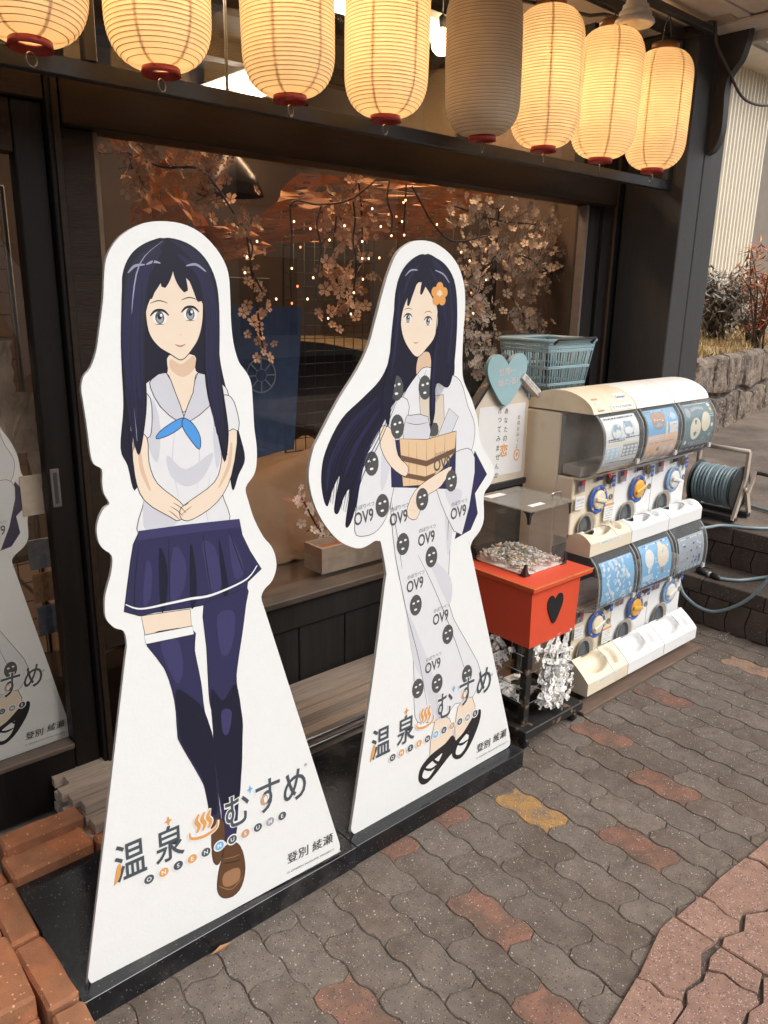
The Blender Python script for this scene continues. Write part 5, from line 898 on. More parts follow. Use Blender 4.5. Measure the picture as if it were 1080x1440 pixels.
bl = [
 (bp1, (0.362, 1.463, 0.0), 1.5, 'orange brick on edge at the front left corner of the black plinth'),
 (bp2, (0.3575, 1.680, 0.0), -0.5, 'greyish orange brick on edge left of the black plinth, behind the corner brick'),
 (bp3, (0.271, 1.484, 0.062), -1.2, 'big orange brick on top of the pile at the bottom left photo corner'),
 (bp3, (0.266, 1.700, 0.058), 1.0, 'orange brick behind the big one at the left photo edge'),
 (bp3, (0.272, 1.480, 0.0), 0.0, 'lower orange brick under the big brick at the bottom left corner'),
 (bp3, (0.268, 1.700, -0.004), 2.0, 'lower orange brick under the second pile at the left photo edge'),
 (bp2, (0.362, 1.246, -0.004), -2.0, 'orange brick lying in front of the plinth corner, cut by the photo edge'),
 (bp3, (0.497, 1.842, 0.030), 91.0, 'orange brick behind the plinth nearest the timber ends'),
 (bp1, (0.505, 1.905, 0.028), 90.0, 'orange brick of the back row directly in front of the timber ends'),
 (bp3, (0.712, 1.846, 0.020), 88.0, 'orange brick behind the plinth, half hidden by the left cutout board'),
 (bp3, (0.285, 1.860, 0.012), 92.0, 'orange brick at the left end of the row behind the plinth'),
]
for (src, loc, rz, lab) in bl: tag(share(src, None, loc, (0, 0, R(rz))), lab, 'brick', 'bricks edging the black plinth')
for o in (bp1, bp2, bp3): bpy.data.objects.remove(o)
# timber battens
def batten(y, z, x0, L, w, h, lab, seed):
    r = random.Random(seed); s = MB(); n = 10; vs = []
    for i in range(n + 1):
        x = L * i / n; dy = 0.002 * noise.noise(Vector((x * 2, seed, 0))); dz = 0.0012 * noise.noise(Vector((x * 2, seed, 5)))
        vs += [(x, -w / 2 + dy, dz + .001), (x, -w / 2 + dy + .002, h + dz), (x, w / 2 + dy - .002, h + dz), (x, w / 2 + dy, dz + .001)]
    s.add(vs, [(i * 4 + k, i * 4 + (k + 1) % 4, (i + 1) * 4 + (k + 1) % 4, (i + 1) * 4 + k) for i in range(n) for k in range(4)] + [(0, 1, 2, 3), (4 * n + 3, 4 * n + 2, 4 * n + 1, 4 * n)], OLDWOOD)
    tag(s.build('timber_batten', None, (x0, y, z)), lab, 'timber batten', 'weathered battens stacked below the window')
k = 0
rows = [(0.022, [1.850, 1.895, 1.94, 1.985, 2.03, 2.07]), (0.052, [1.848, 1.892, 1.938, 1.985, 2.03, 2.068]), (0.082, [1.850, 1.896, 1.944, 1.990, 2.034, 2.072]), (0.112, [1.905, 1.95, 1.996, 2.040, 2.076])]
order = ('front', 'second', 'third', 'fourth', 'fifth', 'backmost'); lay_n = ('bottom', 'second', 'third', 'top')
for li, (z, ys) in enumerate(rows):
    for yi, y in enumerate(ys):
        k += 1; tz = min(z, 0.11 + .0); nm = order[yi] if yi < len(ys) - 1 else 'backmost'
        batten(y, z, 0.585 + rnd.uniform(-.012, .04), 1.42 + rnd.uniform(-.05, .02), 0.040, 0.027, 'weathered grey batten, %s one in the %s layer of the stack below the window' % (nm, lay_n[li]), k)
for i, y in enumerate((1.812, 1.822)):
    s = MB(); s.tube([(0, 0, 0), (1.35, 0, 0)], 0.006, mat('dull_metal_rod', (0.30, 0.30, 0.31), 0.35, metal=0.9), 8)
    tag(s.build('metal_rod', None, (0.64, y, 0.072 + i * 0.022)), ('lower' if i == 0 else 'upper') + ' thin metal rod lying along the front of the timber stack', 'rod')

# ------------------------------------------------------------------ red fortune stand
ST = thing('fortune_stand', 'bright red box with black heart on black wheeled legs, fortune paper stand', 'stand', (0, 0, 0))
X_0, X_1, Y_0, Y_1 = 1.938, 2.190, 1.436, 1.690
s = MB()                                     # tapered red box
tv = [(X_0, Y_0, .371), (X_1, Y_0, .371), (X_1, Y_1, .371), (X_0, Y_1, .371), (X_0 - .010, Y_0 - .004, .5735), (X_1 + .004, Y_0 - .004, .5735), (X_1 + .004, Y_1 + .02, .5735), (X_0 - .010, Y_1 + .02, .5735)]
s.add(tv, [(0, 1, 5, 4), (1, 2, 6, 5), (2, 3, 7, 6), (3, 0, 4, 7), (0, 3, 2, 1)], REDBOX); s.build('red_box', ST)
s = MB(); s.box((1.918, 1.418, .575), (2.246, 1.765, .5915), REDBOX, 0.002); ld = s.build('lid', ST)
s = MB(); s.box((1.917, 1.4165, .5885), (2.247, 1.4200, .5925), ORANGEE); s.box((1.9165, 1.4205, .5885), (1.9195, 1.765, .5925), ORANGEE); s.build('worn_edge', ld)
H = smooth([(0, -.060), (.030, -.020), (.042, .010), (.036, .034), (.018, .040), (.004, .028), (0, .018), (-.004, .028), (-.018, .040), (-.036, .034), (-.042, .010), (-.030, -.020)], 3)
hc = (2.0580, 1.4340, 0.4866)
s = MB(); s.prism(H, 1.4335, 1.4300, BLACKP, lambda a, b, d: (hc[0] + a * 1.02, d, hc[2] + b * 1.05 + 0.008)); s.build('heart', ST)
for (xx, yy) in ((1.945, 1.442), (2.160, 1.442), (1.945, 1.652), (2.160, 1.652)):
    box1('leg', (xx, yy, .080), (xx + .028, yy + .028, .370), BLKWORN, ST, 0.002)
s = MB(); s.box((1.918, 1.408, .045), (2.250, 1.700, .078), BLKWORN, 0.003); dl = s.build('base_board', ST)
box1('lower_shelf', (1.975, 1.472, .120), (2.158, 1.650, .128), BLKWORN, ST, 0.001)
for (xx, yy) in ((1.945, 1.435), (2.222, 1.435), (1.945, 1.672), (2.222, 1.672)):
    s = MB(); M = Matrix.Translation((xx, yy, .021)) @ Matrix.Rotation(R(90), 4, 'Y'); s.lathe([(.004, -.008), (.019, -.008), (.021, -.004), (.021, .004), (.019, .008), (.004, .008)], DARKPL, 18, M=M); s.box((xx - .012, yy - .010, .036), (xx + .012, yy + .010, .0445), GREYPL, .001); s.build('caster', ST)
wire = MB()
for z in (.335, .275, .215, .16):
    wire.tube([(1.960, 1.438, z), (2.170, 1.438, z)], .0015, mat('thin_wire', (.3, .3, .3), .3, metal=.8), 5); wire.tube([(1.942, 1.458, z), (1.942, 1.668, z)], .0015, MATS['thin_wire'], 5)
wire.build('tying_wires', ST)
# acrylic case
case = thing('acrylic_case', 'clear acrylic box with black corner brackets on the red lid, full of paper rolls', 'display box', (0, 0, 0))
A0, A1, B0, B1_, C0, C1 = 1.984, 2.206, 1.508, 1.738, .5935, .818
for nm, a, b in (('front_wall', (A0 + .0035, B0, C0), (A1 - .0035, B0 + .003, C1)), ('back_wall', (A0 + .0035, B1_ - .003, C0), (A1 - .0035, B1_, C1)), ('side_wall', (A0, B0, C0), (A0 + .003, B1_, C1)), ('side_wall', (A1 - .003, B0, C0), (A1, B1_, C1))):
    box1(nm, a, b, ACRYL, case, 0)
lidc = box1('lid', (A0 - .010, B0 - .012, C1 + .001), (A1 + .012, B1_ + .010, C1 + .005), ACRYLF, case, 0)
s = MB(); s.tube(smooth([(2.135, 1.535, .824), (2.135, 1.535, .846), (2.142, 1.535, .852), (2.180, 1.535, .852), (2.187, 1.535, .846), (2.187, 1.535, .824)], 4, False), .0028, mat('chrome_handle', (.75, .75, .75), .15, metal=1.0), 8); s.build('handle', lidc)
box1('paper_note', (2.000, 1.690, C1 + .0055), (2.085, 1.722, C1 + .0062), PAPER, lidc, 0); box1('paper_note', (2.025, 1.530, C1 + .0055), (2.095, 1.552, C1 + .0062), PAPER, lidc, 0)
for (xx, sx) in ((A0, 1), (A1, -1)):
    for (yy, sy) in ((B0, 1), (B1_, -1)):
        for (zz, sz_) in ((C0 + .0005, 1), (C1 - .0005, -1)):
            s = MB(); L_ = .026; e = .0035
            s.add([(xx - sx * e, yy - sy * e, zz - sz_ * .0004), (xx + sx * L_, yy - sy * e, zz), (xx + sx * .008, yy - sy * e, zz + sz_ * .013), (xx + sx * .004, yy - sy * e, zz + sz_ * (L_ + .016)), (xx - sx * e, yy - sy * e, zz + sz_ * (L_ + .016)),
                   (xx - sx * e, yy + sy * L_, zz), (xx - sx * e, yy + sy * .008, zz + sz_ * .013), (xx - sx * e, yy + sy * .004, zz + sz_ * (L_ + .016)), (xx + sx * .004, yy + sy * .004, zz + sz_ * (L_ + .016)), (xx + sx * L_, yy + sy * .004, zz), (xx + sx * .004, yy + sy * L_, zz)],
                  [(0, 1, 2, 3, 4), (0, 4, 7, 6, 5), (4, 3, 8, 7), (0, 5, 10, 8, 9, 1)], DARKPL)
            s.build('corner_bracket', case)
# rolled slips in the case
rolls = []
for k, c in enumerate(((.74, .72, .69), (.70, .66, .60), (.72, .71, .70), (.42, .42, .43), (.62, .34, .14))):
    s = MB(); m = mat('slip_ink_%d' % k, c, .7, .1, 60); s.tube([(-.013, 0, 0), (.013, 0, 0)], .0038, m, 7); s.tube([(-.002, 0, 0), (.0025, 0, 0)], .0041, mat('slip_band', (.66, .36, .14), .6) if k % 2 == 0 else GREYP, 7)
    rolls.append(s.build('paper_roll'))
for k in range(250):
    u, v = rnd.random(), rnd.random(); x = A0 + .014 + u * (A1 - A0 - .030); y = B0 + .012 + v * (B1_ - B0 - .026)
    hmax = .012 + .050 * (1 - abs(u - .45) * 1.5) * (1 - abs(v - .62) * 1.3)
    z = C0 + .0045 + max(0, hmax) * rnd.random() ** .45
    o = share(rnd.choices(rolls, (6, 4, 4, 1, .7))[0], None, (x, y, z), (R(rnd.uniform(-15, 15)), R(rnd.uniform(-28, 28)), R(rnd.uniform(0, 180))))
    tag(o, 'small rolled fortune slip in the heap inside the clear acrylic box', 'paper roll', 'rolled fortune slips in the acrylic box')
for o in rolls: bpy.data.objects.remove(o)
fl = MB(); fl.box((A0 + .004, B0 + .004, C0 + .0002), (A1 - .004, B1_ - .004, C0 + .0035), PAPER); fl.build('case_floor', case)
# tied slips hanging under the box
ties = []
for k in range(7):                          # a flat strip knotted once: a small knot and two bent tails
    r = random.Random(50 + k); s = MB(); w = .0095
    s.box((-.008, -.005, -.007), (.008, .005, .007), PAPER, .002, Matrix.Rotation(r.uniform(0, 3), 4, 'Y'))
    for sg in (-1, 1):
        a = r.uniform(-.9, .3) if sg < 0 else r.uniform(2.85, 4.0); p = Vector((0, r.uniform(-.003, .003), 0)); pts = [p]; tw = r.uniform(-.5, .5)
        for i in range(4): a += r.uniform(-.28, .28); p = p + Vector((math.cos(a) * .0072, r.uniform(-.004, .002), math.sin(a) * .0072)); pts.append(p)
        vs = []
        for i, q in enumerate(pts):
            t = (pts[min(i + 1, 4)] - pts[max(i - 1, 0)]).normalized(); sd = Vector((-t.z, tw * .5, t.x)).normalized() * w; vs += [q + sd, q - sd]
        s.add(vs, [(2 * i, 2 * i + 1, 2 * i + 3, 2 * i + 2) for i in range(4)], PAPER)
        q = pts[3]; s.add([q + Vector((-.003, -.0018, .003)), q + Vector((.003, -.0018, .003)), q + Vector((.003, -.0018, -.002)), q + Vector((-.003, -.0018, -.002))], [(0, 1, 2, 3)], GREYP)
    ties.append(s.build('tied_slip'))
for k in range(190):
    if k < 145: z = .362 - rnd.random() ** .8 * .245; x = 2.076 + rnd.gauss(0, .037) * (1.25 - (.362 - z) * 1.6) + (0.365 - z) * 0.02; y = 1.432 + rnd.uniform(-.026, .020)
    else: x = 1.936 + rnd.uniform(-.012, .020); y = 1.58 + rnd.gauss(0, .035); z = .360 - rnd.random() * .20
    x = min(max(x, 1.925), 2.180)
    o = share(rnd.choice(ties), None, (x, y, z), (R(rnd.uniform(-28, 28)), R(rnd.uniform(0, 360)), R(rnd.uniform(-35, 35))), rnd.uniform(.75, 1.15))
    tag(o, 'white paper slip tied in the dangling bunch under the red box', 'paper slip', 'white paper slips tied under the red box')
for k in range(6):
    o = share(rnd.choice(ties), None, (1.99 + rnd.random() * .13, 1.5 + rnd.random() * .12, .135 + rnd.random() * .02), (R(90), 0, R(rnd.uniform(0, 360))), 1.5)
    tag(o, 'loose white paper slip lying on the shelf below the red box', 'paper slip', 'loose paper slips on the stand shelf')
for o in ties: bpy.data.objects.remove(o)
# sign board with heart behind the case
SG = thing('fortune_sign', 'cream framed house-shaped sign with vertical lettering behind the clear acrylic box', 'sign', (0, 0, 0))
SY = 1.790
sx0, sx1, sz0, sz1 = 2.012, 2.302, 0.838, 1.128; sxm = (sx0 + sx1) / 2
sf = lambda a, b, d: (a, d, b)
s = MB(); s.prism([(sx0, sz0), (sx1, sz0), (sx1, sz1), (sxm, sz1 + .155), (sx0, sz1)], SY, SY + .016, SIGNW, sf); s.build('frame_board', SG)
s = MB(); s.prism([(sx0 + .018, sz0 + .026), (sx1 - .020, sz0 + .026), (sx1 - .020, sz1 - .008), (sx0 + .018, sz1 - .008)], SY - .0015, SY - .0003, SIGNP, sf); s.build('sheet', SG)
s = MB(); s.box((sx0 - .004, SY - .008, sz0 - .022), (sx1 + .004, SY + .018, sz0 - .001), DARKPL); s.build('base_strip', SG)
s = MB(); M = Matrix.Translation((sx0 - .012, SY + .004, sz1 - .010)) @ Matrix.Rotation(-math.atan2(.155, sxm - sx0), 4, 'Y'); s.box((0, -.016, 0), (.235, .016, .014), BLKWORN, .001, M); s.build('roof_trim', SG)
s = MB(); M = Matrix.Translation((sxm + .062, SY - .012, sz1 + .085)) @ Matrix.Rotation(.62, 4, 'Y'); s.box((0, -.018, 0), (.140, .014, .024), mat('white_label_strip', (.62, .59, .55), .5), .001, M)
def tf(a, b, d): return tuple(M @ Vector((a, -.0185 - d, b)))
put_text(s, '世界一当たる恋みくじ', INK, tf, .0002, .070, .0160, .007, .120); put_text(s, '恋のおみくじ一回', INK, tf, .0002, .070, .0070, .006, .110); s.build('label_trim', SG)
s = MB(); z = SY - .0022
def vtext(body, cx, top, step, h, m, bold=0.0):
    for k, ch in enumerate(body): put_text(s, ch, m, sf, z, cx + rnd.uniform(-.001, .001), top - k * step, h * (.72 if ch in 'っぁ' else .95), None, R(-3), bold)
vtext('あなたの', sx0 + .164, sz1 - .030, .033, .021, INK); put_text(s, '恋', OCHRE, sf, z, sx0 + .160, sz1 - .172, .047, .044, R(-3), .02)
vtext('占ってみませんか', sx0 + .128, sz1 - .026, .0335, .021, INK); vtext('恋のおみくじ', sx0 + .236, sz1 - .058, .0215, .014, SLATE)
s.poly(ell(sx0 + .236, sz1 - .198, .017, .022, 22), z, OCHRE, sf); s.poly(ell(sx0 + .236, sz1 - .198, .012, .0165, 20), z - .0003, WHITEPR, sf)
s.poly(H and [(sx0 + .236 + a * .14, sz1 - .196 + b * .18) for a, b in H], z - .0006, COPPER, sf); s.build('lettering', SG)
HT = thing('heart_plaque', 'pale teal heart plaque with pink lettering on top of the cream sign', 'plaque', (0, 0, 0))
hx, hz_ = (2.1488, 1.7780, 1.2165)[0], (2.1488, 1.7780, 1.2165)[2]
H2 = smooth([(0, -.095), (.060, -.038), (.092, .018), (.092, .058), (.068, .082), (.034, .078), (.008, .058), (0, .046), (-.008, .058), (-.036, .080), (-.070, .080), (-.094, .056), (-.094, .016), (-.060, -.040)], 3)
hf = lambda a, b, d: (hx + a * 1.10, d, hz_ + b * 1.02)
s = MB(); s.prism(H2, 1.770, 1.784, TEAL, hf, mat('teal_edge', (.16, .27, .28), .5)); s.build('plaque_board', HT)
PINKL = flat('pale_pink_print', (.66, .52, .50)); s = MB()
put_text(s, '世界一', PINKL, hf, 1.7693, -.004, .024, .026, .080, R(4), .02); put_text(s, '当たる!?', PINKL, hf, 1.7693, .008, -.010, .026, .108, R(4), .02); s.build('lettering', HT)

# ------------------------------------------------------------------ capsule machines
def prof_solid(s, prof, x0, x1, m): s.prism(prof, x0, x1, m, lambda a, b, d: (d, a, b))
UW = 0.274
def machine(name, label, x0, body, body2, knob_m, ring_m, posters, seed):
    t = thing(name, label, 'capsule machine', (x0, 1.441, 0.0)); g = 0.0015; xa, xb = g, UW - g
    # cabinet
    s = MB(); s.box((xa, .215, .052), (xb, .372, 1.095), body, .006); s.box((xa, .098, .150), (xb, .213, .372), body, .003); s.box((xa, .142, .640), (xb, .213, .868), body, .003); s.build('cabinet', t)
    s = MB(); s.box((xa + .004, .20, .374), (xb - .004, .2145, .592), DARKPL); s.box((xa + .004, .20, .870), (xb - .004, .2145, 1.09), GREYPL); s.build('capsule_chamber', t)
    # domed top
    dm = smooth([(.082, 1.104), (.095, 1.130), (.130, 1.155), (.180, 1.172), (.235, 1.176), (.300, 1.166), (.352, 1.140), (.374, 1.100)], 3, False)
    s = MB(); s.prism(dm, xa, xb, body, lambda a, b, d: (d, a, b), smooth=False); s.build('domed_top', t)
    tiers = ((0.0, .085, .169, .370, .052, 0), (.0465, .130, .656, .866, .590, 1))
    for (lip, py, zp, zt, zb, ti) in tiers:
        tt = 'upper' if ti else 'lower'
        # chute: sloping front with a bowl and a coin return hollow
        nx, nv = 44, 28; vs = []
        c0 = Vector((lip + .002, zb + .056)); c1 = Vector((lip + .040, zb + .095)); c2 = Vector((py - .002, zp + .004)) if not ti else Vector((py - .002, zp + .004))
        def cur(v): return c0 * (1 - v) ** 2 + c1 * 2 * v * (1 - v) + c2 * v * v
        def cell_dep(u, v):
            d = 0.0
            e = ((u - .38) / .28) ** 2 + ((v - .62) / .42) ** 2
            if e < 1: d = .046 * (1 - e) ** .38
            e2 = ((u - .79) / .085) ** 2 + ((v - .55) / .36) ** 2
            if e2 < 1: d = max(d, .024 * (1 - e2) ** .35)
            return d
        for i in range(nx + 1):
            for j in range(nv + 1):
                u, v = i / nx, j / nv; p = cur(v); tn = (cur(min(1, v + .02)) - cur(max(0, v - .02))).normalized(); d = cell_dep(u, v)
                vs.append((xa + (xb - xa) * u, p.x + tn.y * d, p.y - tn.x * d))
        s = MB(); s.add(vs, [(i * (nv + 1) + j, (i + 1) * (nv + 1) + j, (i + 1) * (nv + 1) + j + 1, i * (nv + 1) + j + 1) for i in range(nx) for j in range(nv)], body, True)
        side = [(lip + .006, zb - .008), (lip, zb)] if False else []
        cp = [tuple(cur(k / 8)) for k in range(9)]
        pf = [(lip + .004, zb), (lip, zb + .004), (lip, zb + .052), (lip + .002, zb + .056)]
        for xx in (xa, xb): 
            pts = pf + cp[1:] + [(py + .02, zp), (py + .02, zb)]; s.add([(xx, a, b) for a, b in pts], [tuple(q) for q in tessellate_polygon([[Vector((p[0], p[1], 0)) for p in pts]])], body)
        s.add([(x_, a, b) for x_ in (xa, xb) for a, b in pf], [(i, i + 1, i + 5, i + 4) for i in range(3)], body)
        s.add([(xa, lip + .004, zb), (xb, lip + .004, zb), (xb, py + .02, zb), (xa, py + .02, zb)], [(0, 1, 2, 3)], body)
        ch = s.build('chute', t)
        s = MB(); s.tube([(xa + .62 * UW, cur(k / 8).x - .0002, cur(k / 8).y + .0002) for k in range(9)], .0009, GREYPL, 5); s.box((xa + .10 * UW, lip - .0006, zb + .0), (xa + .11 * UW, lip - .0002, zb + .001), GREYPL)
        s.build('chute_seam', ch)
        # delivery opening: round mouth at the foot of the panel, its inner shade painted flat
        fpan = lambda a, b, d: (a, py - d, b)
        s = MB(); cx, cz = xa + .088, zp + .016; R_ = .054
        n = 26; arc = [(cx + R_ * math.cos(math.pi * k / n * 1.0), cz + R_ * 1.02 * math.sin(math.pi * k / n)) for k in range(n + 1)] + [(cx - R_, zp + .003), (cx + R_, zp + .003)]
        s.poly(arc, .0010, mat('mouth_shade', (.30, .27, .23), .5), fpan)
        hole = [(cx - .010 + (x - cx) * .74, cz - .004 + (z - cz) * .90) for x, z in arc]; s.poly(hole, .0016, DARKPL, fpan)
        flap = [(cx - .022 + (x - cx) * .42, cz + .002 + (z - cz) * .70) for x, z in arc]; s.poly(flap, .0024, mat('smoky_flap', (.10, .115, .13), .12, 0.1), fpan)
        rim = [(cx + (x - cx) * 1.10, cz + (z - cz) * 1.08) for x, z in arc[:n + 1]]
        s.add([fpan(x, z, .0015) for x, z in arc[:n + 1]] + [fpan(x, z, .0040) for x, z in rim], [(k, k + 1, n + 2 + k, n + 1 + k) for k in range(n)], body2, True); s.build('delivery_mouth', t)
        # turning knob
        kx, kz = xa + .152, zt - .102 + (.004 if ti else .010)
        kb = MB(); n = 36
        kb.lathe([(.0375, .0), (.0375, .003), (.054, .003), (.056, .0)], ring_m, n, M=Matrix.Translation((kx, py, kz)) @ Matrix.Rotation(R(90), 4, 'X'))
        for a in (35, 95, 215, 300): kb.poly([(kx + r_ * math.cos(R(a + da)), kz + r_ * math.sin(R(a + da))) for r_, da in ((.040, 0), (.0525, 0), (.0465, 20))], .0036, YELLOWP, fpan)
        kr = kb.build('knob_ring', t)
        kb = MB(); MM = Matrix.Translation((kx, py - .001, kz)) @ Matrix.Rotation(R(90), 4, 'X')
        kb.lathe([(.0368, .002), (.0368, .006), (.034, .009), (.030, .011), (.001, .012)], knob_m, n, M=MM)
        Mg = MM @ Matrix.Rotation(R(-14 if (seed + ti) % 2 else 62 if seed == 1 and not ti else 18), 4, 'Z'); kb.box((-.034, -.0075, .0122), (.034, .0075, .0195), knob_m, .003, Mg)
        kb.build('knob', t)
        # coin slots, stickers
        s = MB(); s.box((xa + .016, py - .0018, zt - .052), (xa + .056, py - .0002, zt - .008), mat('sticker_print', (.25, .20, .22), .5, .6, 60)); s.box((xa + .017, py - .0026, zt - .028), (xa + .034, py - .0019, zt - .010), NAVYP); s.box((xa + .038, py - .0026, zt - .028), (xa + .055, py - .0019, zt - .010), REDP); s.build('price_sticker', t)
        s = MB(); M2 = Matrix.Translation((xa + .212, py, zt - .028)) @ Matrix.Rotation(R(90), 4, 'X'); s.lathe([(.020, .0), (.020, .006), (.016, .008), (.001, .006)], mat('bronze_coin_slot', (.20, .16, .12), .35, metal=.5) if seed else DARKPL, 24, M=M2); s.build('coin_slot', t); box1('slot_plate', (xa + .128, py - .003, zt - .024), (xa + .170, py - .0002, zt - .010), NAVYP if seed == 0 else DARKPL, t, .001)
        s = MB(); M2 = Matrix.Translation((xa + .234, py, zt - .100)) @ Matrix.Rotation(R(90), 4, 'X'); s.lathe([(.012, .0), (.012, .003), (.008, .003), (.006, .001), (.001, .001)], GREYPL, 20, M=M2); s.build('key_lock', t)
        s = MB(); s.box((xa + .238, py - .0014, zt - .062), (xa + .258, py - .0002, zt - .016), BLUEP); put_text(s, '100', WHITEPR, fpan, .0018, xa + .248, zt - .030, .007, .016); put_text(s, '円', WHITEPR, fpan, .0018, xa + .248, zt - .048, .010); s.build('blue_sticker', t)
        if seed == 0:
            s = MB(); s.box((xa + .006, py - .0014, zt - .116), (xa + .062, py - .0002, zt - .068), WHITEPR)
            for q, (tx, hh) in enumerate((('お金を入れて', .009), ('ゆっくり回す', .006), ('返却できません', .006))): put_text(s, tx, SLATE, fpan, .0018, xa + .034, zt - .080 - q * .013, hh, .046)
            s.build('notice_sticker', t)
            s = MB(); s.box((xa + .198, py - .0014, zt - .190), (xa + .260, py - .0002, zt - .122), WHITEPR); s.box((xa + .199, py - .0022, zt - .134), (xa + .259, py - .0015, zt - .124), OCHRE)
            for q in range(5): put_text(s, ('カプセルを開ける', '小さなお子様の', '口に入れないで', 'お取扱い注意', '対象年齢以上')[q], SLATE, fpan, .0018, xa + .229, zt - .143 - q * .010, .0055, .052)
            s.build('notice_sticker', t)
            s = MB(); fs_ = lambda a, b, d: (xa + a, lip - d, zb + b)
            s.poly([(.06, .038), (.20, .038), (.20, .050), (.06, .050)], .0006, WHITEPR, fs_); put_text(s, '注意 手を入れないでください', SLATE, fs_, .001, .132, .044, .006, .120); s.build('notice_sticker', t)
        # clear window with poster
        if ti: wp = [(.128, .872), (.094, .880), (.052, .915), (.038, .960), (.036, 1.010), (.046, 1.060), (.078, 1.102)]
        else: wp = [(.088, .376), (.050, .378), (.008, .398), (.000, .440), (.002, .500), (.018, .555), (.048, .590)]
        wc = smooth(wp, 4, False); nW = len(wc)
        s = MB(); vs = [(xa + .002, a, b) for a, b in wc] + [(xb - .002, a, b) for a, b in wc]
        s.add(vs, [(k, k + 1, nW + k + 1, nW + k) for k in range(nW - 1)], WINCLR, True)
        for xx in (xa + .002, xb - .002):
            pts = wc + [(.212, wc[-1][1]), (.212, wc[0][1])]; s.add([(xx, a, b) for a, b in pts], [tuple(q) for q in tessellate_polygon([[Vector((p[0], p[1], 0)) for p in pts]])], WINCLR)
        wn_ = s.build('clear_window', t)
        s = MB()
        for xx in (xa + .010, xb - .010): s.tube([(xx, a - .0005, b) for a, b in wc], .0024, mat('frosted_rib', (.34, .35, .35), .25), 6)
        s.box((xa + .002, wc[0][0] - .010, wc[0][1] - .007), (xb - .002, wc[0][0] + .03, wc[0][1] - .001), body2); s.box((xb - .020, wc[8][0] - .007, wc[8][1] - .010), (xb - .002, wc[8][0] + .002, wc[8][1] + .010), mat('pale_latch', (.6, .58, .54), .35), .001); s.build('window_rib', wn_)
        s = MB(); s.box((xa + .006, .10 if not ti else .12, wc[0][1] + .004), (xb - .006, .198, wc[0][1] + .040), mat('capsule_tray', (.42, .38, .34), .4), .002); s.build('capsule_tray', t)
        P = posters[ti]
        if P:
            acc = [0.0]
            for k in range(1, nW): acc.append(acc[-1] + (Vector(wc[k]) - Vector(wc[k - 1])).length)
            T = acc[-1]
            def onw(a, b, d):
                q = b * T; k = min(max(1, next((i for i, v in enumerate(acc) if v >= q), nW - 1)), nW - 1); f = (q - acc[k - 1]) / (acc[k] - acc[k - 1]); p = Vector(wc[k - 1]).lerp(Vector(wc[k]), f)
                tn = (Vector(wc[k]) - Vector(wc[k - 1])).normalized(); n_ = Vector((tn.y, -tn.x)) * (0.005 - d)
                return (xa + a * UW, p.x + n_.x, p.y + n_.y)
            s = MB(); P(s, onw); s.build('poster', t)
    for (xx, yy) in ((.035, .045), (.24, .045), (.035, .33), (.24, .33)):
        s = MB(); M2 = Matrix.Translation((xx, yy, .031)) @ Matrix.Rotation(R(90), 4, 'Y'); s.lathe([(.003, -.010), (.014, -.010), (.016, 0), (.014, .010), (.003, .010)], DARKPL, 14, M=M2); s.box((xx - .016, yy - .014, .040), (xx + .016, yy + .014, .0515), DARKPL, .002); s.build('caster', t)
    return t
def sheet(s, onw, a0, a1, b0, b1, m, d=0.0, n=10):
    vs = []
    for i in range(2):
        for j in range(n + 1): vs.append(onw(a0 + (a1 - a0) * i, b0 + (b1 - b0) * j / n, d))
    s.add(vs, [(j, n + 1 + j, n + 2 + j, j + 1) for j in range(n)], m, True)
def blob(s, onw, a, b, ra, rb, m, d, n=16, rot=0): 
    pts = ell(a, b, ra, rb, n, rot); c = onw(a, b, d); s.add([onw(p[0], p[1], d) for p in pts] + [c], [(k, (k + 1) % n, n) for k in range(n)], m)
PB = flat('poster_sky_blue', (.20, .46, .72)); PP = flat('poster_peach', (.76, .53, .40)); PT = flat('poster_teal', (.13, .23, .25)); PW = flat('poster_white', (.78, .78, .76)); PC = flat('poster_cream', (.78, .70, .56)); PN = flat('poster_navy', (.07, .07, .24)); PG = flat('poster_grey', (.36, .40, .44)); PBR = flat('poster_brown', (.46, .27, .17)); PY_ = flat('poster_amber', (.80, .50, .16)); PLB = flat('poster_light_blue', (.48, .66, .80))
def fine(s, o, rows, seed, cols=(SLATE, PG, PN)):
    r = random.Random(seed)
    for (a0, a1, b_, h) in rows:
        x = a0
        while x < a1 - .02:
            w = r.uniform(.02, .06); s.add([o(x, b_, .003), o(x + w, b_, .003), o(x + w, b_ + h, .003), o(x, b_ + h, .003)], [(0, 1, 2, 3)], r.choice(cols)); x += w + r.uniform(.008, .02)
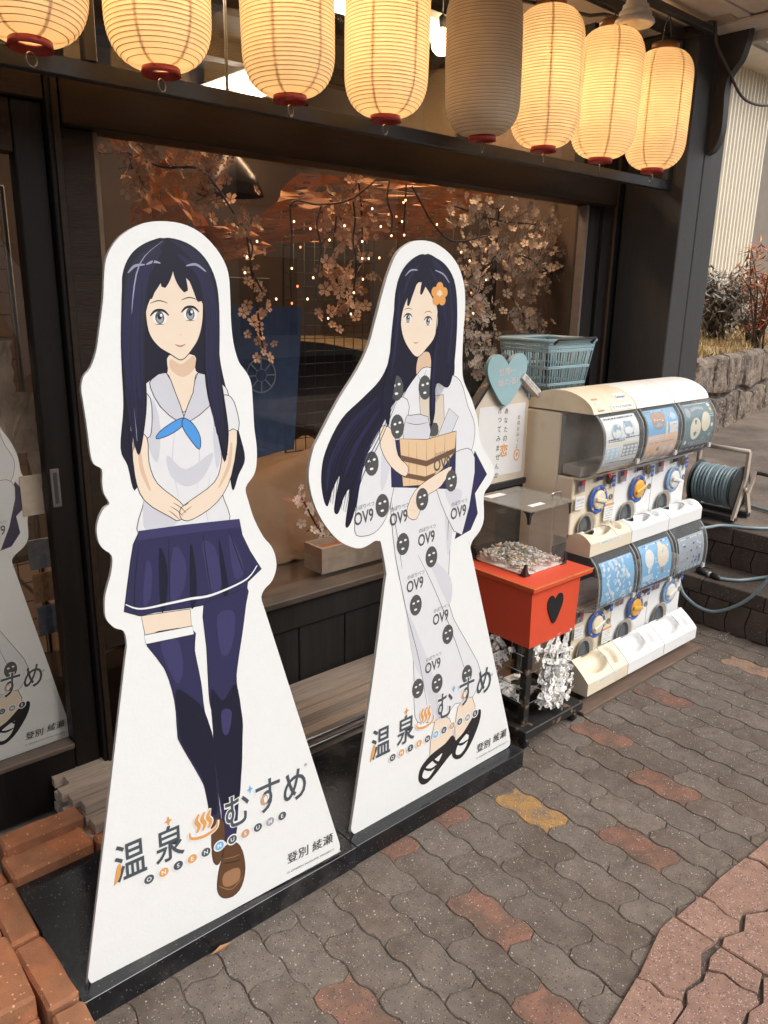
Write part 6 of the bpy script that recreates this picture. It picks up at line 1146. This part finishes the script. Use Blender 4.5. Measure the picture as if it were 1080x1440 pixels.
def poster_white(s, o):
    fine(s, o, [(.14, .84, .925, .018), (.14, .84, .66, .012), (.14, .5, .638, .008), (.52, .86, .36, .010), (.14, .44, .37, .010), (.14, .86, .155, .010), (.14, .86, .135, .006)], 1)
    sheet(s, o, .10, .88, .12, .97, PW); r = random.Random(3)
    for a, b in ((.36, .76), (.64, .78)):
        blob(s, o, a, b, .13, .10, PLB, .0006); blob(s, o, a, b + .03, .085, .06, PG, .0012); blob(s, o, a - .02, b - .03, .10, .05, PW, .0018)
        for k in range(7): blob(s, o, a + r.uniform(-.1, .1), b + r.uniform(-.09, .09), .02, .018, r.choice((PG, PB, PC)), .0024, 8)
    sheet(s, o, .13, .85, .585, .615, PC, .0006, 3); sheet(s, o, .12, .45, .40, .56, PLB, .0006, 4); sheet(s, o, .50, .86, .42, .58, PG, .0006, 4)
    for k in range(9): blob(s, o, .16 + (k % 3) * .11, .44 + (k // 3) * .045, .035, .020, PW, .0012, 10)
    for k in range(12): blob(s, o, .54 + (k % 4) * .09, .45 + (k // 4) * .045, .030, .016, PW, .0012, 10)
    sheet(s, o, .12, .88, .20, .24, PY_, .0006, 3); sheet(s, o, .12, .70, .24, .33, PW, .0006, 3); put_text(s, 'カプセルフィギュア', SLATE, o, .0014, .42, .285, .05, .52); put_text(s, '全5種', SLATE, o, .0014, .76, .285, .045)
def poster_peach(s, o):
    fine(s, o, [(.14, .60, .93, .014), (.66, .86, .72, .010), (.66, .86, .69, .010), (.66, .86, .66, .010), (.14, .86, .19, .010), (.14, .86, .515, .008)], 2, (PBR, PW, PC))
    sheet(s, o, .10, .90, .12, .62, PP); sheet(s, o, .10, .90, .621, .97, PB)
    blob(s, o, .38, .80, .17, .115, PBR, .0006); blob(s, o, .30, .86, .10, .06, PBR, .0007); blob(s, o, .47, .86, .10, .06, PBR, .0008); put_text(s, 'チャーム', PC, o, .0016, .38, .81, .06, .26, 0, .02); put_text(s, 'コレクション', PC, o, .0016, .38, .74, .03, .26)
    for k in range(4): blob(s, o, .62 + k * .07, .90 - (k % 2) * .06, .025, .02, PY_, .0008, 8)
    sheet(s, o, .66, .88, .62, .76, PW, .0006, 3); sheet(s, o, .12, .50, .55, .595, PW, .0006, 2); put_text(s, 'LUCKY ITEM', PBR, o, .0012, .31, .572, .025, .34)
    for k in range(4):
        a = .20 + k * .19; blob(s, o, a, .30 + (k % 2) * .03, .028, .085, PW, .0006, 14, -.25); blob(s, o, a + .02, .42, .045, .030, (PY_, PBR, PLB, PC)[k], .0008, 12); blob(s, o, a - .02, .24, .020, .035, (PLB, PC, PY_, PW)[k], .0014, 12)
    blob(s, o, .58, .66, .030, .13, PC, .0009, 14, -.15); blob(s, o, .78, .84, .07, .05, PLB, .0009); sheet(s, o, .12, .88, .14, .17, PN, .0006, 2)
def poster_teal(s, o):
    fine(s, o, [(.14, .8, .945, .012), (.30, .86, .365, .010), (.12, .9, .145, .008), (.80, .92, .77, .010), (.80, .92, .74, .010)], 3, (PW, PLB, PC))
    sheet(s, o, .08, .93, .12, .97, PT); blob(s, o, .40, .60, .155, .155, PC, .0006, 20, .12); blob(s, o, .69, .68, .135, .140, PC, .0012, 20, -.10)
    blob(s, o, .20, .84, .07, .075, PG, .0006); 
    for k in range(6): blob(s, o, .34 + k * .06, .875 + .02 * math.sin(k * .6), .04, .028, PG, .0006, 10)
    sheet(s, o, .08, .93, .17, .34, PN, .0006, 4)
    for k in range(5): blob(s, o, .17 + k * .165, .255, .055, .058, PC, .0012, 14); blob(s, o, .17 + k * .165, .235, .035, .028, PG, .0018, 10)
    for k in range(5): blob(s, o, (.86, .86, .88, .84, .16)[k], (.92, .85, .62, .48, .42)[k], .035, .03, (PW, PY_, PW, PG, PW)[k], .0007, 10)
    put_text(s, 'まるまるマスコット', PW, o, .0014, .52, .40, .035, .52); put_text(s, '全5種', PY_, o, .0014, .66, .445, .03)
def poster_blue(s, o):
    fine(s, o, [(.18, .88, .215, .010), (.18, .88, .24, .008), (.2, .86, .875, .012)], 4, (PW, PLB, PY_))
    sheet(s, o, .14, .92, .20, .90, PB); r = random.Random(5)
    for k in range(95): blob(s, o, r.uniform(.18, .88), r.uniform(.30, .86), r.uniform(.015, .05), r.uniform(.012, .035), r.choice((PW, PW, PLB, PLB, PB)), .0006 + k * .00001, 7, r.uniform(0, 3))
    sheet(s, o, .14, .92, .20, .27, PBR, .0022, 3); sheet(s, o, .16, .34, .14, .24, PW, .0026, 3)
def poster_pair(s, o):
    fine(s, o, [(.16, .9, .36, .012), (.16, .5, .385, .010), (.2, .86, .895, .014), (.16, .9, .155, .008)], 5, (PW, PN, PC))
    sheet(s, o, .12, .92, .34, .93, PB); r = random.Random(8)
    for k in range(22): blob(s, o, r.uniform(.15, .88), r.uniform(.40, .90), .025, .018, r.choice((PLB, PLB, PW)), .0005, 7)
    blob(s, o, .32, .72, .12, .13, PW, .0010, 18); blob(s, o, .30, .56, .03, .05, PW, .0011, 10); blob(s, o, .68, .70, .16, .16, PC, .0012, 20); blob(s, o, .64, .83, .07, .08, PC, .0013); blob(s, o, .68, .50, .03, .06, PBR, .0011, 10); sheet(s, o, .14, .42, .42, .50, PLB, .0010, 3)
    sheet(s, o, .12, .92, .14, .335, PN)
    for k in range(4): blob(s, o, .22 + k * .20, .235, .060, .062, PG, .0007, 12); blob(s, o, .23 + k * .20, .26, .035, .03, PW, .0012, 10)
def poster_grey(s, o):
    fine(s, o, [(.2, .86, .80, .012), (.2, .86, .27, .008), (.2, .86, .185, .010)], 6, (PW, PN, PLB))
    sheet(s, o, .14, .90, .16, .84, PG); r = random.Random(9)
    for k in range(40): blob(s, o, r.uniform(.20, .84), r.uniform(.40, .78), r.uniform(.015, .035), r.uniform(.014, .03), r.choice((PG, PLB, GREYP, PN)), .0006 + k * .00001, 8)
    for k in range(6): blob(s, o, .22 + k * .115, .34, .04, .035, PLB, .0014, 10)
    sheet(s, o, .14, .90, .22, .245, PBR, .0008, 2); sheet(s, o, .14, .44, .16, .205, PW, .0008, 2)
xm = 2.322
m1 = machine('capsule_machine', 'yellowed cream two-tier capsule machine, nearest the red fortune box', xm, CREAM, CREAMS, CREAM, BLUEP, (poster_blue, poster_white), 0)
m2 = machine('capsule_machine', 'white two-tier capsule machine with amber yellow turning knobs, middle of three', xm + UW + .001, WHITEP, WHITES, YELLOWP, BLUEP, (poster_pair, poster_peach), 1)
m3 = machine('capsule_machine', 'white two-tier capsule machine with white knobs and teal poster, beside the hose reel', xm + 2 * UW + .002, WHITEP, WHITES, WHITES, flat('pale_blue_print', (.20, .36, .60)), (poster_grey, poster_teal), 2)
# stickers on the cream dome and the red flag label
s = MB()
def dome(a, b, d): 
    q = [(.082, 1.104), (.095, 1.130), (.130, 1.155), (.180, 1.172)]; k = min(int(b * 3), 2); f = b * 3 - k; p = Vector(q[k]).lerp(Vector(q[k + 1]), f); tn = (Vector(q[k + 1]) - Vector(q[k])).normalized(); n_ = Vector((-tn.y, tn.x)) * (d + .003); return (a, p.x + n_.x, p.y + n_.y)
def lab(a0, a1, b0, b1, m, d): s.add([dome(a0, b0, d), dome(a1, b0, d), dome(a1, b1, d), dome(a0, b1, d)], [(0, 1, 2, 3)], m)
lab(.030, .068, .10, .60, mat('tan_logo_sticker', (.50, .26, .15), .5), 0); put_text(s, 'BAN', WHITEPR, dome, .0006, .049, .44, .16, .030, 0, .02); put_text(s, 'DAI', WHITEPR, dome, .0006, .049, .22, .16, .030, 0, .02)
lab(.115, .250, .06, .32, WHITEPR, 0); put_text(s, 'カプセル STATION', SLATE, dome, .0006, .182, .19, .12, .12, 0, .01); lab(.175, .245, .42, .70, WHITEPR, 0); put_text(s, 'Gashapon', SLATE, dome, .0006, .210, .55, .14, .060, 0, .01)
s.build('brand_sticker', m1)
s = MB(); M2 = Matrix.Translation((.205, .120, .842)) @ Matrix.Rotation(R(-35), 4, 'Y'); s.box((0, 0, 0), (.062, .0015, .024), REDP, 0, M2); put_text(s, 'OUT', WHITEPR, lambda a, b, d: tuple(M2 @ Vector((a, -d, b))), .0004, .031, .012, .012, .040); s.build('red_tag', m1)
tag(box1('base_plank', (2.275, 1.418, 0.002), (3.165, 1.84, 0.0145), PLANKW, None, 0.002), 'thin brown board lying on the pavers under the capsule machines', 'board')
# stand hidden behind the machines and the basket on it
tag(box1('storage_crate', (2.50, 1.835, 0.012), (2.98, 2.085, 1.085), DARKPL, None, 0.004), 'black storage crate behind the capsule machines, under the teal basket', 'crate')
BK = thing('shopping_basket', 'teal plastic shopping basket with black handles behind the capsule machines', 'basket', (0, 0, 0))
bx0, bx1, by0, by1, bz0, bz1 = 2.470, 2.775, 1.845, 2.085, 1.088, 1.325
def bw(u, v, side):                          # point on basket wall
    tp = .040 * (1 - v); z = bz0 + (bz1 - bz0) * v
    x0_, x1_, y0_, y1_ = bx0 + tp, bx1 - tp, by0 + tp * .6, by1 - tp * .6
    return {0: (x0_ + (x1_ - x0_) * u, y0_, z), 1: (x1_, y0_ + (y1_ - y0_) * u, z), 2: (x1_ + (x0_ - x1_) * u, y1_, z), 3: (x0_, y1_ + (y0_ - y1_) * u, z)}[side]
for side, n in ((0, 17), (1, 13), (2, 17), (3, 13)):
    s = MB()
    for k in range(n + 1):
        u = k / n; s.tube([bw(u, v, side) for v in (0, .5, 1)], .0031, BASKETM, 5)
    for v in (.02, .30, .58, .85, .91, .97): 
        for dv in (0, .022): s.tube([bw(0, min(1, v + dv), side), bw(1, min(1, v + dv), side)], .0036, BASKETM, 5)
    s.build('basket_wall', BK, kind='stuff')
s = MB(); s.tube([bw(0, 1.02, 0), bw(1, 1.02, 0), bw(1, 1.02, 1), bw(1, 1.02, 2)], .0085, BASKETM, 8, closed=True); s.build('rim', BK)
s = MB(); s.box((bx0 + .04, by0 + .024, bz0), (bx1 - .04, by1 - .024, bz0 + .004), BASKETM); s.build('base', BK)
for dx in (0, 1):
    s = MB(); y_ = by0 - .004 if dx == 0 else by1 + .004; s.tube([(bx0 + .03, y_, bz1 - .006), (bx0 + .03, y_ - (.018 if dx == 0 else -.01), bz1 + .012), (bx1 - .03, y_ - (.018 if dx == 0 else -.01), bz1 + .014), (bx1 - .03, y_, bz1 - .006)], .0055, DARKPL, 7); s.build('handle', BK)

# ------------------------------------------------------------------ hose reel and hose
HR = thing('hose_reel', 'beige hose reel wound with blue-grey hose standing on the top step', 'hose reel', (0, 0, Z2))
rx, rz_, ry0, ry1 = 3.845, .165, 1.640, 1.865
for yy in (ry0 - .018, ry1 + .010):
    s = MB(); 
    for a, b in (((3.785, .012), (3.868, .215)), ((3.965, .012), (3.868, .215)), ((3.868, .200), (3.868, .352))):
        d = (Vector(b) - Vector(a)).normalized(); q = Vector((-d.y, d.x)) * .014; s.prism([(a[0] + q.x, a[1] + q.y), (b[0] + q.x, b[1] + q.y), (b[0] - q.x, b[1] - q.y), (a[0] - q.x, a[1] - q.y)], yy, yy + .014, REELM, lambda u, v, w: (u, w, v))
        yy += .0004
    s.build('side_frame', HR)
s = MB(); s.tube([(3.868, ry0 - .012, .352), (3.868, ry1 + .018, .352)], .012, REELM, 10); s.build('carry_handle', HR)
s = MB(); s.box((3.782, ry0 - .02, .004), (3.822, ry1 + .02, .030), DARKPL, .005); s.box((3.930, ry0 - .02, .004), (3.970, ry1 + .02, .030), DARKPL, .005); s.build('base_bar', HR)
s = MB(); MM = Matrix.Translation((rx, ry0, rz_)) @ Matrix.Rotation(R(-90), 4, 'X'); Lr = ry1 - ry0
s.lathe([(.002, 0), (.112, 0), (.116, .003), (.112, .007), (.050, .009), (.050, Lr - .009), (.112, Lr - .007), (.116, Lr - .003), (.112, Lr), (.002, Lr)], DARKPL, 36, M=MM); s.build('drum', HR)
s = MB(); P = []
for k in range(13 * 20 + 1): a = 2 * math.pi * k / 20; P.append((rx + .080 * math.cos(a), ry0 + .018 + (Lr - .036) * k / 260, rz_ + .080 * math.sin(a)))
s.tube(P, .0078, HOSEM, 8)
P = []
for k in range(12 * 20 + 1): a = 2 * math.pi * k / 20 + 1; w = rnd.uniform(-.0012, .0012); P.append((rx + (.0945 + .003 * math.sin(a * .31)) * math.cos(a), ry1 - .020 - (Lr - .042) * k / 240 + .004 * math.sin(a * .17), rz_ + (.0945 + .003 * math.sin(a * .31)) * math.sin(a)))
s.tube(P, .0080, HOSEM, 8); s.build('wound_hose', HR)
s = MB(); s.tube([(rx, ry0 - .02, rz_), (rx, ry0 - .035, rz_)], .012, REELM, 12); s.prism([(rx - .012, rz_ - .014), (rx + .012, rz_ - .014), (rx + .072, rz_ + .082), (rx + .052, rz_ + .090)], ry0 - .047, ry0 - .036, REELM, lambda u, v, w: (u, w, v)); s.tube([(rx + .062, ry0 - .047, rz_ + .082), (rx + .062, ry0 - .125, rz_ + .078)], .0095, DARKPL, 12); s.build('crank', HR)
hz1, hz2 = Z1 + .009, Z2 + .009
p_up = [(3.5421, 1.6733, 0.4300), (3.6073, 1.6524, 0.4300), (3.6650, 1.6378, 0.4300), (3.7038, 1.5923, 0.4300), (3.7359, 1.5371, 0.4300), (3.7799, 1.4878, 0.4300), (3.8488, 1.4491, 0.4300), (3.9822, 1.4529, 0.4300), (4.0565, 1.5077, 0.4300)]
p_back = [(4.1826, 1.7785, 0.4300), (4.1753, 1.7285, 0.4300), (4.1563, 1.6705, 0.4300), (4.1440, 1.6093, 0.4300), (4.1203, 1.4913, 0.4300), (4.0538, 1.4130, 0.4300), (3.9012, 1.3633, 0.4300)]
hz = MB(); hz.tube(smooth(p_back + [(3.8163, 1.3856, 0.4300), (3.6121, 1.3500, 0.4300), (3.4676, 1.2956, 0.4300)] + [(3.6200, 1.3338, 0.3013), (3.6200, 1.3031, 0.2053)], 4, False), .0078, HOSEM, 10)
hz.build('loose_hose', HR, (0, 0, -Z2))
hz = MB(); hz.tube(smooth(p_up, 4, False), .0078, HOSEM, 10); hz.build('loose_hose', HR, (0, 0, -Z2))
low = [(3.4796, 1.5233, 0.2330), (3.4956, 1.4865, 0.2330), (3.5288, 1.4480, 0.2330), (3.6015, 1.4139, 0.2330), (3.6850, 1.3837, 0.2330), (3.8183, 1.3395, 0.2330), (3.8799, 1.2653, 0.2330)]
noz = thing('hose_nozzle', 'black hose nozzle with its blue-grey hose lying on the lower step', 'hose nozzle', (0, 0, 0))
s = MB(); s.tube(smooth(low, 4, False), .0078, HOSEM, 10); s.build('hose', noz)
q0, q1 = Vector((3.5047, 1.6423, 0.2360)), Vector((3.4768, 1.5155, 0.2360)); s = MB(); s.tube([q0, q0.lerp(q1, .3), q0.lerp(q1, .45)], [.012, .014, .012], DARKPL, 12); s.tube([q0.lerp(q1, .5), q0.lerp(q1, .62)], .0125, mat('pale_collar', (.5, .5, .5), .4), 12); s.tube([q0.lerp(q1, .64), q0.lerp(q1, .9), q1], [.014, .013, .010], DARKPL, 12); s.tube([q0 + Vector((0.01, 0, .012)), q0.lerp(q1, .5) + Vector((0.02, -.0, .024))], .004, DARKPL, 8); s.build('nozzle', noz)
s = MB(); s.tube(smooth([(3.4050, 1.6789, 0.1975), (3.4050, 1.6536, 0.1432), (3.4050, 1.6211, 0.1169), (3.4050, 1.5753, 0.0952), (3.4050, 1.5287, 0.0888), (3.4050, 1.4848, 0.0962), (3.4050, 1.4345, 0.1234), (3.4050, 1.3810, 0.1654), (3.4050, 1.3365, 0.2140), (3.4050, 1.3055, 0.2610), (3.4050, 1.2811, 0.3052), (3.4050, 1.2401, 0.3766)], 4, False), .0078, HOSEM, 10)
s2 = s.build('hose_loop'); tag(s2, 'big blue-grey hose loop hanging down in front of the lower step', 'hose')

# ------------------------------------------------------------------ yard wall, planting, siding
SW = thing('stone_wall', 'low wall of rough brown stone blocks beyond the steps', 'wall', (0, 0, 0))
wa = Vector((6.581, 3.063, 0.452)); wd = Vector((1.391, .282, 0)).normalized(); wnrm = Vector((wd.y, -wd.x, 0))
top = 1.055
def wp_(u, z, d=0.0): return wa + wd * u + wnrm * d + Vector((0, 0, z))
def rock(u0, u1, z0, z1, seed, sk=(0, 0, 0, 0)):
    n, m_ = max(8, int((u1 - u0) * 60)), max(7, int((z1 - z0) * 60)); vs = []
    for i in range(n + 1):
        for j in range(m_ + 1):
            u, v = i / n, j / m_; e = min(u, 1 - u) * (u1 - u0), min(v, 1 - v) * (z1 - z0); ed = min(1, min(e) / .028)
            uu = u0 + (u1 - u0) * u + (sk[0] * (1 - v) + sk[1] * v if u < .5 else sk[2] * (1 - v) + sk[3] * v) * (1 if u in (0, 1) else abs(u - .5) * 2); zz = z0 + (z1 - z0) * v; zz += (.10 * noise.noise(Vector((uu * 1.9, 3.3, 0)))) * max(0, 1 - abs(zz - .27) / .26)
            uu += .012 * noise.noise(Vector((zz * 9, seed, 0))) ; zz += .012 * noise.noise(Vector((uu * 7, seed * 3, 9)))
            d = -.015 + .060 * ed ** .28 + .022 * noise.noise(Vector((uu * 4.5, zz * 4.5, seed))) * ed + .020 * noise.noise(Vector((uu * 16, zz * 9, seed))) + .012 * noise.noise(Vector((uu * 45, zz * 30, seed)))
            vs.append(wp_(uu, zz, d))
    s = MB(); s.add(vs, [(i * (m_ + 1) + j, (i + 1) * (m_ + 1) + j, (i + 1) * (m_ + 1) + j + 1, i * (m_ + 1) + j + 1) for i in range(n) for j in range(m_)], STONE, False)
    s.build('stone_block', SW)
hh = top - .452
u = -3.2; k = 0
for w in (.75, .62, .80, .55, .36, .62, .70, .58, .85, .7): rock(u, u + w - .030, .285, hh, 20 + k); u += w; k += 1
u = -3.0; 
for w in (.6, .7, .72, .5, .46, .43, .52, .50, .62, .7, .7): rock(u, u + w - .030, -.05, .258, 60 + k, (0, .0, .0, .02)); u += w; k += 1
s = MB(); a0, a1 = wp_(-3.4, -.1, -.35), wp_(4.0, hh - .02, .0); 
fr = [wp_(-3.4, -.1, .0), wp_(4.0, -.1, .0), wp_(4.0, hh - .012, .0), wp_(-3.4, hh - .012, .0), wp_(-3.4, hh - .012, -.4), wp_(4.0, hh - .012, -.4)]
s.add(fr, [(0, 1, 2, 3), (3, 2, 5, 4)], mat('dark_joint_stone', (.05, .04, .033), .95, .4, 20)); s.build('backing', SW)
def bank_z(p):                              # the bank rises gently from the wall top
    d = max(0.0, -(p - wa).dot(wnrm)); return top - .012 + .10 * min(d, 1.6) + .03 * noise.noise(Vector((p.x * 3, p.y * 3, 0)))
s = MB(); vs = []; nu, nv = 90, 26
for i in range(nu + 1):
    for j in range(nv + 1):
        p = wp_(-3.4 + 19 * i / nu, 0, -.02 - 5.0 * (j / nv) ** 1.4); p.z = bank_z(p); vs.append(p)
s.add(vs, [(i * (nv + 1) + j, (i + 1) * (nv + 1) + j, (i + 1) * (nv + 1) + j + 1, i * (nv + 1) + j + 1) for i in range(nu) for j in range(nv)], DRYGR, True); s.build('planted_bank', kind='structure')
s = MB(); GR = [mat('dry_grass_blade', (.42, .27, .10), .8, objvar=.1), mat('straw_blade', (.50, .36, .17), .8)]
for k in range(9000):
    v = rnd.random() ** 1.3; p = wp_(rnd.uniform(-1.5, 7.5), 0, -.02 - 2.2 * v); p.z = bank_z(p) - .005; hgt = rnd.uniform(.03, .09); a = rnd.uniform(0, 6.28); d = Vector((math.cos(a), math.sin(a), 0)) * .006; t_ = Vector((rnd.uniform(-.05, .05), rnd.uniform(-.05, .05), hgt))
    s.add([p + d, p - d, p + t_], [(0, 1, 2)], rnd.choice(GR))
o = s.build('dry_grass', kind='stuff'); tag(o, 'dry yellow grass covering the bank above the stone wall', 'grass')
def shrub(label, base, hgt, spread, n_stem, n_leaf, ml, leaf, seed, mstem, name='shrub', droop=.5):
    r = random.Random(seed); t = thing(name, label, 'shrub', base); st_ = MB(); lf = MB()
    for k in range(n_stem):
        a = r.uniform(0, 6.28); tip = Vector((math.cos(a) * spread * r.uniform(.3, 1), math.sin(a) * spread * r.uniform(.3, 1), hgt * r.uniform(.6, 1)))
        q = [Vector((r.uniform(-.06, .06), r.uniform(-.06, .06), 0)), tip * .5 + Vector((r.uniform(-.05, .05), r.uniform(-.05, .05), .08)), tip]
        q = [Vector(x_) for x_ in smooth([tuple(x_) for x_ in q], 4, False)]; st_.tube(q, [.011 * (1 - .7 * i / len(q)) for i in range(len(q))], mstem, 5)
        for _ in range(n_leaf):
            p = q[min(len(q) - 1, int(len(q) * (1 - r.random() ** 1.6 * .75)))] + Vector((r.gauss(0, .05), r.gauss(0, .05), r.gauss(0, .045))); d = Vector((r.uniform(-1, 1), r.uniform(-1, 1), r.uniform(-droop - .5, .7 - droop * .3))).normalized(); w = d.cross(Vector((r.uniform(-.4, .4), r.uniform(-.4, .4), 1))).normalized(); L = leaf * r.uniform(.6, 1.2)
            up_ = d.cross(w) * L * .08
            lf.add([p, p + d * L * .45 + w * L * .13 + up_, p + d * L, p + d * L * .45 - w * L * .13 + up_], [(0, 1, 2), (0, 2, 3)], r.choice(ml))
    st_.build('stems', t); lf.build('foliage', t, kind='stuff'); return t
LF = [mat('dull_olive_leaf', (.20, .16, .11), .4), mat('brown_leaf', (.30, .20, .12), .4), mat('pale_leaf', (.50, .45, .38), .35), mat('dark_leaf', (.12, .095, .07), .4), mat('pale_leaf', (.5, .45, .38), .35), mat('silver_leaf', (.58, .54, .47), .35)]
RL = [mat('red_leaf', (.55, .09, .04), .5), mat('orange_leaf', (.62, .26, .08), .5), mat('brown_orange_leaf', (.36, .18, .07), .5)]
SB = mat('brown_stem', (.10, .065, .045), .8)
shrub('bushy shrub with long drooping dull leaves on the bank beside the corner post', (8.0, 3.86, bank_z(Vector((8.0, 3.86, 0))) - .02), .68, .36, 34, 80, LF, .11, 3, SB)
shrub('smaller dull shrub right of the big drooping one, before the grey wall', (8.3, 3.66, bank_z(Vector((8.3, 3.66, 0))) - .02), .42, .28, 18, 50, LF, .08, 4, SB)
shrub('shrub with bright red and orange leaves at the right photo edge', (7.7, 3.33, bank_z(Vector((7.7, 3.33, 0))) - .02), .95, .34, 16, 34, RL, .10, 5, SB, droop=.2)
shrub('dull shrub hidden at the left end of the bank, behind the corner post', (7.3, 4.10, bank_z(Vector((7.3, 4.1, 0))) - .02), .6, .35, 18, 40, LF, .13, 6, SB)
NB = thing('neighbour_building', 'neighbouring building with cream corrugated cladding and a plain grey wall', 'building', (0, 0, 0))
SID = mat('cream_corrugated_metal', (.74, .68, .56), .45, .04, 3); s = MB()
BX, BY, PIT = 12.0, 5.48, .100             # cladding faces the street; it ends at x = BX where the grey wall starts
prof = []
for k in range(60): u0 = BX - k * PIT; prof += [(u0, .0), (u0 - .044, .0), (u0 - .056, .034), (u0 - .088, .034)]
vs = []
for (u0, d) in prof: vs += [(u0, BY - d, 1.12), (u0, BY - d, 4.55)]
s.add(vs, [(2 * i, 2 * i + 2, 2 * i + 3, 2 * i + 1) for i in range(len(prof) - 1)], SID); s.build('corrugated_cladding', NB)
box1('grey_wall', (BX + .004, BY + .30, .7), (22.0, BY + .45, 6.0), mat('plain_grey_render', (.20, .165, .135), .9, .1, 5, .3, 60), NB, 0)
box1('cladding_return', (BX - .03, BY + .002, 1.12), (BX, BY + .299, 4.55), SID, NB, 0)
box1('base_course', (4.0, BY - .04, .6), (BX, BY + .2, 1.115), CONC, NB, .004)
box1('eave_board', (4.0, BY - .50, 4.42), (BX + .35, BY + .4, 4.50), SOFFIT, NB, .004)
box1('gutter', (4.0, BY - .62, 4.44), (BX + .38, BY - .51, 4.56), mat('grey_gutter', (.25, .24, .23), .5), NB, .01)
# ------------------------------------------------------------------ across the street (only ever seen mirrored in the window)
box1('road', (-60, -40, -0.029), (60, -1.6, -0.020), mat('road_asphalt', (.06, .06, .062), .9, .2, 3, .4, 60), kind='structure')
for k, (x, w, h, c) in enumerate(((-9, 7.5, 7.0, (.34, .31, .28)), (-1.2, 7.2, 5.6, (.22, .20, .18)), (6.4, 7.5, 7.6, (.42, .39, .35)), (14.2, 8, 6.2, (.30, .27, .25)))):
    t = thing('street_building', ('tall pale', 'low dark', 'tall cream', 'grey')[k] + ' plain building across the street, behind the camera', 'building', (x, -11.0, 0)); m = mat('street_wall_%d' % k, c, .9, .1, 1.5)
    box1('wall', (0, -6, -.02), (w, 0, h), m, t, .02)
    for zz in (.5, 3.2):
        for xx in (.7, 2.9, 5.1): box1('window', (xx, .002, zz), (xx + 1.5, .06, zz + 1.7), mat('street_window', (.05, .06, .07), .1), t, .01)
VN = thing('parked_van', 'white van parked across the street, behind the camera', 'van', (-0.6, -4.6, 0))
pf = smooth([(0, .35), (0, 1.6), (.15, 1.95), (2.9, 1.98), (3.3, 1.75), (3.75, 1.15), (4.3, 1.0), (4.4, .45), (4.3, .3)], 3, False)
s = MB(); s.prism(pf, -1.7, 0, mat('white_van_paint', (.75, .75, .74), .25, coat=.5), lambda a, b, d: (a, d, b)); s.build('body', VN)
s = MB()
for a, b in ((.3, 1.5), (1.7, 2.75)): s.box((a, .002, 1.1), (b, .02, 1.75), mat('van_glass', (.02, .025, .03), .05), .01)
s.build('side_window', VN)
for a in (.8, 3.5):
    s = MB(); s.lathe([(.02, -.1), (.30, -.1), (.32, 0), (.30, .1), (.02, .1)], DARKPL, 24, M=Matrix.Translation((a, -.06, .31)) @ Matrix.Rotation(R(90), 4, 'X')); s.build('wheel', VN)
# fallen leaf by the plinth and bits of grit
for (p, rz, lab) in (((0.7170, 1.3459, 0.0060), 25, 'dry brown leaf on the pavers against the plinth front'),):
    s = MB(); s.add([(-.028, 0, .002), (0, .007, .006), (.030, .001, .003), (0, -.007, .004)], [(0, 1, 2), (0, 2, 3)], RL[2]); tag(s.build('fallen_leaf', None, p), lab, 'leaf'); 
s = MB()
for k in range(900):
    x, y = rnd.uniform(.5, 3.4), rnd.uniform(.7, 1.6); r_ = rnd.uniform(.0006, .0018); s.add([(x, y, .004), (x + r_, y, .0005), (x, y + r_, .0005), (x - r_, y - r_ * .5, .0005)], [(0, 1, 2), (0, 2, 3), (0, 3, 1)], PAPER if k % 3 else CONC)
for cx_, cy_, n_ in ((3.40, 1.42, 50),):
    for k in range(n_):
        x, y = cx_ + rnd.gauss(0, .05), cy_ + rnd.gauss(0, .02); r_ = rnd.uniform(.001, .003); s.add([(x, y, .005), (x + r_, y, .0005), (x, y + r_, .0005), (x - r_, y - r_ * .5, .0005)], [(0, 1, 2), (0, 2, 3), (0, 3, 1)], PAPER)
o = s.build('grit', kind='stuff'); tag(o, 'pale grit scattered over the pavers', 'grit')

# repeats of one kind share a group
GROUPS = {'cutout_sign': 'printed cutout boards at the shop front', 'sign_plinth': 'black plinths under the cutout boards', 'capsule_machine': 'capsule machines in a row', 'wire_rack': 'black wire grid racks in the shop', 'blossom_garland': 'artificial blossom garlands in the window', 'blossom_branch': 'pale blossom branches in the window', 'string_light': 'string lights in the window', 'pierced_paper': 'orange pierced paper sheets in the window', 'shrub': 'shrubs on the bank', 'picture_card': 'picture cards behind the sliding door', 'street_building': 'buildings across the street', 'metal_rod': 'metal rods along the timber stack', 'paper_roll': None}
for o in bpy.data.objects:
    k = o.name.split('.')[0]
    if o.parent is None and GROUPS.get(k) and 'group' not in o: o['group'] = GROUPS[k]
